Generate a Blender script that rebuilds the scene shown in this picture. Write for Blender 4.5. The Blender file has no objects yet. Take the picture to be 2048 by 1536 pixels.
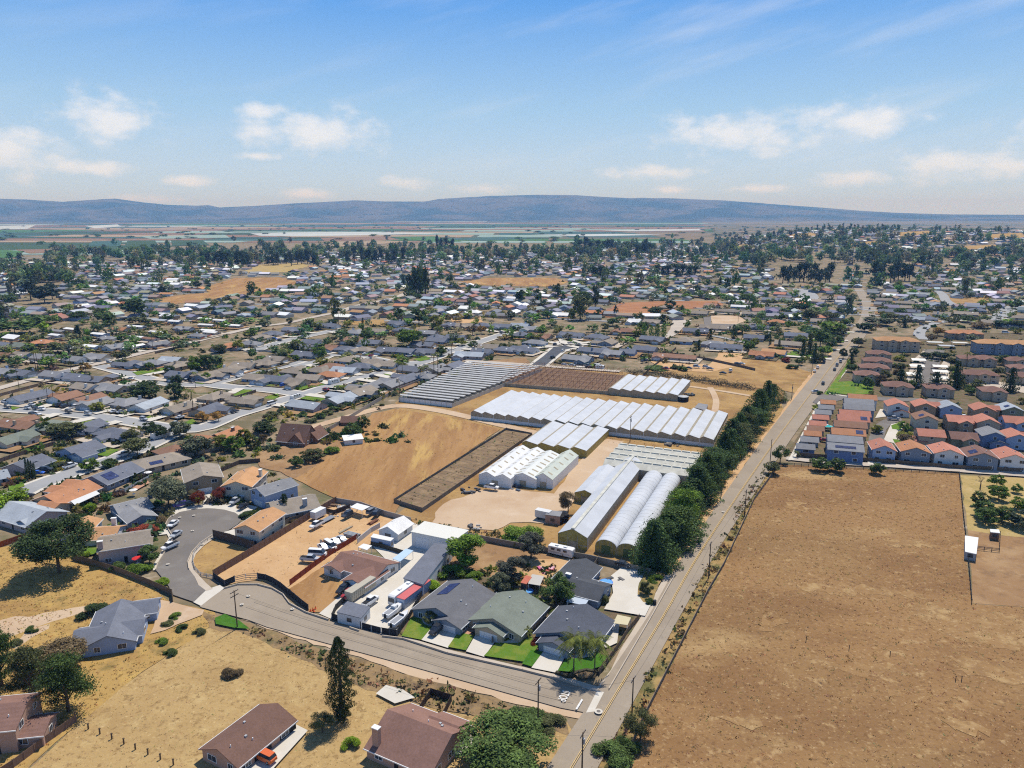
import bpy, bmesh, math, random
import numpy as np
from mathutils import Vector, Matrix
from mathutils.geometry import tessellate_polygon
random.seed(7); RNG = np.random.default_rng(7)
R = math.radians
C = bpy.context.scene.collection
SC = bpy.context.scene

# ------------------------------------------------------------------ camera, world, sun, exposure
HC, F, PITCH = 100.0, 1470.0, R(12.9)
cam_d = bpy.data.cameras.new('camera'); cam = bpy.data.objects.new('camera', cam_d); C.objects.link(cam)
cam.location = (0, 0, HC); cam.rotation_euler = (R(90) - PITCH, 0, 0)
cam_d.sensor_width = 36; cam_d.lens = 36 * F / 2048; cam_d.clip_start = 1; cam_d.clip_end = 80000
SC.camera = cam
SUN_AZ, SUN_EL = 29.0, 62.0
sd = bpy.data.lights.new('sun', 'SUN'); sd.energy = 5.0; sd.angle = R(0.53); sd.color = (1.0, 0.95, 0.87)
sun = bpy.data.objects.new('sun', sd); C.objects.link(sun)
sdir = Vector((math.sin(R(SUN_AZ)) * math.cos(R(SUN_EL)), math.cos(R(SUN_AZ)) * math.cos(R(SUN_EL)), math.sin(R(SUN_EL))))
sun.rotation_euler = sdir.to_track_quat('Z', 'Y').to_euler(); sun.location = (0, 0, 500)
SC.view_settings.view_transform = 'Standard'; SC.view_settings.look = 'None'
SC.view_settings.exposure = 0.0; SC.view_settings.gamma = 1.0
SC.render.engine = 'CYCLES'
SC.cycles.max_bounces = 6; SC.cycles.diffuse_bounces = 2; SC.cycles.glossy_bounces = 2
SC.cycles.transmission_bounces = 3; SC.cycles.volume_bounces = 0; SC.cycles.transparent_max_bounces = 6
SC.cycles.use_denoising = False; SC.cycles.filter_width = 1.15
try: SC.cycles.denoising_prefilter = 'ACCURATE'
except Exception: pass

def ray(px, py):
    xc, yc = (px - 1024) / F, (768 - py) / F
    cp, sp = math.cos(PITCH), math.sin(PITCH)
    return Vector((xc, cp + yc * sp, -sp + yc * cp))
def g(px, py, z=0.0):
    d = ray(px, py); t = (z - HC) / d.z
    return Vector((d.x * t, d.y * t, z))
def pix(p):
    cp, sp = math.cos(PITCH), math.sin(PITCH)
    y, z = p[1], p[2] - HC
    dep = y * cp - z * sp; up = y * sp + z * cp
    return (1024 + F * p[0] / dep, 768 - F * up / dep) if dep > 1 else (-9e3, -9e3)
def sstep(a, b, x):
    t = min(1, max(0, (x - a) / (b - a))); return t * t * (3 - 2 * t)
def hz(x, y):
    if y < 1100: return 0.0
    q = x / y
    return 50 * sstep(1150, 2500, y) * sstep(0.22, 0.46, q) * (1 - 0.75 * sstep(2800, 4600, y)) * (0.9 + 0.1 * math.sin(x * 0.004) * math.cos(y * 0.003))
def gt(px, py):
    d = ray(px, py); p = None
    lo, t = 1.0, 1.0
    while t < 20000:
        p = Vector((d.x * t, d.y * t, HC + d.z * t))
        if p.z <= hz(p.x, p.y): break
        lo = t; t += max(3, t * 0.01)
    for _ in range(12):
        m = (lo + t) / 2; p = Vector((d.x * m, d.y * m, HC + d.z * m))
        if p.z <= hz(p.x, p.y): t = m
        else: lo = m
    return Vector((p.x, p.y, hz(p.x, p.y)))

# ------------------------------------------------------------------ sky
W = bpy.data.worlds.new('World'); SC.world = W; W.use_nodes = True
nt = W.node_tree; nt.nodes.clear()
def N(t, typ, **kw):
    n = t.nodes.new(typ)
    for k, v in kw.items(): setattr(n, k, v)
    return n
def M_(t, op, a, b=None, c=None, clamp=False):
    n = t.nodes.new('ShaderNodeMath'); n.operation = op; n.use_clamp = clamp
    for i, v in enumerate((a, b, c)):
        if v is None: continue
        if isinstance(v, (int, float)): n.inputs[i].default_value = v
        else: t.links.new(v, n.inputs[i])
    return n.outputs[0]
def MIX(t, fac, a, b, typ='MIX'):
    n = t.nodes.new('ShaderNodeMix'); n.data_type = 'RGBA'; n.blend_type = typ
    for s, v in ((n.inputs[0], fac), (n.inputs[6], a), (n.inputs[7], b)):
        if isinstance(v, (int, float)): s.default_value = v
        elif isinstance(v, (tuple, list)): s.default_value = (*v[:3], 1)
        else: t.links.new(v, s)
    return n.outputs[2]
def RANGE(t, v, a, b, c=0.0, d=1.0, smooth=True):
    n = t.nodes.new('ShaderNodeMapRange'); n.interpolation_type = 'SMOOTHSTEP' if smooth else 'LINEAR'
    t.links.new(v, n.inputs[0])
    for i, q in enumerate((a, b, c, d)): n.inputs[i + 1].default_value = q
    return n.outputs[0]
sky = N(nt, 'ShaderNodeTexSky', sky_type='NISHITA', sun_disc=False)
sky.sun_elevation = R(SUN_EL); sky.sun_rotation = R(SUN_AZ); sky.altitude = 100; sky.air_density = 1.0; sky.dust_density = 0.6; sky.ozone_density = 2.2
tc = N(nt, 'ShaderNodeTexCoord'); sep = N(nt, 'ShaderNodeSeparateXYZ'); nt.links.new(tc.outputs['Generated'], sep.inputs[0])
az = M_(nt, 'ARCTAN2', sep.outputs[0], sep.outputs[1]); el = M_(nt, 'ARCSINE', sep.outputs[2])
cmb = N(nt, 'ShaderNodeCombineXYZ'); nt.links.new(az, cmb.inputs[0]); nt.links.new(M_(nt, 'MULTIPLY', el, 1.7), cmb.inputs[1])
nz = N(nt, 'ShaderNodeTexNoise'); nz.inputs['Scale'].default_value = 26; nz.inputs['Detail'].default_value = 8; nz.inputs['Roughness'].default_value = 0.58
nt.links.new(cmb.outputs[0], nz.inputs['Vector'])
best = None
for (cx, cy, wx, wy) in ((215, 235, 95, 48), (20, 300, 95, 50), (185, 335, 70, 16), (375, 360, 60, 12), (625, 262, 150, 50), (535, 225, 60, 18), (515, 312, 50, 10),
                         (805, 366, 60, 16), (965, 378, 60, 13), (610, 388, 70, 12), (290, 398, 60, 10), (1475, 268, 170, 45), (1720, 240, 120, 38), (1290, 345, 110, 16), (1710, 352, 75, 20),
                         (1880, 330, 100, 32), (2030, 330, 70, 30), (1500, 378, 70, 10), (1340, 380, 50, 9), (-150, 260, 120, 50), (2230, 280, 160, 50), (2450, 340, 160, 40), (-420, 320, 180, 50)):
    d = ray(cx, cy).normalized(); a0, e0 = math.atan2(d.x, d.y), math.asin(d.z)
    ux = M_(nt, 'MULTIPLY', M_(nt, 'SUBTRACT', az, a0), F / wx); uy = M_(nt, 'MULTIPLY', M_(nt, 'SUBTRACT', el, e0), F / wy)
    dd = M_(nt, 'SUBTRACT', 1.0, M_(nt, 'SQRT', M_(nt, 'ADD', M_(nt, 'MULTIPLY', ux, ux), M_(nt, 'MULTIPLY', uy, uy))))
    best = dd if best is None else M_(nt, 'MAXIMUM', best, dd)
cum = RANGE(nt, M_(nt, 'ADD', best, M_(nt, 'MULTIPLY', M_(nt, 'SUBTRACT', nz.outputs[0], 0.50), 2.5)), -0.1, 1.05)
cum = M_(nt, 'MULTIPLY', cum, RANGE(nt, best, -0.6, 0.15))
# thin high cirrus, streaks rising to the right
cmb2 = N(nt, 'ShaderNodeCombineXYZ')
nt.links.new(M_(nt, 'ADD', M_(nt, 'MULTIPLY', az, 1.2), M_(nt, 'MULTIPLY', el, 1.5)), cmb2.inputs[0]); nt.links.new(M_(nt, 'SUBTRACT', M_(nt, 'MULTIPLY', el, 9.0), M_(nt, 'MULTIPLY', az, 2.4)), cmb2.inputs[1])
nz2 = N(nt, 'ShaderNodeTexNoise'); nz2.inputs['Scale'].default_value = 2.2; nz2.inputs['Detail'].default_value = 6; nz2.inputs['Roughness'].default_value = 0.55
nt.links.new(cmb2.outputs[0], nz2.inputs['Vector'])
cir = M_(nt, 'MULTIPLY', RANGE(nt, nz2.outputs[0], 0.46, 0.78), M_(nt, 'MULTIPLY', RANGE(nt, az, -0.45, 0.25, 0.35, 1.0), 0.34))
rampn = N(nt, 'ShaderNodeValToRGB'); nt.links.new(M_(nt, 'DIVIDE', el, 1.2, clamp=True), rampn.inputs[0])
for i, (e_, c_) in enumerate(((0.0, (.64,.79,1.0)), (0.06, (.55,.73,.98)), (0.13, (.38,.62,.93)), (0.256, (.115,.37,.90)), (0.5, (.07,.22,.6)), (1.15, (.035,.10,.31)))):
    k_ = rampn.color_ramp.elements[i] if i < 2 else rampn.color_ramp.elements.new(e_/1.2); k_.position = e_/1.2; k_.color = (*c_, 1)
sv = N(nt, 'ShaderNodeVectorMath', operation='SCALE'); nt.links.new(rampn.outputs[0], sv.inputs[0]); sv.inputs['Scale'].default_value = 10.0
blue = sv.outputs[0]
skyc = MIX(nt, 0.93, sky.outputs[0], blue)
skyc = MIX(nt, cir, skyc, (8.4, 8.8, 9.6))
skyc = MIX(nt, M_(nt, 'MULTIPLY', cum, 0.80), skyc, (9.5, 9.7, 10.3))
bg = N(nt, 'ShaderNodeBackground'); bg.inputs[1].default_value = 0.1; nt.links.new(skyc, bg.inputs[0])
out = N(nt, 'ShaderNodeOutputWorld'); nt.links.new(bg.outputs[0], out.inputs[0])

# ------------------------------------------------------------------ mesh helpers
class MB:
    def __init__(s): s.v, s.f, s.m = [], [], []
    def add(s, vs, fs, mi=0):
        o = len(s.v); s.v += [tuple(v) for v in vs]
        for f in fs: s.f.append(tuple(i + o for i in f)); s.m.append(mi)
        return s
    def box(s, x0, x1, y0, y1, z0, z1, mi=0):
        return s.add([(x0,y0,z0),(x1,y0,z0),(x1,y1,z0),(x0,y1,z0),(x0,y0,z1),(x1,y0,z1),(x1,y1,z1),(x0,y1,z1)],
                     [(0,3,2,1),(4,5,6,7),(0,1,5,4),(1,2,6,5),(2,3,7,6),(3,0,4,7)], mi)
    def prism(s, poly, a, b, axis='x', mi=0):          # poly of (across, z), extruded along axis from a to b
        n = len(poly)
        P = (lambda t, q: (t, q[0], q[1])) if axis == 'x' else (lambda t, q: (-q[0], t, q[1]))
        vs = [P(a, q) for q in poly] + [P(b, q) for q in poly]
        return s.add(vs, [tuple(range(n))[::-1], tuple(range(n, 2*n))] + [(i, (i+1) % n, n+(i+1) % n, n+i) for i in range(n)], mi)
    def tube(s, p0, p1, r0, r1, n=6, mi=0):
        p0, p1 = Vector(p0), Vector(p1); d = (p1 - p0).normalized()
        a = d.orthogonal().normalized(); b = d.cross(a)
        vs = [p + (a * math.cos(6.2832*i/n) + b * math.sin(6.2832*i/n)) * r for p, r in ((p0, r0), (p1, r1)) for i in range(n)]
        return s.add(vs, [(i, (i+1) % n, n+(i+1) % n, n+i) for i in range(n)] + [tuple(range(n))[::-1], tuple(range(n, 2*n))], mi)
    def obox(s, c, u, hu, hv, z0, z1, mi=0):           # box turned about z: u = unit axis
        u = Vector((u[0], u[1], 0)).normalized(); v = Vector((-u.y, u.x, 0)); c = Vector((c[0], c[1], 0))
        q = [c - u*hu - v*hv, c + u*hu - v*hv, c + u*hu + v*hv, c - u*hu + v*hv]
        return s.add([(p.x, p.y, z0) for p in q] + [(p.x, p.y, z1) for p in q], [(0,3,2,1),(4,5,6,7),(0,1,5,4),(1,2,6,5),(2,3,7,6),(3,0,4,7)], mi)
    def build(s, name, mats, parent=None, col=None, loc=None, rz=0, smooth=False):
        me = bpy.data.meshes.new(name); me.from_pydata(s.v, [], s.f)
        if not isinstance(mats, (list, tuple)): mats = [mats]
        for m in mats: me.materials.append(m)
        if len(mats) > 1: me.polygons.foreach_set('material_index', s.m)
        if smooth: me.polygons.foreach_set('use_smooth', [True] * len(s.f))
        me.update()
        return link(name, me, parent, col, loc, rz)
def link(name, me, parent=None, col=None, loc=None, rz=0):
    o = bpy.data.objects.new(name, me); C.objects.link(o)
    if parent: o.parent = parent
    if col: o.color = (*col[:3], 1)
    if loc is not None: o.location = loc
    if rz: o.rotation_euler = (0, 0, rz)
    return o
def empty(name, loc, rz=0):
    o = bpy.data.objects.new(name, None); C.objects.link(o); o.location = loc; o.rotation_euler = (0, 0, rz); o.empty_display_size = 1
    return o
REG = []      # things waiting for their label: (object, look, noun, place, sort key)
def tag(o, label, cat, group=None):
    o['label'] = label; o['category'] = cat
    if group: o['group'] = group
    return o
def struct(o, kind='structure'):
    o['kind'] = kind; return o
def copy_tree(o, parent=None, col=None):
    c = o.copy(); C.objects.link(c)
    if parent: c.parent = parent
    if col and c.type == 'MESH': c.color = (*col, 1)
    for ch in o.children: copy_tree(ch, c, col)
    return c

# ------------------------------------------------------------------ materials
def newmat(name, rough=0.9, spec=0.2):
    m = bpy.data.materials.new(name); m.use_nodes = True
    b = m.node_tree.nodes['Principled BSDF']; b.inputs['Roughness'].default_value = rough
    b.inputs['Specular IOR Level'].default_value = spec
    return m, m.node_tree, b
def noise(t, vec, scale, detail=4, rough=0.55):
    n = t.nodes.new('ShaderNodeTexNoise'); n.inputs['Scale'].default_value = scale; n.inputs['Detail'].default_value = detail; n.inputs['Roughness'].default_value = rough
    t.links.new(vec, n.inputs['Vector']); return n.outputs[0]
def pos(t): return t.nodes.new('ShaderNodeNewGeometry').outputs['Position']
def ground(name, base, layers, rough=0.95, bump=0.0, bscale=1.5, stretch=None, bdist=0.3):
    """base colour, then layers (colour, noise scale, lo, hi, strength) laid over it where noise passes lo..hi"""
    m, t, b = newmat(name, rough, 0.1); p = pos(t)
    if stretch:
        mp = t.nodes.new('ShaderNodeMapping'); mp.inputs['Rotation'].default_value = (0, 0, R(stretch[0])); mp.inputs['Scale'].default_value = (stretch[1], stretch[2], 1)
        t.links.new(p, mp.inputs[0]); p2 = mp.outputs[0]
    else: p2 = p
    col = None
    for i, (c, s, lo, hi, k) in enumerate(layers):
        off = t.nodes.new('ShaderNodeVectorMath'); off.operation = 'ADD'; off.inputs[1].default_value = (37.1 * i, 11.7 * i, 5.3 * i)
        t.links.new(p2 if (stretch and i < stretch[3]) else p, off.inputs[0])
        f = M_(t, 'MULTIPLY', RANGE(t, noise(t, off.outputs[0], s, 5, 0.6), lo, hi), k)
        col = MIX(t, f, base if col is None else col, c)
    t.links.new(col, b.inputs['Base Color'])
    if bump:
        bn = t.nodes.new('ShaderNodeBump'); bn.inputs['Strength'].default_value = bump; bn.inputs['Distance'].default_value = bdist
        t.links.new(noise(t, p, bscale, 5, 0.65), bn.inputs['Height']); t.links.new(bn.outputs[0], b.inputs['Normal'])
    return m
def tinted(name, rough=0.85, spec=0.2, s1=0.6, k1=0.35, s2=6.0, k2=0.25, metallic=0.0, rows=0, bump=0.0, s3=0):
    """object colour, mottled by two noises; rows = courses of shingle or tile per metre of height"""
    m, t, b = newmat(name, rough, spec); oi = t.nodes.new('ShaderNodeObjectInfo'); p = pos(t)
    v = M_(t, 'ADD', M_(t, 'MULTIPLY', M_(t, 'SUBTRACT', noise(t, p, s1), 0.5), k1 * 2), M_(t, 'MULTIPLY', M_(t, 'SUBTRACT', noise(t, p, s2, 3, 0.7), 0.5), k2 * 2))
    if rows:
        sp_ = t.nodes.new('ShaderNodeSeparateXYZ'); t.links.new(p, sp_.inputs[0])
        w = M_(t, 'SINE', M_(t, 'MULTIPLY', sp_.outputs[2], rows * 6.2832))
        v = M_(t, 'ADD', v, M_(t, 'MULTIPLY', w, 0.05))
    hsv = t.nodes.new('ShaderNodeVectorMath'); hsv.operation = 'SCALE'
    t.links.new(oi.outputs['Color'], hsv.inputs[0]); t.links.new(M_(t, 'ADD', v, 1.0), hsv.inputs['Scale'])
    t.links.new(hsv.outputs[0], b.inputs['Base Color']); b.inputs['Metallic'].default_value = metallic
    if bump:
        bn = t.nodes.new('ShaderNodeBump'); bn.inputs['Strength'].default_value = bump; bn.inputs['Distance'].default_value = 0.1
        t.links.new(noise(t, p, 5, 3), bn.inputs['Height']); t.links.new(bn.outputs[0], b.inputs['Normal'])
    return m
def plain(name, c, rough=0.7, spec=0.3, k=0.15, s=2.0, metallic=0.0, bump=0):
    m, t, b = newmat(name, rough, spec); p = pos(t); b.inputs['Metallic'].default_value = metallic
    f = noise(t, p, s, 4, 0.65)
    t.links.new(MIX(t, RANGE(t, f, 0.3, 0.7), tuple(x * (1 - k) for x in c), tuple(min(0.95, x * (1 + k)) for x in c)), b.inputs['Base Color'])
    return m
M_ROOF = tinted('shingle_roof', 0.95, 0.04, 0.3, 0.26, 2.4, 0.30, s3=1)
M_TILE = tinted('tile_roof', 0.9, 0.06, 0.5, 0.2, 4.0, 0.32, rows=3, bump=0.2)
M_WALL = tinted('stucco_wall', 0.9, 0.15, 0.3, 0.06, 4.0, 0.05)
M_METAL = tinted('painted_metal', 0.45, 0.4, 0.15, 0.06, 2.0, 0.05)
M_PAINT = tinted('car_paint', 0.3, 0.5, 0.3, 0.03, 1.0, 0.02)
M_WOOD = tinted('weathered_wood', 0.9, 0.1, 0.8, 0.25, 6.0, 0.3)
M_GLASS = plain('window_glass', (0.035, 0.045, 0.06), 0.12, 0.5, 0.3, 0.8)
M_WHITE = plain('white_trim', (0.72, 0.72, 0.70), 0.6, 0.3, 0.06, 1.0)
M_DARK = plain('dark_rubber', (0.02, 0.02, 0.022), 0.8, 0.2)
M_SOLAR = plain('solar_glass', (0.035, 0.05, 0.13), 0.6, 0.05, 0.3, 0.7)
M_LAMP = plain('lamp_glass', (0.8, 0.78, 0.7), 0.15, 0.5, 0.05)
M_GAR = plain('garage_panel', (0.62, 0.64, 0.66), 0.6, 0.3, 0.05, 1.0)
M_BARK = plain('bark', (0.11, 0.08, 0.055), 0.95, 0.1, 0.35, 3.0)
M_POLY = plain('poly_cover', (0.485, 0.505, 0.53), 0.6, 0.2, 0.08, 0.12)
M_STRIP = plain('grey_strip_sheet', (0.42, 0.42, 0.41), 0.7, 0.2, 0.15, 0.5)
M_POLYG = plain('fibreglass_panel', (0.54, 0.52, 0.43), 0.4, 0.35, 0.16, 0.4)
M_YEL = plain('yellowed_sheet', (0.34, 0.27, 0.075), 0.6, 0.3, 0.22, 0.7)
M_BEIGE = plain('weathered_beige_sheet', (0.36, 0.31, 0.22), 0.8, 0.2, 0.2, 0.5)
M_STEEL = plain('galvanised_steel', (0.35, 0.36, 0.36), 0.5, 0.5, 0.15, 0.8)
M_CONC = plain('concrete', (0.52, 0.48, 0.42), 0.9, 0.15, 0.14, 0.35)
M_RUST = plain('rusty_steel', (0.2, 0.09, 0.05), 0.8, 0.2, 0.4, 1.5)
M_NET = plain('shade_net', (0.07, 0.068, 0.062), 0.95, 0.05, 0.35, 1.2)
def leafmat(name, trans=0.25):
    m, t, b = newmat(name, 0.75, 0.15); oi = t.nodes.new('ShaderNodeObjectInfo'); ge = t.nodes.new('ShaderNodeNewGeometry')
    v = t.nodes.new('ShaderNodeVectorMath'); v.operation = 'SCALE'; t.links.new(oi.outputs['Color'], v.inputs[0])
    rv = RANGE(t, ge.outputs['Random Per Island'], 0, 1, 0.55, 1.5, False)
    big = RANGE(t, noise(t, ge.outputs['Position'], 0.45, 2), 0.3, 0.7, 0.7, 1.3)
    t.links.new(M_(t, 'MULTIPLY', rv, big), v.inputs['Scale'])
    t.links.new(v.outputs[0], b.inputs['Base Color'])
    tr = t.nodes.new('ShaderNodeBsdfTranslucent'); t.links.new(v.outputs[0], tr.inputs[0])
    ms = t.nodes.new('ShaderNodeMixShader'); ms.inputs[0].default_value = trans
    t.links.new(b.outputs[0], ms.inputs[1]); t.links.new(tr.outputs[0], ms.inputs[2])
    t.links.new(ms.outputs[0], t.nodes['Material Output'].inputs[0])
    return m
M_LEAF = leafmat('leaves')
# ------------------------------------------------------------------ ground materials
G_SOIL = ground('suburban_soil', (0.17, 0.125, 0.075), [((0.10, 0.085, 0.05), 0.05, 0.4, 0.65, 0.8), ((0.07, 0.085, 0.035), 0.09, 0.5, 0.7, 0.8), ((0.30, 0.24, 0.17), 0.13, 0.55, 0.72, 0.6), ((0.06, 0.055, 0.035), 0.9, 0.5, 0.75, 0.5)])
G_FIELD = ground('brown_grass_field', (0.275, 0.158, 0.067), [((0.20, 0.108, 0.046), 0.03, 0.42, 0.60, 0.8), ((0.40, 0.265, 0.12), 0.035, 0.56, 0.72, 0.8), ((0.24, 0.15, 0.065), 0.012, 0.45, 0.62, 0.5), ((0.42, 0.285, 0.135), 0.4, 0.57, 0.72, 0.7), ((0.155, 0.083, 0.036), 0.9, 0.52, 0.66, 0.7), ((0.44, 0.30, 0.15), 1.5, 0.57, 0.70, 0.7)], bump=0.6, bscale=1.3, stretch=(-62, 0.6, 1.4, 2))
G_MOWN = ground('mown_dry_grass', (0.40, 0.27, 0.115), [((0.30, 0.19, 0.08), 0.05, 0.45, 0.65, 0.5), ((0.48, 0.35, 0.16), 0.25, 0.5, 0.7, 0.6), ((0.22, 0.135, 0.055), 0.8, 0.52, 0.68, 0.75), ((0.55, 0.41, 0.2), 1.3, 0.58, 0.72, 0.7)], bump=0.6, bscale=1.0)
G_GOLD = ground('golden_grass', (0.39, 0.25, 0.085), [((0.28, 0.16, 0.06), 0.06, 0.45, 0.65, 0.75), ((0.50, 0.33, 0.10), 0.2, 0.5, 0.7, 0.6), ((0.15, 0.12, 0.045), 0.15, 0.56, 0.72, 0.7), ((0.13, 0.085, 0.035), 0.9, 0.55, 0.72, 0.6)], bump=0.7, bscale=0.9)
G_VERGE = ground('weedy_verge', (0.33, 0.215, 0.085), [((0.11, 0.115, 0.04), 0.12, 0.42, 0.6, 0.85), ((0.40, 0.28, 0.12), 0.3, 0.5, 0.7, 0.6), ((0.10, 0.075, 0.035), 0.8, 0.5, 0.7, 0.6)], bump=0.7, bscale=1.2)
G_STUB = ground('dug_brown_field', (0.36, 0.205, 0.085), [((0.26, 0.135, 0.055), 0.06, 0.42, 0.62, 0.8), ((0.50, 0.33, 0.11), 0.11, 0.5, 0.68, 0.7), ((0.24, 0.13, 0.055), 0.55, 0.5, 0.66, 0.6), ((0.28, 0.24, 0.07), 0.05, 0.6, 0.72, 0.5), ((0.48, 0.33, 0.17), 1.2, 0.57, 0.72, 0.5)], bump=0.5, bscale=0.9, stretch=(62, 1.0, 0.16, 3))
G_ORANGE = ground('orange_dirt', (0.51, 0.325, 0.165), [((0.44, 0.26, 0.12), 0.09, 0.45, 0.65, 0.6), ((0.60, 0.40, 0.21), 0.2, 0.5, 0.72, 0.6), ((0.30, 0.17, 0.075), 1.1, 0.56, 0.72, 0.5)], bump=0.35, bscale=1.3)
G_PALE = ground('pale_packed_dirt', (0.50, 0.37, 0.245), [((0.43, 0.29, 0.175), 0.05, 0.42, 0.66, 0.7), ((0.56, 0.44, 0.32), 0.12, 0.5, 0.7, 0.6), ((0.38, 0.26, 0.16), 0.7, 0.56, 0.74, 0.4)], bump=0.2, bscale=1.0)
G_NURS = ground('dry_nursery_grass', (0.36, 0.225, 0.09), [((0.25, 0.14, 0.055), 0.05, 0.42, 0.62, 0.8), ((0.46, 0.30, 0.11), 0.15, 0.5, 0.7, 0.6), ((0.16, 0.13, 0.045), 0.08, 0.58, 0.7, 0.5), ((0.17, 0.095, 0.04), 0.9, 0.54, 0.7, 0.5)], bump=0.5, bscale=1.0)
G_BARE = ground('bare_brown_earth', (0.28, 0.165, 0.08), [((0.38, 0.25, 0.13), 0.08, 0.45, 0.65, 0.7), ((0.18, 0.11, 0.06), 0.3, 0.5, 0.7, 0.6), ((0.44, 0.29, 0.15), 0.9, 0.58, 0.72, 0.5)], bump=0.4)
G_PLOUGH = ground('red_ploughed_soil', (0.36, 0.17, 0.08), [((0.28, 0.125, 0.06), 0.12, 0.42, 0.6, 0.8), ((0.44, 0.23, 0.11), 0.04, 0.5, 0.7, 0.5)], stretch=(-14, 0.1, 1.0, 1))
G_ORCH = ground('orchard_grass', (0.40, 0.29, 0.115), [((0.27, 0.21, 0.07), 0.12, 0.45, 0.65, 0.7), ((0.48, 0.36, 0.17), 0.3, 0.5, 0.7, 0.6), ((0.16, 0.12, 0.05), 0.9, 0.55, 0.72, 0.5)], bump=0.5)
G_LAWN = ground('watered_lawn', (0.105, 0.185, 0.022), [((0.20, 0.22, 0.04), 0.22, 0.45, 0.65, 0.8), ((0.06, 0.13, 0.015), 1.2, 0.5, 0.7, 0.5)], bump=0.3, bscale=4)
G_DLAWN = ground('dark_lawn', (0.05, 0.14, 0.014), [((0.07, 0.17, 0.02), 0.5, 0.45, 0.65, 0.8), ((0.035, 0.09, 0.012), 1.5, 0.5, 0.7, 0.5)], bump=0.3, bscale=4)
G_OLDROAD = ground('worn_tan_asphalt', (0.315, 0.26, 0.195), [((0.27, 0.22, 0.165), 0.06, 0.42, 0.65, 0.8), ((0.36, 0.30, 0.225), 0.18, 0.52, 0.72, 0.6), ((0.19, 0.165, 0.13), 0.5, 0.6, 0.75, 0.5), ((0.23, 0.20, 0.16), 3, 0.45, 0.7, 0.4)], stretch=(0, 1, 1, 0))
G_GREYROAD = ground('grey_asphalt', (0.185, 0.165, 0.145), [((0.15, 0.135, 0.12), 0.07, 0.42, 0.65, 0.8), ((0.24, 0.225, 0.20), 0.15, 0.54, 0.72, 0.6), ((0.17, 0.16, 0.15), 3, 0.45, 0.7, 0.4)])
G_PALEROAD = ground('pale_concrete_road', (0.315, 0.315, 0.31), [((0.27, 0.275, 0.275), 0.06, 0.42, 0.65, 0.7), ((0.37, 0.365, 0.35), 0.2, 0.54, 0.72, 0.5)])
G_TANROAD = ground('tan_concrete_lane', (0.46, 0.40, 0.33), [((0.40, 0.34, 0.28), 0.06, 0.42, 0.65, 0.7), ((0.52, 0.46, 0.39), 0.2, 0.54, 0.72, 0.5)])
G_BLACKROAD = ground('fresh_dark_asphalt', (0.095, 0.10, 0.11), [((0.075, 0.08, 0.09), 0.08, 0.42, 0.65, 0.7)])
G_CONC = ground('pale_concrete', (0.57, 0.53, 0.455), [((0.52, 0.475, 0.395), 0.12, 0.42, 0.65, 0.7), ((0.63, 0.595, 0.53), 0.3, 0.54, 0.72, 0.5), ((0.45, 0.41, 0.34), 0.8, 0.62, 0.75, 0.4)])
G_WALK = ground('tan_pavement', (0.47, 0.40, 0.315), [((0.42, 0.35, 0.27), 0.12, 0.42, 0.65, 0.7), ((0.53, 0.46, 0.375), 0.35, 0.54, 0.72, 0.5)])
G_BRICK = ground('brick_paving', (0.46, 0.255, 0.165), [((0.40, 0.21, 0.13), 0.6, 0.42, 0.65, 0.7)])
G_BED = ground('planting_bed', (0.16, 0.115, 0.07), [((0.10, 0.11, 0.04), 0.4, 0.45, 0.62, 0.8), ((0.30, 0.22, 0.13), 0.9, 0.55, 0.72, 0.6), ((0.07, 0.05, 0.03), 0.25, 0.5, 0.66, 0.6)], bump=0.6)
G_PAINT = plain('white_road_paint', (0.66, 0.65, 0.62), 0.7, 0.2, 0.12, 1.5)
G_CRACK = plain('sealed_crack', (0.20, 0.165, 0.125), 0.9, 0.1, 0.25, 0.7)
G_YPAINT = plain('yellow_road_paint', (0.62, 0.42, 0.15), 0.7, 0.2, 0.15, 1.2)

# ------------------------------------------------------------------ ground sheet out to the horizon
def ground_sheet():
    angs = np.concatenate([np.arange(-180, -50, 6), np.arange(-50, 50, 0.7), np.arange(50, 180.1, 6)])
    rad = np.concatenate([[0, 60, 120, 300, 700], np.geomspace(1000, 5200, 60), np.geomspace(5600, 40000, 14)])
    vs, fs = [], []
    for r in rad:
        for a in angs:
            x, y = r * math.sin(R(a)), r * math.cos(R(a)); vs.append((x, y, hz(x, y)))
    n = len(angs)
    for i in range(len(rad) - 1):
        for j in range(n - 1):
            fs.append((i*n+j, i*n+j+1, (i+1)*n+j+1, (i+1)*n+j)[::-1])
    me = bpy.data.meshes.new('ground'); me.from_pydata(vs, [], fs); me.polygons.foreach_set('use_smooth', [True]*len(fs))
    me.materials.append(G_GROUND); struct(link('ground', me))
# near: soil of the suburb; beyond about 1.7 km: the valley floor
G_GROUND, t_, b_ = newmat('ground', 0.95, 0.1)
p_ = pos(t_)
sx = t_.nodes.new('ShaderNodeSeparateXYZ'); t_.links.new(p_, sx.inputs[0])
c1 = MIX(t_, RANGE(t_, noise(t_, p_, 0.05), 0.4, 0.65), (0.27, 0.20, 0.125), (0.15, 0.125, 0.07))
c1 = MIX(t_, M_(t_, 'MULTIPLY', RANGE(t_, noise(t_, p_, 0.11), 0.5, 0.7), 0.8), c1, (0.095, 0.11, 0.045))
c1 = MIX(t_, M_(t_, 'MULTIPLY', RANGE(t_, noise(t_, p_, 0.17), 0.55, 0.72), 0.7), c1, (0.40, 0.33, 0.24))
c2 = MIX(t_, RANGE(t_, noise(t_, p_, 0.0018), 0.42, 0.6), (0.20, 0.15, 0.09), (0.085, 0.105, 0.06))
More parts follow.
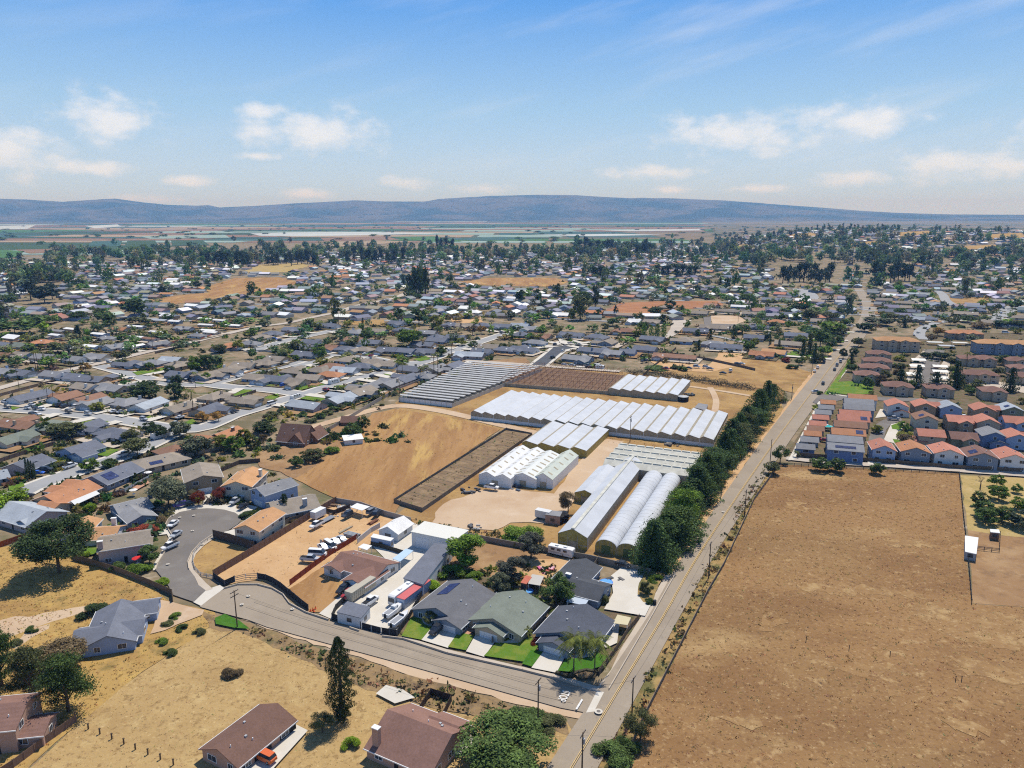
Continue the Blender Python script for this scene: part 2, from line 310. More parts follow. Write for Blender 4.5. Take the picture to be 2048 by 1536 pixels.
c2 = MIX(t_, RANGE(t_, noise(t_, p_, 0.004), 0.55, 0.7), c2, (0.25, 0.19, 0.115))
t_.links.new(MIX(t_, RANGE(t_, sx.outputs[1], 2600, 3400), c1, c2), b_.inputs['Base Color'])
ground_sheet()

LAYER = [0]
def jag(pts, amp, step):
    out = []
    for a, b in zip(pts, pts[1:] + pts[:1]):
        n = max(1, min(60, int((b - a).length / step))); d = (b - a).normalized() if (b - a).length > 0 else Vector((1, 0)); q = Vector((-d.y, d.x))
        for i in range(n):
            p = a.lerp(b, i / n)
            out.append(p if i == 0 and amp < 0.3 else p + q * random.uniform(-amp, amp))
    return out
def sheet(name, rings, mat, amp=0.0, step=3.0, z=None, kind='structure', world=False):
    """flat ground sheets given as outlines; each call lies a few millimetres above the one before"""
    LAYER[0] += 1; z = 0.012 + LAYER[0] * 0.006 if z is None else z
    mb = MB()
    for ring in rings:
        pts = [Vector((p[0], p[1])) if world else g(*p).to_2d() for p in ring]
        if amp: pts = jag(pts, amp, step)
        tri = tessellate_polygon([[p.to_3d() for p in pts]])
        mb.add([(p.x, p.y, z) for p in pts], [t if (pts[t[1]]-pts[t[0]]).cross(pts[t[2]]-pts[t[0]]) > 0 else t[::-1] for t in tri])
    return struct(mb.build(name, mat), kind)
def ribbon(pts, widths):
    P = [g(*p).to_2d() for p in pts]; Q = [P[0]]
    W_ = [widths] * len(P) if isinstance(widths, (int, float)) else widths
    out, ws = [], []
    for i in range(len(P) - 1):        # Catmull-Rom through the points
        p0, p1, p2, p3 = P[max(0, i-1)], P[i], P[i+1], P[min(len(P)-1, i+2)]
        n = max(2, int((p2 - p1).length / 8))
        for k in range(n):
            t = k / n
            out.append(0.5 * ((2*p1) + (p2-p0)*t + (2*p0-5*p1+4*p2-p3)*t*t + (3*p1-p0-3*p2+p3)*t**3)); ws.append(W_[i]*(1-t)+W_[i+1]*t)
    out.append(P[-1]); ws.append(W_[-1])
    return out, ws
ROADS = []
def road(name, pts, widths, mat, z=None, keep=True):
    LAYER[0] += 1; z = 0.012 + LAYER[0] * 0.006 if z is None else z
    c, ws = ribbon(pts, widths)
    if keep: ROADS.append((c, max(ws)))
    mb = MB(); L, Rr = [], []
    for i, p in enumerate(c):
        d = (c[min(i+1, len(c)-1)] - c[max(i-1, 0)]).normalized(); q = Vector((-d.y, d.x)) * ws[i] / 2
        L.append((p.x+q.x, p.y+q.y, z)); Rr.append((p.x-q.x, p.y-q.y, z))
    n = len(c); mb.add(L + Rr, [(i, n+i, n+i+1, i+1) for i in range(n-1)])
    return struct(mb.build(name, mat))
def offset_line(pts, off, w, z, mat, name, dash=None):
    c, _ = ribbon(pts, 1.0); mb = MB(); acc = 0
    for i in range(len(c)-1):
        d = (c[i+1]-c[i]); L = d.length; d.normalize(); q = Vector((-d.y, d.x))
        acc += L
        if dash and (acc % dash[1]) > dash[0]: continue
        a, b = c[i] + q*off, c[i+1] + q*off
        mb.add([(*(a-q*w/2), z), (*(b-q*w/2), z), (*(b+q*w/2), z), (*(a+q*w/2), z)], [(0,1,2,3)])
    return struct(mb.build(name, mat))

# ------------------------------------------------------------------ open land
sheet('dry_grass_ground', [[(790,1030),(1005,862),(800,822),(790,806),(940,724),(1060,727),(1255,745),(1505,775),(1570,760),(1560,850),(1480,920),(1400,1050),(1330,1150),(1180,1128),(1000,1095),(940,1085),(820,1050)]], G_NURS, 0.6, 6)
NB_L = [(1480,960),(1330,1150),(1235,1560),(1185,1560)]
sheet('field', [[(671,2600),(1288,1428),(1379,1255),(1448,1130),(1506,1000),(1560,930),(1740,937),(1918,947),(1930,1080),(1943,1207),(2060,1215),(2420,1240),(3400,2600)]], G_FIELD, 0.3, 6)
sheet('orchard_ground', [[(1920,950),(2060,957),(2500,985),(2500,1100),(2060,1075),(1990,1070),(1935,1060)]], G_ORCH, 0.5, 5)
sheet('animal_pen_ground', [[(1935,1060),(1990,1070),(2060,1075),(2500,1100),(2500,1245),(2060,1217),(1943,1207)]], G_BARE, 0.5, 5)
G_STRAW = ground('pale_straw_patch', (0.285, 0.168, 0.072), [((0.40, 0.27, 0.125), 0.16, 0.46, 0.64, 0.75), ((0.24, 0.14, 0.06), 0.5, 0.46, 0.62, 0.8), ((0.50, 0.36, 0.19), 1.3, 0.56, 0.7, 0.6)], bump=0.5)
for q_ in ([(1640,1318),(1690,1326),(1790,1330),(1800,1340),(1720,1350),(1650,1338)], [(1760,1390),(1790,1382),(1802,1392),(1775,1402)], [(1815,1205),(1900,1215),(1990,1222),(2060,1240),(2060,1300),(1960,1290),(1880,1262),(1830,1240)], [(1900,1310),(2000,1330),(2060,1340),(2060,1370),(1980,1362),(1910,1340)], [(1600,1165),(1720,1172),(1840,1185),(1850,1196),(1700,1190),(1600,1180)], [(1992,1374),(2018,1372),(2020,1384),(1998,1386)], [(1760,1075),(1860,1085),(1880,1096),(1780,1092)], [(1560,1010),(1600,1000),(1620,1008),(1580,1020)], [(1500,1245),(1560,1238),(1580,1250),(1520,1260)], [(1440,1440),(1500,1432),(1520,1446),(1470,1458)], [(1880,1440),(1960,1450),(1990,1470),(1900,1462)]):
    sheet('bare_patch', [q_], G_STRAW, 1.6, 1.2)
sheet('weedy_verge', [[(552,2600),(1268,1392),(1352,1240),(1425,1100),(1490,985),(1535,920),(1562,926),(1508,1000),(1449,1130),(1380,1255),(1289,1428),(672,2600)]], G_VERGE, 0.5, 4)
sheet('field', [[(-900,2600),(20,1575),(155,1445),(285,1345),(420,1255),(500,1268),(640,1335),(760,1385),(880,1420),(1000,1440),(1130,1440),(1150,1470),(480,2600)]], G_MOWN, 0.5, 5)
sheet('golden_hillside', [[(-300,1120),(-60,1105),(60,1085),(150,1115),(300,1168),(345,1205),(430,1225),(440,1250),(420,1255),(285,1345),(155,1445),(20,1575),(-900,2600),(-1800,2600)]], G_GOLD, 0.6, 5)
sheet('dirt_path', [[(-60,1245),(60,1232),(175,1212),(178,1222),(70,1255),(20,1275),(-60,1290)]], G_PALE, 0.9, 3)
sheet('dirt_path', [[(55,1262),(95,1250),(98,1258),(70,1275),(30,1300),(20,1290)]], G_PALE, 0.9, 3)
sheet('roadside_weeds', [[(405,1222),(440,1232),(500,1248),(640,1298),(780,1340),(940,1386),(1080,1425),(1135,1430),(1140,1470),(1000,1442),(880,1422),(760,1388),(640,1338),(500,1270),(420,1256)]], ground('dry_weed_bank', (0.27,0.18,0.09), [((0.15,0.105,0.06),0.3,.45,.62,.8), ((0.12,0.12,0.045),0.1,.55,.7,.6), ((0.38,0.26,0.12),0.7,.55,.7,.6)], bump=.7), 0.7, 3)
sheet('dirt_shoulder', [[(480,1238),(534,1258),(650,1295),(790,1340),(930,1380),(1060,1415),(1140,1432),(1165,1440),(1120,1530),(500,2600),(600,2600),(1195,1410),(1120,1412),(927,1360),(780,1318),(644,1281),(534,1251)]], G_PALE, 0.5, 3)
sheet('dirt_yard', [[(428,1157),(508,1106),(672,1006),(740,1012),(825,1045),(770,1065),(740,1090),(700,1112),(655,1125),(610,1160),(580,1180),(548,1168),(515,1160),(480,1164),(450,1172)]], G_ORANGE, 0.3, 4)
sheet('sunken_lot', [[(428,1078),(508,1100),(427,1152),(402,1150),(385,1128),(388,1108),(404,1090)]], G_NURS, 0.3, 3)
sheet('dry_front_yard', [[(580,1178),(655,1128),(700,1150),(698,1178),(640,1226),(618,1224),(600,1206)]], G_STUB, 0.3, 3)
sheet('concrete_yard', [[(638,1228),(697,1178),(735,1165),(770,1118),(742,1090),(775,1060),(822,1044),(860,1060),(910,1085),(905,1130),(850,1170),(855,1182),(805,1264),(770,1266),(720,1256),(665,1240)]], G_CONC)
sheet('bare_back_yard', [[(905,1090),(980,1080),(1100,1104),(1150,1118),(1120,1160),(1060,1180),(990,1190),(940,1150),(890,1160)]], G_BARE, 0.4, 4)
sheet('sandy_play_yard', [[(1060,1120),(1140,1118),(1140,1165),(1080,1180),(1040,1160)]], G_ORANGE, 0.3, 3)
sheet('front_garden_soil', [[(800,1268),(850,1170),(950,1150),(1130,1180),(1230,1220),(1290,1228),(1230,1310),(1200,1348),(1120,1350),(1045,1335),(895,1300)]], G_BED, 0.1, 4)
sheet('pale_dirt_yard', [[(862,1047),(885,1008),(960,982),(1020,978),(1105,988),(1150,935),(1185,890),(1210,878),(1248,884),(1210,930),(1180,965),(1150,1000),(1122,1048),(1060,1046),(1020,1046),(990,1062),(900,1055)]], G_PALE, 0.7, 4)
road('dirt_road', [(560,870),(640,850),(710,830),(790,812),(880,822),(1000,850),(1080,868),(1200,888),(1330,902),(1430,910)], [6,6,6,8,7,6,6,5,5,4], G_PALE, keep=False)
road('dirt_road', [(1420,775),(1432,800),(1428,830)], 3.5, G_PALE, keep=False)
road('dirt_road', [(1370,772),(1440,782),(1500,792)], 3.5, G_PALE, keep=False)
sheet('field', [[(588,958),(640,925),(690,880),(722,850),(745,828),(790,818),(880,832),(1000,858),(930,910),(860,965),(800,1010),(785,1040),(740,1012),(680,1002),(640,985)]], G_STUB, 0.5, 5)
sheet('sloping_dry_bank', [[(510,905),(560,895),(640,860),(730,830),(735,848),(690,882),(640,927),(590,958),(560,945),(520,935)]], G_BARE, 0.6, 4)
sheet('field', [[(1290,742),(1400,735),(1500,700),(1590,735),(1622,745),(1605,790),(1560,780),(1500,776),(1410,762)]], G_NURS, 0.6, 6)
sheet('dirt_yard', [[(1282,712),(1330,740),(1420,745),(1480,730),(1490,700),(1440,705),(1420,730),(1340,725),(1310,705)]], G_ORANGE, 0.6, 4)
sheet('red_ploughed_field', [[(1195,628),(1240,606),(1310,603),(1440,602),(1446,611),(1390,617),(1300,628),(1215,636)]], G_PLOUGH, 0.8, 8)
sheet('golden_field', [[(300,600),(350,592),(420,585),(400,578),(470,556),(560,555),(600,565),(560,578),(470,592),(340,610)]], G_STUB, 1.5, 12)
sheet('golden_field', [[(480,545),(520,530),(600,526),(620,532),(570,545)]], G_ORCH, 1.5, 12)
sheet('brown_field', [[(900,566),(980,556),(1110,556),(1140,564),(1110,574),(1000,572)]], G_STUB, 1.5, 12)
sheet('round_dirt_island', [[(1420,632),(1475,631),(1492,642),(1470,650),(1425,648)]], G_PALE, 0.3, 5)
sheet('dirt_lot', [[(1895,596),(1985,594),(1990,606),(1930,612),(1900,606)]], G_NURS, 0.4, 5)
sheet('dirt_lot', [[(690,640),(768,640),(768,652),(690,650)]], G_NURS, 0.4, 5)
sheet('dirt_lot', [[(900,634),(960,632),(965,645),(905,648)]], G_ORANGE, 0.4, 5)
sheet('bare_slope', [[(976,722),(1050,716),(1062,728),(975,728)]], G_BARE, 0.3, 4)
sheet('shade_frame_floor', [[(1000,770),(1055,733),(1255,752),(1215,788)]], ground('frame_floor', (0.16,0.10,0.065), [((0.24,0.155,0.095),0.3,.45,.65,.7)]), 0.3, 5)
sheet('road_shoulder', [[(1404,1075),(1490,930),(1560,845),(1605,785),(1640,740),(1672,702),(1664,702),(1630,737),(1594,781),(1546,850),(1476,930),(1396,1050),(1336,1150),(1345,1155)]], G_ORANGE, 0.4, 4)
sheet('gravel_garden', [[(318,1200),(345,1207),(410,1222),(405,1232),(330,1262),(300,1270),(312,1240)]], G_PALE, 0.3, 3)
sheet('townhouse_ground', [[(1575,905),(1640,808),(1650,790),(1680,745),(1730,680),(1850,668),(2150,665),(2300,940),(2050,942),(1760,926)]], G_BED, 0.1, 5)

# ------------------------------------------------------------------ roads, pavements, driveways, lawns
MAIN = [(508,2600),(1147,1534),(1237,1384),(1327,1236),(1412,1090),(1545,892),(1613,800),(1669,725),(1711,675),(1733,640),(1738,615),(1728,595),(1716,577)]
MAINW = [8.6,8.4,8.0,7.2,8.4,11,12.5,13,13,13,13,12,11]
sheet('pavement', [[(1170,1425),(1192,1380),(1222,1342),(1240,1303),(1288,1226),(1331,1152),(1352,1150),(1302,1240),(1216,1384),(1190,1425)]], G_WALK)
sheet('pavement', [[(806,1274),(895,1301),(1045,1336),(1120,1353),(1196,1376),(1191,1389),(1120,1363),(1045,1344),(895,1310),(806,1281)]], G_WALK)
road('road', MAIN, MAINW, G_OLDROAD)
sheet('road', [[(400,1216),(420,1195),(448,1181),(476,1173),(515,1173),(544,1181),(564,1192),(577,1210),(610,1228),(657,1243),(680,1252),(809,1279),(895,1309),(1045,1343),(1120,1362),(1196,1387),(1172,1428),(1120,1418),(927,1364),(780,1323),(644,1286),(534,1256),(497,1242),(437,1226)]], G_OLDROAD)
ROADS.append(([g(*p).to_2d() for p in ((480,1200),(700,1280),(1000,1360),(1180,1405))], 9))
sheet('pavement', [[(405,1184),(440,1172),(450,1178),(425,1196),(402,1214),(386,1206)]], G_CONC)
sheet('pavement', [[(1172,1428),(1194,1384),(1208,1387),(1188,1426)]], G_CONC)
sheet('road', [[(388,1206),(347,1192),(335,1170),(312,1142),(316,1130),(327,1112),(343,1088),(347,1078),(339,1065),(332,1052),(336,1042),(345,1034),(359,1026),(388,1020),(421,1018),(448,1021),(470,1027),(480,1034),(482,1042),(476,1050),(456,1063),(425,1073),(401,1089),(384,1108),(376,1126),(378,1140),(390,1156),(396,1171),(412,1183)]], G_GREYROAD)
sheet('pavement', [[(425,1073),(401,1089),(384,1108),(376,1126),(378,1140),(390,1156),(397,1172),(413,1184),(426,1180),(412,1168),(400,1155),(387,1138),(387,1122),(392,1110),(408,1093),(431,1077)]], G_WALK)
sheet('pavement', [[(336,1042),(345,1034),(359,1026),(388,1020),(421,1018),(448,1021),(470,1027),(480,1034),(488,1030),(474,1019),(448,1013),(421,1010),(386,1012),(354,1019),(338,1028),(326,1041),(325,1055),(332,1066),(338,1078),(320,1110),(308,1130),(306,1143),(312,1142),(316,1130),(327,1112),(343,1088),(347,1078),(339,1065),(332,1052)]], G_CONC)
sheet('driveway', [[(404,1018),(410,990),(432,985),(431,1019)], [(440,1019),(450,1003),(478,1000),(470,1022)], [(472,1024),(492,1010),(515,1016),(486,1040)], [(300,1028),(330,1034),(345,1030),(330,1042),(310,1050),(296,1040)], [(345,1022),(360,1005),(395,1012),(380,1020),(355,1027)], [(440,1068),(470,1060),(478,1080),(476,1088)], [(318,1060),(334,1062),(336,1070),(318,1072)]], G_CONC)
S1 = [(-60,1035),(0,1010),(62,977),(150,945),(225,920),(270,903),(310,885),(350,866),(385,850)]
S2 = [(-120,806),(0,817),(100,824),(175,832),(250,842),(312,853),(370,860),(412,855),(462,833),(512,818),(562,802),(620,786),(687,764),(745,750),(787,742),(830,730),(887,710),(937,692),(985,676),(1012,667)]
S3 = [(200,732),(256,747),(318,764),(368,770),(418,769),(468,756),(505,745),(560,735),(600,722)]
S4 = [(418,769),(460,775),(512,778),(560,783),(605,790)]
S5 = [(500,704),(540,692),(572,682),(637,668),(674,660)]
S6 = [(590,735),(630,724),(655,712),(690,710),(737,716),(775,724),(818,727),(855,724)]
LANE = [(-60,794),(0,777),(112,747),(187,730),(231,720),(293,705),(343,694),(381,686),(425,675),(512,655),(572,647),(631,634),(687,622),(712,612),(787,597),(812,587),(850,580),(920,574)]
for s_ in (S1, S2, S3, S4, S5, S6):
    road('pavement', s_, 12.5, G_CONC, keep=False)
for s_ in (S1, S2, S3, S4, S5, S6): road('road', s_, 9.0, G_PALEROAD)
road('road', LANE, 8.0, G_TANROAD)
S7 = [(930,722),(1024,728),(1080,732),(1136,737),(1211,742),(1240,744)]
road('lane', S7, 6.0, G_TANROAD)
sheet('pavement', [[(1055,732),(1078,714),(1105,692),(1112,684),(1150,681),(1176,688),(1160,698),(1132,704),(1096,733)]], G_CONC)
sheet('road', [[(1063,731),(1086,714),(1109,694),(1118,686),(1149,684),(1168,689),(1159,694),(1128,701),(1090,733)]], G_BLACKROAD)
ROADS.append(([g(*p).to_2d() for p in ((1075,730),(1130,692))], 10))
sheet('road', [[(1346,640),(1384,641),(1370,652),(1355,668),(1334,680),(1326,678),(1340,660)]], G_TANROAD)
sheet('road', [[(1406,632),(1422,632),(1422,648),(1500,650),(1492,640),(1480,631),(1512,632),(1508,650),(1496,660),(1410,655)]], G_GREYROAD)
road('lane', [(1395,668),(1440,675),(1500,688)], 5, G_PALEROAD, keep=False)
road('road', [(1600,578),(1615,590),(1622,600)], [22,24,20], G_PALEROAD)
road('road', [(1868,578),(1885,590),(1892,602),(1910,612)], 11, G_PALEROAD)
road('road', [(2040,612),(2010,624),(2000,642)], 16, G_PALEROAD)
road('road', [(1850,680),(1838,668),(1850,655),(1875,646),(1920,640),(1980,632)], [9,9,9,8,7,6], G_PALEROAD)
road('road', [(1720,618),(1745,622),(1790,626)], 8, G_PALEROAD)
road('lane', [(1572,918),(1661,927),(1761,932),(1911,942),(2050,951),(2400,975)], [4.5,4.5,4.5,5,6,6], G_TANROAD)
sheet('road', [[(1842,768),(1838,745),(1845,700),(1890,700),(1873,745),(1871,768)]], G_GREYROAD)
sheet('road', [[(1625,806),(1640,790),(1700,793),(1790,797),(1900,800),(1900,806),(1790,804),(1690,800),(1640,812)]], G_GREYROAD)
sheet('road', [[(1735,905),(1737,880),(1745,855),(1765,842),(1785,838),(1800,835),(1804,843),(1782,850),(1772,862),(1768,880),(1760,905)]], G_GREYROAD)
sheet('pavement', [[(1760,820),(1775,822),(1772,835),(1750,838)], [(1735,895),(1735,930),(1762,932),(1762,905)], [(1768,880),(1782,850),(1810,845),(1800,870),(1798,890),(1770,885)]], G_CONC)
sheet('pavement', [[(1576,923),(1636,806),(1646,800),(1588,922)], [(1652,784),(1690,742),(1694,742),(1660,786)]], G_CONC)
road('pavement', [(1655,788),(1700,795),(1750,798)], 2.0, G_CONC, keep=False)
sheet('lawn', [[(1660,786),(1666,766),(1700,764),(1748,772),(1744,789),(1700,792)]], G_LAWN, 0.2, 3)
sheet('lawn', [[(1648,790),(1690,735),(1696,720),(1702,722),(1690,745),(1656,792)]], G_LAWN, 0.2, 3)
sheet('lawn', [[(1782,853),(1800,846),(1808,852),(1800,862),(1784,860)], [(1785,880),(1800,882),(1806,890),(1790,890)], [(1902,740),(1915,728),(1918,738),(1906,748)], [(1680,1000),(1681,1001),(1680,1001)]], G_LAWN, 0.1, 3)
sheet('pavement', [[(1810,770),(1825,722),(1850,700),(1846,716),(1838,768)], [(1872,768),(1876,740),(1892,716),(1900,716),(1898,770)], [(1900,762),(2060,790),(2060,776),(1980,762)]], G_WALK)
sheet('driveway', [[(843,1284),(862,1258),(880,1245),(920,1262),(896,1300)], [(932,1307),(952,1272),(990,1288),(968,1318)], [(1063,1340),(1080,1308),(1130,1318),(1113,1350)]], G_CONC)
sheet('path', [[(920,1258),(944,1250),(956,1262),(932,1276)]], G_BRICK)
sheet('path', [[(836,1238),(846,1232),(868,1246),(862,1258),(845,1254)], [(985,1286),(1010,1276),(1040,1276),(1036,1290),(1000,1292)], [(1140,1316),(1160,1310),(1180,1306),(1176,1318),(1150,1324)]], G_CONC)
sheet('driveway', [[(1208,1222),(1226,1190),(1222,1155),(1246,1136),(1295,1142),(1278,1170),(1275,1192),(1286,1208),(1302,1212),(1290,1236)], [(1212,1242),(1240,1245),(1234,1290),(1212,1300),(1200,1290)]], G_CONC)
sheet('garden_island', [[(1296,1142),(1328,1152),(1302,1212),(1286,1208),(1275,1192),(1278,1170)]], G_VERGE, 0.2, 2)
sheet('lawn', [[(803,1276),(822,1240),(838,1232),(848,1252),(864,1258),(843,1284)], [(896,1298),(917,1268),(948,1276),(932,1305)], [(968,1316),(992,1290),(1036,1290),(1062,1276),(1076,1296),(1062,1330)]], G_LAWN)
sheet('lawn', [[(1044,1332),(1062,1304),(1086,1308),(1064,1338)], [(1115,1346),(1132,1322),(1176,1320),(1190,1308),(1218,1318),(1200,1338),(1160,1350)], [(430,1240),(450,1232),(480,1246),(500,1262),(470,1260),(432,1252)]], G_DLAWN)
sheet('roadside_gravel', [[(1150,1353),(1170,1342),(1195,1345),(1190,1360),(1160,1362)]], G_BED, 0.1, 2)
sheet('barn_apron', [[(588,1452),(616,1466),(545,1545),(495,1560),(470,1545)], [(752,1392),(772,1375),(806,1384),(830,1400),(790,1412)], [(915,1482),(950,1470),(960,1486),(930,1510),(900,1520)]], G_CONC)
sheet('patio', [[(258,975),(290,960),(300,968),(275,982)]], G_BRICK)
sheet('lawn', [[(115,1005),(178,1000),(186,1012),(150,1020)], [(155,1090),(195,1085),(196,1110),(160,1118)], [(185,912),(205,898),(240,902),(215,915)], [(290,838),(320,824),(330,832),(300,842)], [(520,800),(548,790),(560,795),(535,806)], [(15,970),(40,960),(50,975),(20,985)], [(585,775),(640,768),(680,757),(690,762),(600,782)], [(265,746),(290,742),(300,748),(275,752)], [(390,768),(410,760),(430,763),(405,770)], [(20,816),(48,808),(50,814),(26,822)],
                [(205,822),(222,812),(230,818),(212,828)], [(360,850),(385,840),(395,848),(370,854)], [(540,792),(556,789),(560,796)], [(700,748),(722,742),(730,746),(708,752)], [(520,770),(540,766),(545,772)], [(826,720),(855,714),(862,720),(840,724)], [(1580,705),(1596,700),(1600,706),(1585,710)], [(1326,650),(1338,646),(1340,652)]], G_LAWN, 0.2, 3)
zt = 0.012 + (LAYER[0] + 3) * 0.006
offset_line(MAIN[:3], 0.16, 0.11, zt, G_YPAINT, 'yellow_centre_line'); offset_line(MAIN[:3], -0.16, 0.11, zt, G_YPAINT, 'yellow_centre_line')
offset_line(MAIN[2:9], 0.16, 0.13, zt, G_YPAINT, 'yellow_centre_line'); offset_line(MAIN[2:9], -0.16, 0.13, zt, G_YPAINT, 'yellow_centre_line')
SIDE = [(500,1212),(620,1252),(760,1292),(900,1334),(1050,1378),(1150,1402)]
for off in (-1.2, 1.6): offset_line(SIDE, off, 0.10, zt-.004, G_CRACK, 'road_crack')
LAYER[0] += 4
sheet('road_stop_line', [[(1163,1403),(1166,1405),(1154,1425),(1151,1423)]], G_PAINT)
def stop_word():
    cu = bpy.data.curves.new('stop_marking', 'FONT'); cu.body = 'STOP'; cu.size = 1.5; cu.align_x = 'CENTER'; cu.align_y = 'CENTER'; cu.offset = 0.01
    o = bpy.data.objects.new('tmp', cu); C.objects.link(o); bpy.context.view_layer.update()
    me = bpy.data.meshes.new_from_object(o.evaluated_get(bpy.context.evaluated_depsgraph_get())); bpy.data.objects.remove(o)
    me.materials.clear(); me.materials.append(G_PAINT)
    q = link('road_stop_word', me, loc=g(1127, 1397) + Vector((0, 0, zt))); d = (g(1190,1408) - g(700,1280)); a = math.atan2(d.y, d.x)
    q.rotation_euler = (0, 0, a - math.pi/2); q.scale = (1.0, 1.75, 1); struct(q)
stop_word()
def manhole(px, py, r=0.85):
    p = g(px, py); mb = MB(); n = 24
    for r0, r1, mi in ((0.0, r*0.5, 1), (r*0.5, r, 0)):
        vs = [(p.x+q*math.cos(6.2832*i/n), p.y+q*math.sin(6.2832*i/n), zt) for q in (max(r0, .01), r1) for i in range(n)]
        mb.add(vs, [(i, n+i, n+(i+1)%n, (i+1)%n) for i in range(n)], mi)
    struct(mb.build('road_manhole', [G_CONC, G_GREYROAD]))
for q in ((1197,1428),(497,1196),(484,1213),(585,1222),(1446,1027),(405,1092),(385,1065),(336,1132),(388,1034),(360,1038)): manhole(*q, r=0.85 if q[0] == 1197 else 0.5)
def kerb(pts, h=0.13, w=0.22, name='kerb'):
    mb = MB(); P = [g(*p).to_2d() for p in pts]
    for a, b in zip(P, P[1:]):
        d = b - a; mb.obox((a + b) / 2, d, d.length/2 + 0.05, w/2, -0.1, zt + h)
    struct(mb.build(name, G_WALK))
kerb([(806,1281),(895,1310),(1045,1344),(1120,1363),(1160,1376)]); kerb([(448,1180),(476,1172),(515,1172),(545,1180),(566,1192),(579,1210),(612,1228),(657,1243)]); kerb([(700,1259),(718,1265)]); kerb([(765,1276),(806,1281)])
kerb([(1218,1382),(1302,1238),(1350,1152)]); kerb([(378,1141),(376,1126),(384,1108),(401,1089),(425,1073)])
kerb([(345,1034),(336,1042),(332,1052),(339,1065),(347,1078),(343,1088),(327,1112),(316,1130),(312,1143)])

# ------------------------------------------------------------------ valley fields and the hills behind them
def valley():
    cols = {'green': (0.055, 0.095, 0.045), 'teal': (0.06, 0.12, 0.10), 'bright': (0.075, 0.16, 0.05), 'brown': (0.24, 0.15, 0.095), 'tan': (0.34, 0.255, 0.165), 'plastic': (0.46, 0.48, 0.46), 'pale': (0.26, 0.34, 0.29)}
    mats = {k: ground('crop_' + k, c, [(tuple(x*0.72 for x in c), 0.01, 0.4, 0.65, 0.7), (tuple(min(.8, x*1.25) for x in c), 0.03, 0.5, 0.7, 0.5)], stretch=(3, 0.15, 1, 2)) for k, c in cols.items()}
    rings = {k: [] for k in cols}; rnd = random.Random(5)
    y = 1900.0
    while y < 13500:
        dy = rnd.uniform(150, 330) * (0.7 + y / 5000)
        x = -y * 0.85 + rnd.uniform(-200, 0)
        while x < y * 0.75:
            dx = rnd.uniform(350, 900) * (0.6 + y / 6000)
            ok = y > 2700 or x + dx < -700 - (y - 1900) * 0.0
            if y > 2700 and (x + dx / 2) / y > 0.20 and y < 4600: ok = False
            if ok:
                k = rnd.choices(list(cols), (30, 16, 6, 26, 12, 4 if y < 4000 else 6, 7))[0]
                s = -0.03; gp = 7 + y * 0.002
                rings[k].append([(x+gp, y+gp + s*x), (x+dx-gp, y+gp+s*(x+dx)), (x+dx-gp, y+dy-gp+s*(x+dx)), (x+gp, y+dy-gp+s*x)])
            x += dx
        y += dy
    for i, (k, rs) in enumerate(rings.items()):
        if rs: sheet('farm_field', rs, mats[k], z=0.6 + 0.05*i, world=True)
    # the largest fields, where the photograph has them
    for px_, k in (([(170,452),(235,449),(242,453),(190,457)], 'plastic'), ([(0,452),(70,451),(55,458),(0,459)], 'plastic'), ([(330,463),(440,462),(470,467),(300,466)], 'pale'), ([(280,473),(450,470),(460,476),(300,478)], 'pale'),
                   ([(185,483),(245,482),(240,493),(175,492)], 'teal'), ([(255,482),(310,481),(318,493),(248,494)], 'green'), ([(342,481),(405,481),(420,491),(345,492)], 'green'), ([(0,500),(50,503),(30,515),(-40,520)], 'bright'),
                   ([(30,500),(170,497),(190,503),(60,508)], 'brown'), ([(500,467),(640,464),(880,466),(860,468),(620,473),(520,472)], 'plastic'), ([(640,476),(770,473),(800,480),(650,483)], 'brown'), ([(780,474),(870,473),(925,484),(860,484)], 'bright'),
                   ([(640,484),(760,481),(830,484),(670,495)], 'tan'), ([(1060,470),(1230,468),(1330,470),(1180,473)], 'plastic'), ([(1200,461),(1400,458),(1404,461),(1260,463)], 'plastic'), ([(1400,460),(1540,452),(1560,462),(1440,467)], 'bright'), ([(880,478),(1000,474),(1080,476),(960,482)], 'teal')):
        sheet('farm_field', [[(g(*p).x, g(*p).y) for p in px_]], mats[k], z=1.2, world=True)
valley()
def draped(name, polys, mat):
    mb = MB()
    for poly in polys:
        P3 = [gt(*q) for q in poly]; c = sum(P3, Vector())/len(P3); ring = [c.lerp(p, 1.0) for p in P3]; n = len(ring); mid = [c.lerp(p, .5) for p in P3]
        mb.add([(p.x, p.y, hz(p.x, p.y)+1.2) for p in [c] + mid + ring], [(0, 1+(i+1) % n, 1+i)[::-1] for i in range(n)] + [(1+i, 1+(i+1) % n, 1+n+(i+1) % n, 1+n+i)[::-1] for i in range(n)])
    return struct(mb.build(name, mat))
HILLGOLD = [[(1570,470),(1622,466),(1645,472),(1590,478)], [(1785,466),(1860,462),(1872,470),(1800,473)], [(1965,470),(2040,466),(2060,476),(1980,478)], [(1690,486),(1760,483),(1770,489),(1700,492)], [(1920,494),(1990,490),(2000,497),(1930,500)], [(1440,492),(1500,489),(1505,494),(1450,497)], [(1180,505),(1240,503),(1245,508),(1190,510)]]
draped('golden_field', HILLGOLD, G_GOLD); draped('pale_yard', [[(1842,474),(1925,477),(1905,482),(1845,479)]], G_PALE)
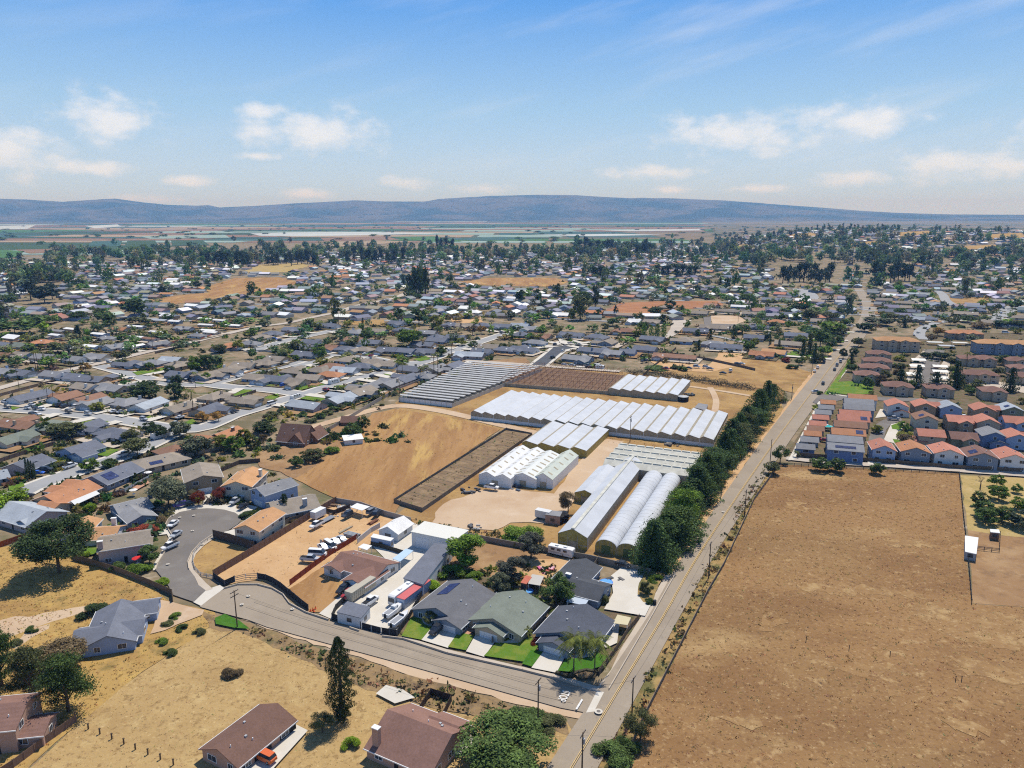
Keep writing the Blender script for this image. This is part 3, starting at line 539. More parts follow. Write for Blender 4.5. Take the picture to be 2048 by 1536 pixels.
def hills():
    prof = [(-900,415),(-500,412),(-200,410),(0,408),(60,409),(130,412),(200,408),(235,406),(290,412),(340,416),(395,417),(420,416),(440,420),(512,417),(560,414),(590,412),(640,410),(710,406),(770,408),(850,408),(880,403),(930,400),(1000,397),(1080,395),(1150,396),(1200,399),(1260,402),(1330,402),(1400,405),(1450,407),(1500,411),(1560,415),(1650,421),(1720,426),(1800,430),(1900,432.5),(2048,433),(2400,433.5),(2900,434)]
    xs, ys = zip(*prof); m, t, b = newmat('hill_scrub', 0.95, 0.05); p = pos(t)
    c = MIX(t, RANGE(t, noise(t, p, 0.0009), 0.4, 0.62), (0.115, 0.10, 0.075), (0.03, 0.044, 0.034))
    c = MIX(t, RANGE(t, noise(t, p, 0.005), 0.5, 0.7), c, (0.034, 0.042, 0.028)); t.links.new(c, b.inputs['Base Color'])
    vs, fs = [], []; NA, NR = 520, 34
    from mathutils import noise as mn
    for i in range(NA):
        px_ = -900 + 3800 * i / (NA - 1); d = ray(px_, 432); a = math.atan2(d.x, d.y)
        H = (434.5 - np.interp(px_, xs, ys)) / F * 1.0
        for j in range(NR):
            q = j / (NR - 1); r = 13000 + 7500 * q
            x, y = r * math.sin(a), r * math.cos(a)
            crest = 17800
            rise = sstep(13000, crest, r) ** 1.2 if r < crest else 1 - 0.35 * sstep(crest, 20500, r)
            n = mn.noise((x * 0.0006, y * 0.0006, 0)) * 0.6 + mn.noise((x * 0.0016, y * 0.0012, 4)) * 0.35 + mn.noise((x*0.004, y*0.003, 9)) * 0.12
            hh = H * crest / math.cos(a) * math.cos(a) + 100
            k = 4 * rise * (1 - rise) if r < crest else 0.3
            vs.append((x, y, max(-2, (hh if H > 0 else 95) * rise * (1 + 0.0 * n) + n * 240 * k * min(1, max(0.0, H * 40)))))
    for i in range(NA - 1):
        for j in range(NR - 1): fs.append((i*NR+j, (i+1)*NR+j, (i+1)*NR+j+1, i*NR+j+1))
    me = bpy.data.meshes.new('hills'); me.from_pydata(vs, [], fs); me.polygons.foreach_set('use_smooth', [True]*len(fs)); me.materials.append(m); struct(link('hills', me))
hills()
# ------------------------------------------------------------------ buildings: the house builder
ROOFC = {'c': (0.155,0.165,0.195), 'g': (0.24,0.24,0.245), 'l': (0.34,0.37,0.40), 'n': (0.18,0.20,0.165), 't': (0.27,0.23,0.185), 'b': (0.27,0.155,0.105), 'd': (0.165,0.098,0.075), 'r': (0.40,0.195,0.105), 'o': (0.46,0.26,0.13), 'p': (0.44,0.195,0.135), 'm': (0.215,0.125,0.098), 'w': (0.70,0.69,0.66), 'k': (0.085,0.09,0.10)}
ROOFN = {'c': 'charcoal', 'g': 'grey', 'l': 'pale grey', 'n': 'greenish grey', 't': 'taupe', 'b': 'brown', 'd': 'dark brown', 'r': 'terracotta', 'o': 'tan orange', 'p': 'pink tile', 'm': 'maroon brown', 'w': 'white', 'k': 'dark grey'}
WALLC = {'white': (0.62,0.62,0.61), 'cream': (0.56,0.50,0.40), 'beige': (0.42,0.34,0.25), 'tan': (0.36,0.27,0.18), 'mauve': (0.42,0.34,0.32), 'blue': (0.30,0.38,0.53), 'shadeblue': (0.15,0.21,0.36), 'slate': (0.21,0.25,0.31), 'grey': (0.34,0.35,0.36), 'green': (0.33,0.44,0.40), 'brown': (0.22,0.13,0.09), 'pinkish': (0.42,0.27,0.20), 'olive': (0.22,0.22,0.15)}  # both blues: bluish shade on the walls put into their colour
def blk(cx, cy, L, W, ax='x', eave=2.7, ridge=4.7, kind='gable', oh=0.5, garage=None, z0=-0.3):
    return dict(cx=cx, cy=cy, L=L, W=W, ax=ax, eave=eave, ridge=ridge, kind=kind, oh=oh, garage=garage, z0=z0)
def loc2(b, s, a, z):            # block frame: s along the axis, a across it
    return (b['cx'] + s, b['cy'] + a, z) if b['ax'] == 'x' else (b['cx'] - a, b['cy'] + s, z)
T = 0.16
def block_walls(mb, b):
    h, w, e, r = b['L']/2, b['W']/2, b['eave'] - T - 0.02, b['ridge'] - T - 0.02
    if b['kind'] == 'gable': poly = [(-w, b['z0']), (w, b['z0']), (w, e), (0, r), (-w, e)]
    elif b['kind'] == 'shed': poly = [(-w, b['z0']), (w, b['z0']), (w, r), (-w, e)]
    else: poly = [(-w, b['z0']), (w, b['z0']), (w, e), (-w, e)]
    vs = [loc2(b, s, a, z) for s in (-h, h) for a, z in poly]; n = len(poly)
    mb.add(vs, [tuple(range(n))[::-1], tuple(range(n, 2*n))] + [(i, (i+1) % n, n+(i+1) % n, n+i) for i in range(n)])
def block_roof(mb, b):
    h, w, e, r, o = b['L']/2 + b['oh']*0.8, b['W']/2, b['eave'], b['ridge'], b['oh']
    sl = (r - e) / w
    if b['kind'] == 'gable':
        W2, z2 = w + o, e - sl*o
        poly = [(-W2, z2), (0, r), (W2, z2), (W2, z2-T), (0, r-T), (-W2, z2-T)]
        vs = [loc2(b, s, a, z) for s in (-h, h) for a, z in poly]; n = 6
        mb.add(vs, [(0,5,4,1), (1,4,3,2), (6,7,10,11), (7,8,9,10)] + [(i, n+i, n+(i+1) % n, (i+1) % n) for i in range(n)])
    elif b['kind'] == 'shed':
        sl = (r - e) / (2*w); W2 = w + o; z1, z2 = e - sl*o, r + sl*o
        poly = [(-W2, z1), (W2, z2), (W2, z2-T), (-W2, z1-T)]; n = 4
        vs = [loc2(b, s, a, z) for s in (-h, h) for a, z in poly]
        mb.add(vs, [(0,3,2,1), (4,5,6,7)] + [(i, n+i, n+(i+1) % n, (i+1) % n) for i in range(n)])
    elif b['kind'] == 'flat':
        W2 = w + o; vs = [loc2(b, s, a, z) for z in (e-T, e) for s, a in ((-h,-W2),(h,-W2),(h,W2),(-h,W2))]
        mb.add(vs, [(0,3,2,1),(4,5,6,7),(0,1,5,4),(1,2,6,5),(2,3,7,6),(3,0,4,7)])
    else:
        H2, W2, z2 = b['L']/2 + o, w + o, e - sl*o; hr = max(0.3, H2 - W2)
        vs = [loc2(b, s, a, z) for s, a, z in ((-H2,-W2,z2),(H2,-W2,z2),(H2,W2,z2),(-H2,W2,z2),(-hr,0,r),(hr,0,r),(-H2,-W2,z2-T),(H2,-W2,z2-T),(H2,W2,z2-T),(-H2,W2,z2-T))]
        mb.add(vs, [(0,1,5,4),(1,2,5),(2,3,4,5),(3,0,4),(6,9,8,7),(0,6,7,1),(1,7,8,2),(2,8,9,3),(3,9,6,0)])
SIDES = {'L': (0, 1), 'R': (0, -1), 'A': (-1, 0), 'B': (1, 0)}    # across left/right, axis end minus/plus
def wall_panel(mb, b, side, t, z, w, h, proud, mi=0, d=0.06):
    """a thin box lying on a wall of block b: t along the wall from its middle, z of its foot"""
    s_, a_ = SIDES[side]
    if s_:
        s0 = s_*(b['L']/2); q = [(s0, t-w/2), (s0, t+w/2)]
        lo, hi = s_*(b['L']/2 + proud - d), s_*(b['L']/2 + proud)
        c = [(lo, t-w/2), (hi, t-w/2), (hi, t+w/2), (lo, t+w/2)]
    else:
        lo, hi = a_*(b['W']/2 + proud - d), a_*(b['W']/2 + proud)
        c = [(t-w/2, lo), (t-w/2, hi), (t+w/2, hi), (t+w/2, lo)]
    vs = [loc2(b, s, a, zz) for zz in (z, z+h) for s, a in c]
    mb.add(vs, [(0,3,2,1),(4,5,6,7),(0,1,5,4),(1,2,6,5),(2,3,7,6),(3,0,4,7)], mi)
def facing(b, rz, root, side):
    s_, a_ = SIDES[side]; v = Vector((s_, a_, 0)) if b['ax'] == 'x' else Vector((-a_, s_, 0))
    v.rotate(Matrix.Rotation(rz, 3, 'Z')); to = Vector((0,0,0)) - Vector((root[0], root[1], 0))
    return v.dot(to.normalized())
HOUSES = []
def house(name, loc, rz, blocks, roof, wall, detail=1, seed=0, tile=False, chimneys=(), solar=(), extra=None, wins=None, roofcol=None, garmat=None):
    """blocks[0] is the main one. detail 2: frames, doors, vents; 1: windows, garage door; 0: one body and one roof"""
    rnd = random.Random(seed * 77 + int(abs(loc[0])*10) + int(loc[1])*3)
    root = empty(name, (loc[0], loc[1], loc[2] if len(loc) > 2 else 0), rz)
    rc = roofcol or ROOFC[roof]; k = rnd.uniform(0.9, 1.1); rc = tuple(x*k for x in rc)
    mb = MB(); [block_walls(mb, b) for b in blocks]; mb.build('wall', M_WALL, root, WALLC[wall])
    mb = MB(); [block_roof(mb, b) for b in blocks]; ro = mb.build('roof', M_TILE if tile else M_ROOF, root, rc)
    if detail == 0: HOUSES.append((root, blocks)); return root
    for bi, b in enumerate(blocks):
        for side in 'LRAB':
            if facing(b, rz, loc, side) < (-0.3 if detail == 2 else 0.05): continue
            ln = b['L'] if side in 'LR' else b['W']
            gar = b['garage'] == side
            if gar:
                m = MB(); gw = min(4.9, ln - 1.0); wall_panel(m, b, side, 0, 0.02, gw, 2.15, 0.03)
                go = m.build('garage_door', garmat or M_GAR, root)
                if detail == 2:
                    m = MB()
                    for i in range(1, 4): wall_panel(m, b, side, 0, 0.02 + i*0.54, gw - 0.1, 0.03, 0.045)
                    m.build('panel_joint', M_STEEL, go)
            floors = [1.0] + ([3.9] if b['eave'] > 4.5 else []) + ([6.7] if b['eave'] > 7.4 else [])
            if b['z0'] > 0.5: floors = [b['z0'] + 0.9]
            n = max(1, int(ln / (4.2 if detail == 2 else 6.5)))
            if bi > 0 and side in 'LR' and ln < 7: continue
            for fi, zf in enumerate(floors):
                if gar and fi == 0: continue
                for i in range(n):
                    t = (i + 0.5) / n * ln - ln/2 + rnd.uniform(-0.4, 0.4); w = rnd.choice((1.2, 1.6, 1.8, 2.2)); hgt = 1.2
                    if zf + hgt > (b['eave'] if side in 'LR' or b['kind'] != 'gable' else b['eave'] + 0.8) - 0.3: continue
                    if detail == 2 and fi == 0 and bi == 0 and i == n // 2 and side == 'R':
                        m = MB(); wall_panel(m, b, side, t, 0.05, 0.95, 2.05, 0.03); m.build('door', M_DARK if wall != 'white' else M_GAR, root); continue
                    m = MB(); wall_panel(m, b, side, t, zf, w, hgt, 0.05)
                    wo = m.build('window', M_GLASS, root)
                    if detail == 2:
                        m = MB()
                        for tt, zz, ww, hh in ((0, zf-0.1, w+0.24, 0.1), (0, zf+hgt, w+0.24, 0.1), (-w/2-0.06, zf, 0.12, hgt), (w/2+0.06, zf, 0.12, hgt), (0, zf, 0.06, hgt)):
                            wall_panel(m, b, side, t+tt, zz, ww, hh, 0.075)
                        m.build('frame', M_WHITE, wo)
                    else:
                        m = MB(); wall_panel(m, b, side, t, zf-0.12, w+0.3, hgt+0.24, 0.03); m.build('frame', M_WHITE, wo)
    if detail == 2:
        for b in blocks:
            if b['kind'] != 'gable': continue
            sl = (b['ridge']-b['eave'])/(b['W']/2); w = b['W']/2 + b['oh']; h = b['L']/2 + b['oh']*0.8; z = b['eave'] - sl*b['oh']
            for sg in (-1, 1):
                m = MB(); vs = [loc2(b, s_, a_, zz) for zz in (z-.2, z+.03) for s_, a_ in ((-h, sg*(w+.01)), (h, sg*(w+.01)), (h, sg*(w+.12)), (-h, sg*(w+.12)))]
                m.add(vs, [(0,3,2,1),(4,5,6,7),(0,1,5,4),(1,2,6,5),(2,3,7,6),(3,0,4,7)]); m.build('gutter', M_WHITE, ro)
    b = blocks[0]
    def roofz(s, a, b=b):
        w = b['W']/2
        if b['kind'] == 'shed': return b['eave'] + (b['ridge']-b['eave'])*(a+w)/(2*w)
        if b['kind'] == 'flat': return b['eave']
        return b['ridge'] - (b['ridge']-b['eave'])/w*abs(a)
    for s, a in chimneys:
        z = roofz(s, a); m = MB(); p = loc2(b, s, a, 0); m.box(p[0]-0.7, p[0]+0.7, p[1]-0.45, p[1]+0.45, z-1.0, b['ridge']+0.7)
        ch = m.build('chimney', M_WALL, ro, WALLC[wall]); m = MB(); m.box(p[0]-0.8, p[0]+0.8, p[1]-0.55, p[1]+0.55, b['ridge']+0.7, b['ridge']+0.85)
        if detail == 2: m.build('cap', M_WHITE, ch)
    for (s0, s1, a0, a1) in solar:
        m = MB(); n = max(1, int((s1 - s0) / 1.05)); ws = (s1-s0)/n
        for i in range(n):
            for (q0, q1) in ((a0, (a0+a1)/2 - 0.03), ((a0+a1)/2 + 0.03, a1)):
                x0, x1 = s0 + i*ws + 0.03, s0 + (i+1)*ws - 0.03
                c = [(x0,q0),(x1,q0),(x1,q1),(x0,q1)]
                vs = [loc2(b, s, a, roofz(s, a) + dz) for dz in (0.08, 0.13) for s, a in c]
                m.add(vs, [(0,3,2,1),(4,5,6,7),(0,1,5,4),(1,2,6,5),(2,3,7,6),(3,0,4,7)])
        m.build('solar_panel', M_SOLAR, ro)
    nv = 4 if detail == 2 else (0 if tile else rnd.choice((0, 0, 1, 1)))
    for i in range(nv):
        s, a = rnd.uniform(-0.4, 0.4)*b['L'], rnd.choice((-1, 1))*rnd.uniform(0.1, 0.35)*b['W']; z = roofz(s, a); p = loc2(b, s, a, z)
        if b['kind'] == 'hip' and abs(s) > b['L']/2 - b['W']/2: continue
        m = MB()
        if detail == 2 and i % 2: m.tube((p[0], p[1], z-0.2), (p[0], p[1], z+0.45), 0.11, 0.11, 6); m.build('vent_pipe', M_WHITE, ro)
        elif detail == 2: m.box(p[0]-0.22, p[0]+0.22, p[1]-0.22, p[1]+0.22, z-0.2, z+0.3); m.build('roof_vent', M_STEEL, ro)
        else:
            sg = 1 if a > 0 else -1; c = [(s-0.6, a-0.5),(s+0.6, a-0.5),(s+0.6, a+0.5),(s-0.6, a+0.5)]
            vs = [loc2(b, q, w, roofz(q, w) + dz) for dz in (0.02, 0.12) for q, w in c]
            m.add(vs, [(0,3,2,1),(4,5,6,7),(0,1,5,4),(1,2,6,5),(2,3,7,6),(3,0,4,7)]); m.build('skylight', M_WHITE, ro)
    if extra: extra(root, ro)
    HOUSES.append((root, blocks)); return root
def ridge_house(name, a, b, W, roof, wall, label, eave=2.7, ridge=None, kind='gable', wings=(), snap=None, detail=2, cat='house', ext=0.0, group=None, **kw):
    """main ridge between photo points a and b; wings: (point on the photo of the outer ridge end, width, ridge height, garage?)"""
    ridge = ridge or eave + W * 0.17
    A, B = g(*a, ridge), g(*b, ridge); c = (A + B) / 2; d = B - A; L = d.length + ext + (W * 0.9 if kind == 'hip' else 0)
    rz = math.atan2(d.y, d.x)
    if snap is not None:
        best = min((snap + i*math.pi/2 for i in range(-4, 5)), key=lambda q: abs((q - rz + math.pi) % (2*math.pi) - math.pi)); L = max(6, abs(d.dot(Vector((math.cos(best), math.sin(best), 0)))) + ext + (W*0.9 if kind == 'hip' else 0)); rz = best
    blocks = [blk(0, 0, L, W, 'x', eave, ridge, kind, garage=kw.pop('garage', None))]
    for wg in wings:
        p, w, gar = wg[0], wg[1], wg[2]; we = wg[3] if len(wg) > 3 else eave
        sl = (ridge - eave) / (W/2); wr = min(ridge - 0.05, we + sl * w/2 * 1.0)
        P = g(*p, wr) - Vector((c.x, c.y, wr)); P.rotate(Matrix.Rotation(-rz, 3, 'Z'))
        if abs(P.y) - W/2 > abs(P.x) - L/2:       # leaves the long side
            y1 = P.y; ln = max(2.5, abs(y1) - 0.2); sg = 1 if y1 > 0 else -1
            blocks.append(blk(P.x, sg*(ln/2 + 0.1), ln, w, 'y', we, wr, 'gable', garage=('B' if sg > 0 else 'A') if gar else None))
        else:
            ln = max(2.5, abs(P.x) - 0.2); sg = 1 if P.x > 0 else -1
            blocks.append(blk(sg*(ln/2+0.1), P.y, ln, w, 'x', we, wr, 'gable', garage=('B' if sg > 0 else 'A') if gar else None))
    r = house(name, (c.x, c.y, 0), rz, blocks, roof, wall, detail, **kw)
    return tag(r, label, cat, group)
UD = g(1545, 892) - g(1327, 1236); SNAP = math.atan2(UD.y, UD.x)              # the main road's direction

# ---- the four homes by the corner and their neighbours
ridge_house('house', (937,1160), (879,1212), 14.5, 'g', 'slate', 'grey roofed house with solar panels, black pickup in its driveway', snap=SNAP, wings=[((893,1238), 7.5, True)], solar=[(-6.0, 0.5, -5.2, -2.0)], ext=1.5, roofcol=(0.135,0.135,0.142))
ridge_house('house', (1047,1184), (985,1232), 14.5, 'n', 'beige', 'green-grey roofed house between two driveways and the widest front lawn', snap=SNAP, wings=[((976,1253), 7.5, True)], ext=1.0)
ridge_house('house', (1176,1213), (1124,1258), 14.5, 'c', 'slate', 'charcoal roofed corner house behind the two tall palms', snap=SNAP, wings=[((1106,1283), 7.5, True)], ext=1.5, roofcol=(0.10,0.108,0.13))
ridge_house('house', (1125,1150), (1208,1174), 9.5, 'k', 'slate', 'dark shingled L-shaped house with the big concrete parking pad', snap=SNAP, wings=[((1172,1117), 9.0, False)], chimneys=[(-4.5, 0.6)])
ridge_house('house', (676,1108), (780,1124), 10.5, 'm', 'white', 'white house with maroon brown roof and pale ridge lines by the concrete yard', snap=SNAP, wings=[((663,1131), 6.0, False), ((706,1158), 7.5, True)], garmat=M_DARK)
ridge_house('house', (774,1423), (905,1463), 14.0, 'm', 'pinkish', 'big brown roofed house with stucco chimney at the bottom edge', ridge=6.0, snap=SNAP, chimneys=[(-5.5, -6.0)], wings=[((916,1452), 8.0, True)])
def bays(root, ro):
    for t in (-6.2, -1.2, 5.2):
        m = MB(); b = blk(0, 0, 24, 9.5); wall_panel(m, b, 'R' if facing(b, root.rotation_euler[2], root.location, 'R') > 0 and root.rotation_euler[2] % 6.283 < 3.2 else 'L', t, 0.0, 4.2, 2.2, 0.04); m.build('bay_opening_shade', M_DARK, root)  # dark panels painted for the shade inside the open bays
ridge_house('garage_building', (440,1497), (550,1407), 9.5, 'd', 'pinkish', 'long brown roofed garage building with open bays on a concrete apron', ridge=4.6, cat='garage', snap=SNAP, extra=bays)
ridge_house('house', (242,1199), (214,1270), 11.0, 'c', 'blue', 'shade-blue walled house alone on the golden grass slope', wings=[((316,1198), 7.0, False), ((288,1237), 8.0, False), ((150,1261), 7.0, False)], ridge=5.0)
ridge_house('house', (-30,1410), (52,1402), 10.5, 'm', 'pinkish', 'two-storey stucco house with brown tile roof in the bottom left corner', eave=5.4, ridge=7.4, tile=True, wings=[((98,1436), 6.0, False, 2.9)])
# ---- around the round court
ridge_house('house', (407,950), (398,924), 12.5, 't', 'tan', 'two-storey taupe roofed house above the pale driveway at the court head', eave=5.5, ridge=7.3, garage='A', garmat=M_WALL)
ridge_house('house', (472,962), (505,933), 10.5, 'o', 'cream', 'two-storey cream house with tan roof, balcony over its garage, at the court', eave=5.5, ridge=7.4, garage='A', chimneys=[(2.5, -5.0)])
ridge_house('house', (514,976), (580,955), 8.5, 'g', 'blue', 'two-storey house with shade-blue walls beside the brown field corner', eave=5.2, ridge=6.8, garage='A')
ridge_house('house', (540,1005), (628,988), 13, 't', 'grey', 'low taupe roofed house with arched window behind the dirt yard fence', eave=2.8, ridge=5.2, chimneys=[(3, -4.5)], wings=[((615,997), 7, False)])
ridge_house('house', (492,1049), (545,1014), 8.5, 'o', 'cream', 'narrow two-storey white house with orange roof above the sunken lot', eave=5.6, ridge=7.2)
ridge_house('house', (228,1010), (293,994), 10.5, 'g', 'slate', 'grey roofed house with white arched gable window left of the court', wings=[((284,1030), 8.5, False)], chimneys=[(7, 2)])
ridge_house('house', (150,1058), (238,1053), 10, 'o', 'white', 'tan orange roofed house half hidden behind the big dark pine', wings=[((176,1031), 8, False)], chimneys=[(3, 5.5)])
ridge_house('house', (198,1076), (298,1061), 10.5, 't', 'mauve', 'two-storey taupe house with deck above the curving court road', eave=5.2, ridge=6.9, chimneys=[(-6.0, -4.5)], wings=[((304,1075), 5, False, 3.2)])
# ---- near rows on the left
ridge_house('house', (20,1002), (92,1022), 13.5, 'l', 'mauve', 'large pale blue-grey roofed house at the left edge above the red fence', ridge=5.4, wings=[((42,1040), 6, False)])
ridge_house('house', (90,991), (173,958), 13, 'r', 'beige', 'terracotta roofed house with long white patio cover', ridge=5.2, wings=[((104,970), 6, False), ((134,958), 6, True), ((120,1006), 7, False)])
ridge_house('house', (185,952), (260,923), 13, 'c', 'slate', 'long charcoal roofed house with a pair of solar panels beside the street', ridge=5.2, solar=[(-6.5, -1.5, -5.2, -1.2)])
ridge_house('house', (283,917), (338,905), 13, 't', 'beige', 'taupe roofed house with flat solar heater panel near the spreading oak', ridge=5.0, kind='hip', solar=[(-4, 1, -5.5, -3.5)])
ridge_house('house', (345,890), (402,876), 13, 'b', 'beige', 'brown roofed house between the white motorhome and grey-green oak', ridge=5.0, kind='hip')
ridge_house('house', (430,868), (474,851), 11, 'r', 'brown', 'rust brown roofed house with chimney by the autumn street trees', ridge=5.0, wings=[((394,868), 7, False), ((462,858), 6, False)], chimneys=[(2, -2)])
ridge_house('house', (148,871+20), (172,884), 13, 'c', 'blue', 'charcoal roofed house with shade-blue walls and blue garage bin by the street', wings=[((150,905), 8, True)], ridge=5.0, ext=8)
ridge_house('house', (28,927), (82,907), 13, 'c', 'mauve', 'charcoal roofed house behind the four thin cypresses', wings=[((70,922), 8.5, True)], ridge=5.0)
ridge_house('house', (-8,942), (12,938), 9, 'l', 'grey', 'small pale roofed house cut by the left edge near the bright street tree', ridge=4.6)
# ---- chalet and its outbuildings
ridge_house('chalet', (565,846), (621,850), 12.0, 'd', 'brown', 'steep brown roofed chalet house above the brown field', eave=2.4, ridge=8.6, wings=[((640,849), 7.0, False), ((590,868), 7.0, False)])
ridge_house('shed', (684,832), (716,832), 6.5, 'd', 'brown', 'small brown roofed shed at the field corner', eave=2.2, ridge=4.2, detail=1, cat='shed')
r_ = house('shed', tuple(g(706,886)), 0.35, [blk(0,0,8,6,'x',2.6,3.0,'shed')], 'w', 'white', 1); tag(r_, 'small white flat topped shed on the edge of the brown field', 'shed')
# ---- sheds of the concrete yard
def quad_building(name, pts, h, label, roof, wall, cat, roofz2=None, col=None, garage=0, group=None):
    """flat or mono-pitched building from the four photo points of its roof corners"""
    zs = [h, h, roofz2 or h, roofz2 or h]; P = [g(px, py, z) for (px, py), z in zip(pts, zs)]; c = sum((Vector(p) for p in P), Vector()) / 4
    root = empty(name, (c.x, c.y, 0)); q = [Vector((p.x - c.x, p.y - c.y, p.z)) for p in P]
    if (q[1]-q[0]).cross(q[2]-q[0]).z < 0: q = q[::-1]
    inn = [Vector((v.x*0.965, v.y*0.965, v.z - T - 0.01)) for v in q]
    mb = MB(); mb.add([(v.x, v.y, -0.2) for v in inn] + [tuple(v) for v in inn], [(3,2,1,0),(4,5,6,7)] + [(i,(i+1)%4,4+(i+1)%4,4+i) for i in range(4)]); mb.build('wall', M_WALL, root, WALLC[wall])
    mb = MB(); mb.add([tuple(v - Vector((0,0,T))) for v in q] + [tuple(v) for v in q], [(3,2,1,0),(4,5,6,7)] + [(i,(i+1)%4,4+(i+1)%4,4+i) for i in range(4)]); ro = mb.build('roof', M_METAL if roof == 'w' else M_ROOF, root, col or ROOFC[roof])
    for i in range(4):
        a, b = inn[i], inn[(i+1)%4]; d = (b - a); n = Vector((d.y, -d.x, 0)).normalized(); mid = (a+b)/2
        if n.dot(-Vector((c.x, c.y, 0)).normalized()) < 0.1: continue
        ln = d.length; d.normalize(); k = max(1, int(ln/6))
        for j in range(k):
            p = a + d*ln*(j+0.5)/k; big = garage and ln > 12
            w, z0, z1, nm, mt = (4.6, 0, min(h-1.0, 3.8), 'roller_door', M_GAR) if big else (1.4, 1.0, 2.1, 'window', M_GLASS)
            o = p + n*0.04; m = MB(); m.add([(*(o - d*w/2).to_2d(), z0), (*(o + d*w/2).to_2d(), z0), (*(o + d*w/2).to_2d(), z1), (*(o - d*w/2).to_2d(), z1), (*(o - d*w/2 - n*0.05).to_2d(), z0), (*(o + d*w/2 - n*0.05).to_2d(), z0), (*(o + d*w/2 - n*0.05).to_2d(), z1), (*(o - d*w/2 - n*0.05).to_2d(), z1)], [(0,1,2,3),(7,6,5,4),(0,4,5,1),(1,5,6,2),(2,6,7,3),(3,7,4,0)]); m.build(nm, mt, root)
    return tag(root, label, cat, group)
quad_building('workshop', [(821,1063),(909,1081),(938,1060),(849,1042)], 5.2, 'white workshop with flat cream roof and two roller doors', 'w', 'white', 'workshop', col=(0.66,0.64,0.56), garage=1)
quad_building('garage_building', [(806,1156),(846,1169),(906,1091),(868,1086)], 3.6, 'long dark grey roofed garage beside the parked motorhome', 'c', 'white', 'garage', roofz2=4.4)
quad_building('shed', [(673,1224),(722,1236),(741,1214),(695,1202)], 3.0, 'small charcoal roofed shed inside the dark street fence', 'c', 'white', 'shed', roofz2=3.2)
quad_building('site_office', [(741,1074),(781,1082),(788,1076),(747,1067)], 3.0, 'small white cabin with shade-blue end wall in the concrete yard', 'w', 'blue', 'cabin')
ridge_house('storage_barn', (776,1052), (806,1032), 7.0, 'w', 'white', 'long white gabled storage shed at the back of the concrete yard', eave=3.0, ridge=4.8, detail=1, cat='shed')
def canopy(pts, h, label, col, name='canopy', h2=None, cat='canopy', group=None):
    P = [g(px, py, z) for (px, py), z in zip(pts, [h, h, h2 or h, h2 or h])]; c = sum((Vector(p) for p in P), Vector())/4; root = empty(name, (c.x, c.y, 0))
    q = [p - Vector((c.x, c.y, 0)) for p in P]
    if (q[1]-q[0]).cross(q[2]-q[0]).z < 0: q = q[::-1]
    mb = MB(); mb.add([tuple(v - Vector((0,0,0.1))) for v in q] + [tuple(v) for v in q], [(3,2,1,0),(4,5,6,7)] + [(i,(i+1)%4,4+(i+1)%4,4+i) for i in range(4)]); mb.build('roof', M_METAL, root, col)
    for v in q:
        m = MB(); m.tube((v.x*0.93, v.y*0.93, -0.1), (v.x*0.93, v.y*0.93, v.z-0.1), 0.09, 0.09, 6); m.build('post', M_WHITE, root)
    return tag(root, label, cat, group)
canopy([(700,1014),(724,1021),(740,1013),(714,1006)], 3.0, 'white roofed open shelter by the wall of the dirt yard', (0.7,0.7,0.68))
canopy([(785,1117),(800,1123),(827,1101),(812,1097)], 2.8, 'long pale blue carport roof in the concrete yard', (0.42,0.55,0.66))
canopy([(716,1094),(734,1100),(744,1091),(727,1087)], 2.6, 'small white patio canopy behind the maroon roofed house', (0.7,0.7,0.68))
canopy([(141,1002),(150,1010),(200,987),(192,981)], 2.6, 'long white patio cover attached behind the terracotta roofed house', (0.66,0.66,0.62))
canopy([(1226,1246),(1255,1250),(1262,1235),(1235,1229)], 2.6, 'tan topped pergola on the corner house patio', (0.52,0.45,0.27), 'pergola', cat='pergola')
canopy([(1133,1203),(1170,1211),(1177,1200),(1136,1191)], 2.4, 'pale blue-grey patio cover below the dark L-shaped house', (0.42,0.48,0.55))
canopy([(1056,1167),(1080,1171),(1088,1152),(1064,1148)], 2.5, 'grey topped patio cover beside the red roofed hut', (0.45,0.42,0.37))
canopy([(1124,1140),(1146,1145),(1155,1131),(1135,1127)], 2.6, 'white patio cover beside the sandy play yard', (0.7,0.7,0.66))
quad_building('shed', [(1041,1165),(1053,1168),(1064,1154),(1052,1150)], 2.6, 'small red roofed hut among the back yard trees', 'r', 'brown', 'hut', col=(0.46,0.15,0.10))
quad_building('shed', [(930,1093-8),(940,1086),(948,1083),(939,1079)], 2.2, 'tiny grey shed beside the bright pepper tree', 'g', 'grey', 'shed')
quad_building('stable', [(1930,1103),(1953,1108),(1957,1075),(1930,1071)], 2.6, 'white roofed animal shelter inside the fenced pen', 'w', 'grey', 'stable')
quad_building('stable', [(1981,1064),(2000,1066),(1998,1059),(1980,1058)], 2.6, 'open white shelter with dark front behind the animal pen', 'w', 'brown', 'stable')
quad_building('shed', [(1389,815),(1412,821),(1416,809),(1397,806)], 2.6, 'low grey shed behind the end of the sawtooth greenhouse', 'g', 'brown', 'shed')
quad_building('shed', [(1090,1029),(1120,1033),(1125,1023),(1098,1020)], 3.2, 'red walled shed with grey roof by the white box truck', 'g', 'pinkish', 'shed')

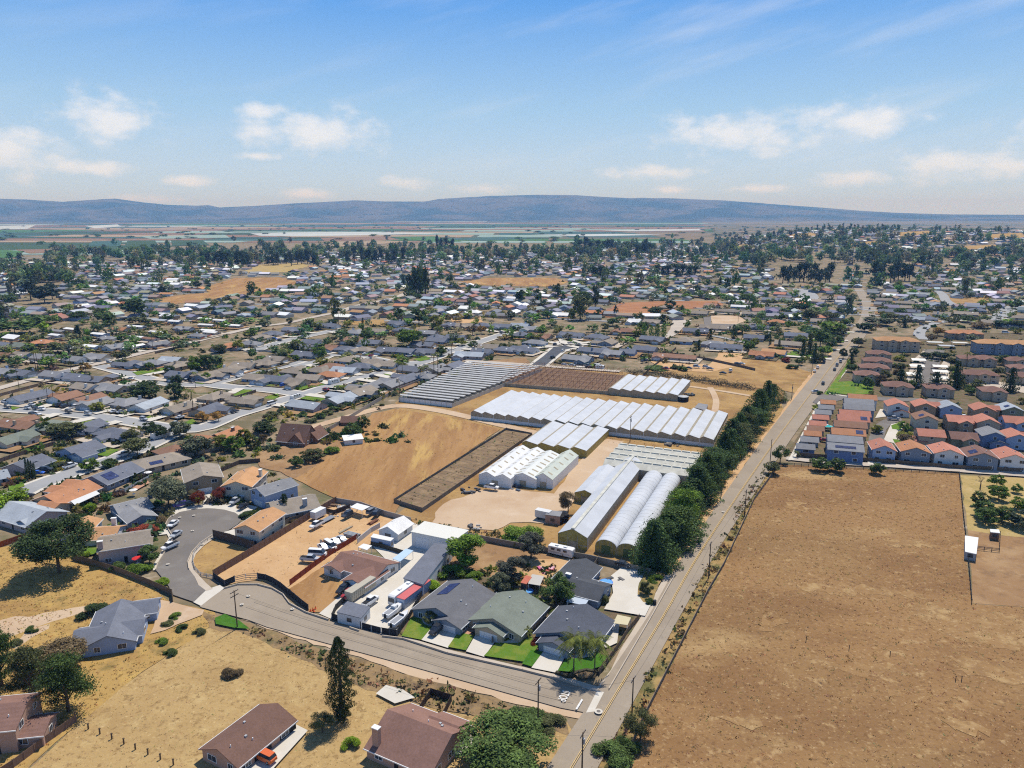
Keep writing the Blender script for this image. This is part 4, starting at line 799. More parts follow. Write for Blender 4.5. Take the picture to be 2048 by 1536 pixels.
# ------------------------------------------------------------------ greenhouses
GD = g(1427,895) - g(942,838); GRZ = math.atan2(GD.y, GD.x)                  # the nursery is laid out on one grid
def frame_from(a, b, z=0):
    A, B = g(*a, z), g(*b, z); d = B - A
    return A, GRZ, abs(d.x*math.cos(GRZ) + d.y*math.sin(GRZ))
def sawtooth(name, a, b, depth, n, label, eave=3.6, rise=1.15, roofm=None, lowm=None, detail=True, low=1.6):
    A, rz, L = frame_from(a, b); root = empty(name, A, rz); p = L / n
    for i in range(n):                                     # each bay: a white sheet sloping down to the right, a step up to the next
        m = MB(); x0, x1 = i*p, (i+1)*p; xr = x0 + 0.27*p
        m.prism([(-xr, eave+rise), (-x1+0.02, eave), (-x1+0.02, eave-0.1), (-xr, eave+rise-0.1)], -0.3, depth+0.3, 'y'); m.build('roof', roofm or M_POLY, root)
        m = MB(); m.prism([(-x0, eave), (-xr+0.01, eave+rise-0.01), (-xr+0.01, eave+rise-0.1), (-x0, eave-0.1)], -0.2, depth+0.2, 'y'); m.build('ridge_vent', M_BEIGE, root)
        m = MB(); m.prism([(-x0, eave-0.3), (-x1, eave-0.3), (-x1, eave-0.13), (-xr, eave+rise-0.13), (-x0, eave-0.13)], 0, 0.1, 'y'); m.build('gable_end', M_BEIGE if lowm is not M_YEL else M_YEL, root)
        if detail:
            m = MB(); m.box(x0-0.1, x0+0.12, -0.08, 0.0, 0, eave-0.1); m.build('column', M_WHITE, root)
    m = MB(); m.box(0, L, 0, 0.1, -0.2, low); m.box(0, L, depth-0.1, depth, -0.2, low); m.box(L-0.1, L, 0.1, depth-0.1, -0.2, low); m.box(0, 0.1, 0.1, depth-0.1, -0.2, low); m.build('lower_wall', lowm or M_WHITE, root)
    m = MB(); m.box(0, L, 0.02, 0.08, low, eave-0.3); m.box(L-0.08, L-0.02, 0.1, depth-0.1, low, eave-0.1); m.box(0.02, 0.08, 0.1, depth-0.1, low, eave-0.1); m.box(0, L, depth-0.08, depth-0.02, low, eave-0.2); m.build('side_sheet', M_BEIGE if lowm is not M_YEL else M_YEL, root)
    return tag(root, label, 'greenhouse')
sawtooth('greenhouse', (942,838), (1427,895), 48, 19, 'largest white sawtooth greenhouse with nineteen roof bays')
sawtooth('greenhouse', (1216,789), (1352,806), 40, 6, 'small white sawtooth greenhouse beside the bare frames', eave=3.4, rise=0.9, lowm=M_BEIGE, detail=False)
def strip_house():
    A, rz, L = frame_from((798,803), (905,815)); B = g(943,731); root = empty('shade_house', A, rz)
    d = B - A; d.rotate(Matrix.Rotation(-rz, 3, 'Z')); n = 19; dep = d.y; sk = d.x
    for i in range(n):
        t = i / n; y0 = dep*t; x0 = sk*t; L2 = L * (1 + 0.55*t)
        m = MB(); m.add([(x0, y0, 3.7), (x0+L2, y0, 3.7), (x0+L2+.3, y0+2.0, 3.95), (x0+.3, y0+2.0, 3.95)] + [(x0, y0, 3.6), (x0+L2, y0, 3.6), (x0+L2+.3, y0+2.0, 3.85), (x0+.3, y0+2.0, 3.85)], [(0,1,2,3),(7,6,5,4),(0,4,5,1),(1,5,6,2),(2,6,7,3),(3,7,4,0)]); m.build('roof_strip', M_STRIP, root)
        m = MB()
        for xx in np.linspace(x0, x0+L2, 5): m.tube((xx, y0+1.9, 0), (xx, y0+1.9, 4.0), 0.07, 0.07, 4)
        m.box(x0, x0+L2, y0+1.85, y0+1.95, 3.8, 3.95); m.build('frame', M_STEEL, root)
    m = MB(); m.box(0, L, -0.12, 0, -0.2, 2.4); m.build('lower_wall', M_WHITE, root)
    m = MB()
    for i in range(11): m.box(L*i/10-0.05, L*i/10+0.05, -0.2, -0.12, 0, 3.2)
    m.build('column', M_BEIGE, root)
    m = MB(); X1 = sk + L*1.55; m.add([(L,0,-.2),(X1,dep,-.2),(X1,dep,2.2),(L,0,2.2),(L-.15,0,-.2),(X1-.15,dep,-.2),(X1-.15,dep,2.2),(L-.15,0,2.2)], [(0,1,2,3),(7,6,5,4),(3,2,6,7),(0,3,7,4),(1,5,6,2)]); m.add([(0,0,-.2),(sk,dep,-.2),(sk,dep,2.2),(0,0,2.2),(.15,0,-.2),(sk+.15,dep,-.2),(sk+.15,dep,2.2),(.15,0,2.2)], [(3,2,1,0),(4,5,6,7),(7,6,2,3),(4,7,3,0),(2,6,5,1)]); m.build('side_sheet', M_POLYG, root)
    m = MB(); m.add([(0.3,0.2,0.05),(L-.3,0.2,0.05),(X1-.4,dep,0.05),(sk+.4,dep,0.05)], [(0,1,2,3)]); m.build('dark_floor', M_NET, root)
    tag(root, 'long shade house covered in narrow white roof strips', 'greenhouse')
strip_house()
def bare_frames():
    A, B, D = g(1000,772), g(1216,789), g(1056,735); root = empty('bare_greenhouse', A); u = (B - A); v = (D - A); n = 17
    for i in range(n + 1):
        p = u * i / n; m = MB()
        for k in range(6):
            q = p + v * k / 5; m.tube((q.x, q.y, 0), (q.x, q.y, 4.2), 0.09, 0.09, 4)
        m.tube((p.x, p.y, 4.2), ((p+v).x, (p+v).y, 4.2), 0.11, 0.11, 4); m.tube((p.x, p.y, 3.0), ((p+v).x, (p+v).y, 3.0), 0.08, 0.08, 4); m.build('frame_row', M_RUST, root)
    for k in range(6):
        q = v * k / 5; m = MB(); m.tube((q.x, q.y, 3.6), ((q+u).x, (q+u).y, 3.6), 0.09, 0.09, 4); m.build('beam', M_RUST, root)
    m = MB(); nrm = Vector((-u.y, u.x)).normalized(); m.obox(u/2, u, u.length/2, 0.1, -0.2, 2.0); m.build('lower_wall', M_BEIGE, root)
    tag(root, 'bare rusty greenhouse frames standing over brown soil', 'greenhouse frame')
bare_frames()
def gable_bays(name, a, b, depth, n, label, eave, rise, roofm, endm, sidem, run='y', skylights=0, vents=False, cat='greenhouse', ridge_gap=False, door=True):
    """n parallel gable roofs; ridges run away from the front edge a-b ('y') or along it ('x')"""
    A, rz, L = frame_from(a, b); root = empty(name, A, rz); p = (L if run == 'y' else depth) / n
    for i in range(n):
        m = MB(); x0, x1, xm = i*p, (i+1)*p, (i+.5)*p; e = 0.15
        if run == 'y':
            m.prism([(-x0, eave), (-xm, eave+rise), (-x1, eave), (-x1, eave-.1), (-xm, eave+rise-.1), (-x0, eave-.1)], -e, depth+e, 'y')
        else: m.prism([(x0, eave), (xm, eave+rise), (x1, eave), (x1, eave-.1), (xm, eave+rise-.1), (x0, eave-.1)][::-1], -e, L+e, 'x')
        ro = m.build('roof', roofm, root)
        m = MB()
        if run == 'y':
            for yy in (0.0, depth-0.06): m = MB(); m.prism([(-x0, eave-.12), (-x1, eave-.12), (-xm, eave+rise-.14)], yy, yy+0.06, 'y'); m.build('gable_end', endm, root)
        else:
            for xx in (0.0, L-0.06): m = MB(); m.prism([(x0, eave-.12), (x1, eave-.12), (xm, eave+rise-.14)], xx, xx+0.06, 'x'); m.build('gable_end', endm, root)
        if ridge_gap:
            m = MB(); m.box(xm-0.55, xm+0.55, 0, depth, eave+rise-0.14, eave+rise+0.12); m.build('ridge_vent', M_POLYG, ro)
        if skylights and run == 'y':
            for sgn in (-1, 1):
                for k in range(skylights):
                    y0 = depth*(k+.5)/skylights; f = [(x, eave + rise*(1-abs(x-xm)/(p/2)) + dz) for dz in (0.02, 0.06) for x in (xm + sgn*p*0.12, xm + sgn*p*0.34)]
                    m = MB(); m.add([(f[0][0], y0-.45, f[0][1]), (f[1][0], y0-.45, f[1][1]), (f[1][0], y0+.45, f[1][1]), (f[0][0], y0+.45, f[0][1]), (f[2][0], y0-.45, f[2][1]), (f[3][0], y0-.45, f[3][1]), (f[3][0], y0+.45, f[3][1]), (f[2][0], y0+.45, f[2][1])], [(0,3,2,1),(4,5,6,7),(0,1,5,4),(1,2,6,5),(2,3,7,6),(3,0,4,7)]); m.build('skylight', M_BEIGE, ro)
        if vents and run == 'x':
            for k in range(9):
                m = MB(); xx = L*(k+.5)/9; m.box(xx-1.6, xx+1.6, xm-0.2, xm+0.9, eave+rise-0.15, eave+rise+0.2); m.build('vent_flap', M_POLYG, ro)
    for y0 in (0.01, depth-.07): m = MB(); m.box(0, L, y0, y0+.06, -.2, eave-.12); m.build('end_wall', endm, root)
    for x0 in (0.01, L-.07): m = MB(); m.box(x0, x0+.06, .08, depth-.08, -.2, eave-.12); m.build('side_wall', sidem, root)
    m = MB()
    k = max(3, int(L/3))
    for i in range(k+1): m.box(L*i/k-.05, L*i/k+.05, -.06, 0.0, 0, eave-.1)
    m.box(0, L, -.06, 0.0, 1.3, 1.42); m.build('frame', M_STEEL if endm != M_WHITE else M_WHITE, root)
    if door:
        m = MB(); m.box(L*.5-1.3, L*.5+1.3, -.1, -.03, 0, 2.4); m.build('door', M_BEIGE, root)
    return tag(root, label, cat)
sawtooth('greenhouse', (1044,899), (1153,936), 34, 4, 'four narrow joined white roofed glasshouses with yellowed side', eave=3.3, rise=1.1, lowm=M_YEL, detail=False)
gable_bays('packing_shed', (958,968), (1018,981), 36, 2, 'white metal packing shed with rows of small skylights', 4.0, 1.5, plain('white_sheet_roof', (0.64,0.64,0.62), 0.5, 0.4, 0.06, 0.3), M_WHITE, M_WHITE, skylights=6, cat='packing shed')
gable_bays('packing_shed', (1019,969), (1064,985), 30, 1, 'middle white gabled shed with skylights beside the loading bay', 3.6, 1.9, plain('cream_sheet_roof', (0.60,0.61,0.57), 0.5, 0.4, 0.06, 0.3), M_WHITE, M_WHITE, skylights=7, cat='packing shed')
gable_bays('packing_shed', (1067,973), (1103,981), 31, 1, 'pale green roofed gabled barn with vented loading door', 3.8, 2.2, plain('pale_green_sheet_roof', (0.50,0.53,0.45), 0.5, 0.4, 0.08, 0.3), M_WHITE, M_WHITE, skylights=5, cat='barn')
gable_bays('greenhouse', (1206,950), (1376,978), 27, 4, 'translucent greenish glasshouse with four long ridges and roof vents', 4.2, 1.9, M_POLYG, M_BEIGE, M_BEIGE, run='x', vents=True, door=False)
gable_bays('greenhouse', (1116,1091), (1174,1102), 76, 1, 'long gabled plastic greenhouse with yellow front end wall', 4.3, 2.2, M_POLY, M_YEL, M_BEIGE, ridge_gap=True)
gable_bays('greenhouse', (1149,1003), (1186,1013), 30, 1, 'short white plastic house joined left of the long gabled one', 3.6, 1.4, M_POLY, M_YEL, M_YEL)
def tunnels(a, b, depth, label):
    A, rz, L = frame_from(a, b); root = empty('tunnel_greenhouse', A, rz); p = L/2
    for i in range(2):
        x0 = i*p; n = 14; arc = [(x0 + p/2 - math.cos(math.pi*k/n)*p/2, 2.3 + math.sin(math.pi*k/n)*2.3) for k in range(n+1)]
        m = MB(); vs = [(x, y, z) for y in (0, depth) for x, z in arc]; vs += [(x0+p/2+(x-x0-p/2)*.985, y, z-.06) for y in (0, depth) for x, z in arc]; N_ = n+1
        fs = [(k, k+1, N_+k+1, N_+k)[::-1] for k in range(n)] + [(2*N_+k, 2*N_+k+1, 3*N_+k+1, 3*N_+k) for k in range(n)] + [(k, k+1, 2*N_+k+1, 2*N_+k) for k in range(n)] + [(N_+k, N_+k+1, 3*N_+k+1, 3*N_+k)[::-1] for k in range(n)]
        m.add(vs, fs); m.build('plastic_cover', M_POLY, root)
        m = MB()
        for y in np.linspace(0.3, depth-0.3, 26):
            for k in range(n): m.tube((arc[k][0], y, arc[k][1]+.03), (arc[k+1][0], y, arc[k+1][1]+.03), 0.045, 0.045, 3)
        m.build('hoop', M_WHITE, root)
        for yy in (0.02, depth-.1):
            m = MB(); m.add([(x, yy, z-.05) for x, z in arc] + [(x0+p-.05, yy, -.2), (x0+.05, yy, -.2)], [tuple(range(n+3))] if yy > 1 else [tuple(range(n+3))[::-1]]); m.build('end_wall', M_YEL, root)
        m = MB(); m.box(x0+p/2-1.4, x0+p/2+1.4, -.06, 0.01, 0, 2.7); m.build('door', plain('green_mesh_door', (0.10,0.14,0.05), 0.8), root)
        m = MB()
        for xx in np.linspace(x0+.3, x0+p-.3, 7): m.box(xx-.05, xx+.05, -.05, 0.012, 0, 2.3 + 2.2*math.sin(math.acos(max(-1, min(1, (xx-x0-p/2)/(p/2))))))
        m.build('end_frame', M_BEIGE, root)
    m = MB(); m.box(-.05, 0.05, 0, depth, -.2, 2.3); m.box(L-.05, L+.05, 0, depth, -.2, 2.3); m.box(p-.06, p+.06, 0, depth, -.2, 2.25); m.build('side_wall', M_BEIGE, root)
    tag(root, label, 'greenhouse')
tunnels((1190,1104), (1276,1122), 78, 'round topped double tunnel greenhouse partly hidden by conifers')

# ------------------------------------------------------------------ townhouses and apartments on the right
TGRP = 'townhouses of the gated court'
def at_roof(px, py, z): return g(px, py, z)
tn = [(1724,791,'r','white'),(1717,800,'g','grey'),(1717,811,'g','slate'),(1709,823,'p','mauve'),(1706,833,'p','beige'),(1700,845,'b','beige'),(1696,860,'r','tan'),(1689,874,'g','grey'),(1690,890,'g','shadeblue')]
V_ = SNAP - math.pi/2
tl = ['orange roofed townhouse at the top of the tight left column by the lawn', 'upper of two grey roofed townhouses high in the tight left column', 'lower of two grey roofed townhouses high in the tight left column', 'pink tiled townhouse just below the two grey ones in the left column', 'pink tiled townhouse with small solar panel in the left column', 'brown tiled townhouse halfway down the tight left column', 'orange tiled townhouse with dark solar panel at its right end', 'plain grey roofed townhouse second from the bottom of the left column', 'deep shade-blue walled townhouse with a long solar strip beside the rear fence']
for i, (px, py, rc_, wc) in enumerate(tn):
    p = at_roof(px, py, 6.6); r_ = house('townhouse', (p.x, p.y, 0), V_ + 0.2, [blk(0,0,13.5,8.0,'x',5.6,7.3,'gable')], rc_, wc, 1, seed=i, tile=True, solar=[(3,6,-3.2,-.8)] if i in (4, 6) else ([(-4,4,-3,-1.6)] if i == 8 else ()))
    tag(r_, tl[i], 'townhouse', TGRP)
gl = [(1656,801,'r'),(1652,811,'g'),(1646,821,'g'),(1641,831,'p'),(1635,843,'p'),(1631,853,'b'),(1625,863,'r'),(1619,875,'g'),(1611,889,'g')]
gn = ['topmost garage, orange roofed, in the column along the main road', 'grey roofed garage second from the top of the roadside column', 'grey roofed garage third from the top of the roadside column', 'reddish roofed garage fourth from the top of the roadside column', 'pink roofed garage in the middle of the roadside column', 'brown roofed garage just below the middle of the roadside column', 'bright orange roofed garage third from the bottom of the roadside column', 'grey roofed garage second from the bottom of the roadside column', 'shade-blue walled grey roofed garage at the bottom of the roadside column']
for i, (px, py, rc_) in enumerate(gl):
    p = at_roof(px, py, 3.6); r_ = house('garage_building', (p.x, p.y, 0), V_ + 0.2, [blk(0,0,7.0,6.2,'x',2.7,4.0,'gable')], rc_, 'shadeblue' if i == 8 else 'grey', 1, seed=i, tile=True); tag(r_, gn[i], 'garage', 'garages in the roadside column')
FR = [(1775,893,'p','blue','light shade-blue townhouse with pink roof, leftmost facing the brown field', 6), (1838,897,'r','slate','slate grey townhouse with orange roof facing the brown field', 7), (1905,901,'p','white','white townhouse with dark shuttered windows facing the brown field', 7), (1973,908,'m','slate','blue-grey townhouse with brown roof and solar panel facing the field', 7), (2035,911,'p','white','white townhouse with pink roof cut by the right edge facing the field', 6.5)]
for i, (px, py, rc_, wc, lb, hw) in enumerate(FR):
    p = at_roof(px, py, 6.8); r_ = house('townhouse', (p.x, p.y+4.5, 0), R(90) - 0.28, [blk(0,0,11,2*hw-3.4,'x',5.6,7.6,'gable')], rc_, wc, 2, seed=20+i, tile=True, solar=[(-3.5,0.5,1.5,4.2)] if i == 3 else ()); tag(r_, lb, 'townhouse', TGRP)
SR = [(1860,862,'p','beige','pink tiled townhouse with white upper balcony left of the brown one'), (1925,868,'m','olive','olive townhouse with brown roof and long white balcony'), (1983,862,'g','shadeblue','deep shade-blue townhouse with grey roof and white window trim'), (2030,866,'p','blue','pink tiled shade-blue townhouse by the right edge in the second row'),
      (1850,830,'b','cream','brown tiled townhouse with pale solar strips above the round planting'), (1917,834,'p','tan','pink tiled townhouse with low front wing and small panel'), (1971,836,'p','beige','plain pink gabled townhouse behind the deep shade-blue one'), (2030,836,'p','blue','pink tiled townhouse with shade-blue walls in the third row by the right edge'),
      (1793,804,'p','white','white townhouse with pink roof above the curving private road'), (1847,805,'p','tan','red tiled townhouse in front of the dark conifers'), (1898,808,'l','blue','pale grey roofed shade-blue townhouse in front of the tallest dark conifer'), (1965,812,'p','tan','pink tiled townhouse with a shaded carport in the back row'), (2020,812,'l','olive','pale grey roofed olive townhouse with solar panel in the back row'), (2085,830,'p','cream','pink tiled townhouse just past the right edge'), (2085,900,'g','slate','grey townhouse just past the right edge')]
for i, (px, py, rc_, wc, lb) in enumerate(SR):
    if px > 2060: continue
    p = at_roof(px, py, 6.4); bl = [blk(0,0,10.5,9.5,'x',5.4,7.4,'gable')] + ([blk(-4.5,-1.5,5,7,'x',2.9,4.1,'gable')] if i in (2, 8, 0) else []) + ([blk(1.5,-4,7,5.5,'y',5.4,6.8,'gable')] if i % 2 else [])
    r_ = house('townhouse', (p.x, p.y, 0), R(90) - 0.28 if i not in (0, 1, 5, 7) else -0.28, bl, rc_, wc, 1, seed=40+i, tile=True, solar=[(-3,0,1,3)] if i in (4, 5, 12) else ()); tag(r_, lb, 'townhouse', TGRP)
AP = [(1793,676,30,13,'o','beige',8.4,'long three-storey orange roofed apartment block beside the main road'), (2010,682,40,13,'o','slate',8.4,'long three-storey orange roofed apartment block near the right edge'), (1929,662,26,11,'r','tan',5.5,'low orange roofed block behind the white carports')]
for i, (px, py, L, Wd, rc_, wc, e, lb) in enumerate(AP):
    p = at_roof(px, py, e+1.2); r_ = house('apartment_building', (p.x, p.y, 0), -0.22, [blk(0,0,L,Wd,'x',e,e+2.3,'hip'), blk(-L*.14,-5,6,6,'y',e,e+1.1,'gable'), blk(L*.14,-5,6,6,'y',e,e+1.1,'gable')], rc_, wc, 1, seed=70+i, tile=True); tag(r_, lb, 'apartment block')
BR = [(1757,703,15,'topmost of four stacked maroon roofed apartment houses near the road'), (1754,717,17,'second from the top of four stacked maroon apartment houses'), (1748,730,17,'third from the top of four stacked maroon apartment houses'), (1734,744,14,'lowest of four stacked maroon apartment houses, beside the lawn'), (1937,712,12,'maroon hip roofed apartment house left of its joined twin'), (1968,713,13,'maroon apartment house with balconies joined to its left twin'), (1957,743,20,'wide maroon roofed apartment house facing the white carport roof'), (1795,766,15,'maroon roofed house behind the two dark conifers by the lawn'), (1877,770,14,'maroon roofed house between the dark conifers'), (1985,776,12,'small maroon gabled house left of a dark conifer at right'), (2032,716,12,'uppermost maroon apartment house at the right edge'), (2038,731,12,'middle maroon apartment house at the right edge'), (2043,747,12,'lowest maroon apartment house at the right edge')]
for i, (px, py, L, lb) in enumerate(BR):
    p = at_roof(px, py, 6.4); r_ = house('apartment_building', (p.x, p.y, 0), -0.28, [blk(0,0,L,11,'x',5.5,7.6,'hip'), blk(1.5,-4,6,6,'y',5.5,6.7,'gable')], 'm', 'beige', 1, seed=90+i, tile=True); tag(r_, lb, 'apartment house', 'maroon roofed apartment houses')
for i, (px, py) in enumerate([(1836,718),(1833,730),(1827,746),(1879,731),(1879,741),(1879,754),(1870,683),(1893,690),(1920,684)]):
    p = at_roof(px, py, 3.0); lb = ['top','middle','bottom'][i % 3] + ' pale gabled carport ' + ('left of the private car park', 'right of the private car park', '')[i // 3] if i < 6 else ['pale flat carport left of the grey ramp', 'grey roofed carport in the middle above the car park', 'pale flat carport right of the grey ramp'][i-6]
    r_ = empty('carport', (p.x, p.y, 0), -0.22); w = 9 if i < 6 else 11; m = MB()
    if i < 6: m.prism([(-3.2,2.5),(0,3.5),(3.2,2.5),(3.2,2.38),(0,3.38),(-3.2,2.38)][::-1], -w/2, w/2, 'x')
    else: m.box(-w/2, w/2, -3, 3, 2.5, 2.65)
    m.build('roof', M_METAL, r_, (0.62,0.60,0.53) if i != 7 else (0.42,0.43,0.44))
    for sx_ in (-1, 1):
        for sy_ in (-1, 1): m = MB(); m.box(sx_*w*.45-.08, sx_*w*.45+.08, sy_*2.6-.08, sy_*2.6+.08, -.1, 2.45); m.build('post', M_BEIGE, r_)
    tag(r_, lb, 'carport', 'carports of the apartment houses')
# ------------------------------------------------------------------ labels: what a thing looks like, where it stands, and which of its kind it is
PLACES = [((60,690),'at the left edge above the tan lane'), ((190,665),'among white roofs left of the tall pole'), ((330,650),'in the white roofed mobile home rows'), ((450,645),'at the right end of the mobile homes'),
 ((40,795),'on the upper street at the left edge'), ((250,805),'across the street above the solar roof'), ((150,860),'in the row backing onto dark garden trees'), ((410,805),'by the street bend with the tall palm'),
 ((320,735),'in the row below the fenced lane'), ((470,735),'by the upper bend of the pale street'), ((560,690),'along the upper curving street'), ((560,755),'inside the loop of pale streets'), ((690,785),'along the wall near the shade house'), ((700,700),'around the bright round street tree'),
 ((790,745),'by the palms left of the shade house'), ((850,690),'around the big yellow-green trees'), ((950,700),'by the street above the shade house'), ((950,640),'along the pale dirt lot'), ((1050,680),'left of the dark cul-de-sac'), ((1200,690),'right of the dark cul-de-sac'), ((1130,610),'near the white barn among tall trees'),
 ((1350,690),'above the dirt yard with parked vehicles'), ((1450,640),'around the round dirt island'), ((1520,690),'left of the road above the dry field'), ((1600,650),'left of the main road below the grove'), ((1380,580),'beyond the red ploughed field'), ((1700,650),'beside the main road bend'), ((1800,600),'right of the far end of the road'),
 ((1850,650),'above the orange apartment blocks'), ((1980,630),'around the pale loop street at right'), ((1900,740),'among the maroon apartment houses'), ((1850,850),'among the townhouses'), ((640,620),'beyond the mobile homes'), ((780,610),'where the tan lane climbs away'), ((120,930),'along the near left street'), ((400,960),'around the round court'), ((420,1090),'by the sunken lot'),
 ((600,880),'around the steep brown chalet'), ((720,820),'on the edge of the brown field'), ((690,1100),'in the orange dirt yard'), ((770,1190),'in the concrete yard'), ((1000,1230),'around the three near homes'), ((1060,1140),'in the back yards behind them'), ((1230,1160),'by the big concrete parking pad'), ((1100,1040),'in the pale nursery yard'), ((1000,960),'by the white packing sheds'),
 ((1430,950),'along the main road by the greenhouses'), ((1600,920),'at the corner of the brown field'), ((1990,1010),'in the small orchard'), ((1290,1450),'on the verge of the brown field'), ((100,1150),'on the golden slope'), ((80,1380),'above the stucco corner house'), ((250,560),'in the far left tree belt'), ((680,530),'in the dark grove beyond the town'), ((900,500),'at the far edge of town'), ((1200,510),'in the far central tree belt'), ((1600,540),'in the dark grove above the road'), ((1800,500),'on the far wooded rise'), ((1780,550),'in the grove beyond the road end'), ((330,1240),'by the gravel garden'), ((500,1300),'on the mown field'), ((900,1400),'by the street corner weeds'), ((1350,745),'along the back of the nursery'), ((120,600),'in the left edge tree clump')]
ORD = ['first','second','third','fourth','fifth','sixth','seventh','eighth','ninth','tenth','eleventh','twelfth','thirteenth','fourteenth','fifteenth','sixteenth','seventeenth','eighteenth','nineteenth','twentieth']
def later(o, look, noun, cat=None, group=None, place=None, p=None):
    p = p or pix(o.location)
    if place is None: place = min(PLACES, key=lambda q: (q[0][0]-p[0])**2 + (2.4*(q[0][1]-p[1]))**2)[1]
    o['category'] = cat or noun; REG.append((o, look, noun, place, p))
    if group: o['group'] = group
    return o
def write_labels():
    by = {}
    for r in REG: by.setdefault((r[1], r[2], r[3]), []).append(r)
    for (look, noun, place), rs in by.items():
        rs.sort(key=lambda r: r[4][0])
        for i, r in enumerate(rs):
            if len(rs) == 1: r[0]['label'] = f'{look} {noun} {place}'
            elif i == 0: r[0]['label'] = f'leftmost {look} {noun} {place}'
            elif i == len(rs)-1: r[0]['label'] = f'rightmost {look} {noun} {place}'
            else: r[0]['label'] = f'{look} {noun} {place}, {ORD[min(i, 19)]} from the left'

# ------------------------------------------------------------------ the suburb: one line per house read off the photograph (roof middle, roof colour, way it runs)
MID = """60 789 c u 20;130 790 b u;176 795 b u;190 803 g u;258 800 g u;296 805 l u 19;356 812 t u;414 815 c u;172 770 t v;226 772 g v 18;430 788 t u;492 795 t u;42 845 b v 20;96 846 n u;170 850 c u;234 862 c v 20;28 872 n u
146 750 c v;182 755 c v 19;270 724 c u;304 722 g v;340 717 l v;358 725 t v;360 746 c v;416 748 t u;463 735 t u;494 727 t v;447 691 r u;501 684 g v
273 650 w v 16 6;316 661 w v 16 6;272 671 w v 15 6;300 674 b v 15 6;320 638 l v 15 7;368 654 g v 16 8;411 635 w v 16 6;440 638 w v 14 6;413 647 w v 15 6;468 648 w v 15 6;418 658 w v 15 6;397 669 g v 14 8;264 690 w u 18 6;322 686 g u 18 8;493 627 l v 16 8;331 625 w v 14 6;398 624 t v 15 8;440 662 w v 14 7;350 640 w v 13 6
29 672 w v 16;9 687 c v;42 688 n v;85 671 t v 18 7;87 681 r v;45 707 t v;7 708 b v;90 711 g v;156 715 g v;202 713 g v 17;60 744 c v;12 740 g v;88 742 g v;138 692 w v 15 7;112 667 w v 13 6;117 659 g v 16 7;143 655 w v 15 6;199 665 w v 15 7;216 673 g v 16 8;238 656 r v 17 9;231 691 g u;182 689 w v 15 7
524 671 t v;547 664 c v;588 657 c v 18;628 646 c v;661 649 c v;624 682 c v;614 692 c v 18;659 692 b v;690 696 c v;728 696 t v;708 662 g v;710 677 b v;757 660 t v;742 682 c v;603 711 c v 18;576 717 t v;532 725 t v 18;520 752 t v 18;556 755 c v 18;620 752 t v 14;594 760 t v 12;664 729 b v;660 746 r v;690 737 l v;726 728 c v 18;696 717 t v;752 724 t v;590 739 t v;637 737 t v;680 793 l u 20;725 778 t u 17;612 806 l v 18;757 767 g u 17
782 762 g u 18;808 756 c u 17;822 735 c v;833 751 g v 13;875 734 g u 18;905 729 c u 17;937 708 l v 20;964 700 c v;978 691 t v;1014 696 c v 17;776 697 c v;812 699 c v;847 686 c v 18;876 678 c v;862 700 c v;856 663 g v;873 671 c v 13;912 672 c v;795 644 c v 15;805 657 c v;902 647 c v;930 649 t v;966 648 c v;1005 650 c v;776 728 t v;930 628 t v 17;945 622 w v 16
1040 649 l v;1063 655 g v;1042 667 c v;1084 670 b v;1144 667 c v 19;1194 671 c v 19;1250 659 b v 20;1216 682 t u;1070 682 g v 18;1045 696 c v 20;1184 698 c v 18;1156 714 g v 20;1227 703 g v 14;1256 701 c v 12;1131 590 b v 20;1105 601 w v 20 10;1121 627 w v 18;1205 601 c v
1306 675 c v 20;1291 695 c v 17;1350 710 b v 28 9;1372 677 t u 17;1450 690 c v 24;1430 685 g v 18;1392 659 c v 20;1420 652 t v 16;1455 654 t v 18;1400 624 t v 15;1455 620 t v 26 9;1505 625 t v 18 9;1482 611 w v 20 8;1517 652 c u 15;1508 672 c v;1527 705 r v 17;1305 641 t v;1334 612 t v 16;1270 640 w v 12
1592 668 c v 18;1623 652 t v 14;1640 640 t v 15;1578 685 t v 20;1553 641 r v 15;1567 626 c v 20;1546 702 o v 17;1658 595 t v 18;1667 584 c v 17;1546 616 c v 15;1600 626 c v 12
1768 598 t v 18;1782 620 c v 17;1840 575 g v 18;1872 570 c v 18;1836 590 c v 18;1810 604 t v 18;1817 613 t v 17;1864 605 g v 16;1861 614 g v 18;1822 621 c v 17;1933 583 c v 22;1884 626 t v;1940 626 t v 20;1955 618 c v 16;1871 637 c v 14;1838 635 l v;2019 577 o v 17;1917 569 w v 15;1987 643 t v 20;2025 648 c v 17;1750 605 g v 17;1755 590 t v 17;1780 585 t v 18;2000 600 t v 17;2030 632 t v;2035 560 t v;1960 573 t v;1990 560 g v;1900 560 t v;1850 563 g v"""
WALLS = ['white','cream','beige','beige','grey','slate','blue','tan','mauve','white']
TRUTH = {'c': 'charcoal roofed','g': 'grey roofed','l': 'pale grey roofed','n': 'green-grey roofed','t': 'taupe roofed','b': 'brown roofed','r': 'terracotta roofed','w': 'white roofed','o': 'orange roofed'}
CLEAR = [(r.location.to_2d(), max(b[0]['L'], b[0]['W'])/2 + 2) for r, b in HOUSES]
def near_road(p, far=60):
    best = (1e9, None)
    for c, w in ROADS:
        for q in c:
            d = (q - p).length
            if d < best[0]: best = (d, q, w)
    return best
rows = []
for ln in MID.replace('\n', ';').split(';'):
    a = ln.split()
    if len(a) >= 4: rows.append([float(a[0]), float(a[1]), a[2], a[3], float(a[4]) if len(a) > 4 else 15.5, float(a[5]) if len(a) > 5 else 11.0])
rnd = random.Random(11)
P = [g(r[0], r[1], 3.6).to_2d() for r in rows]
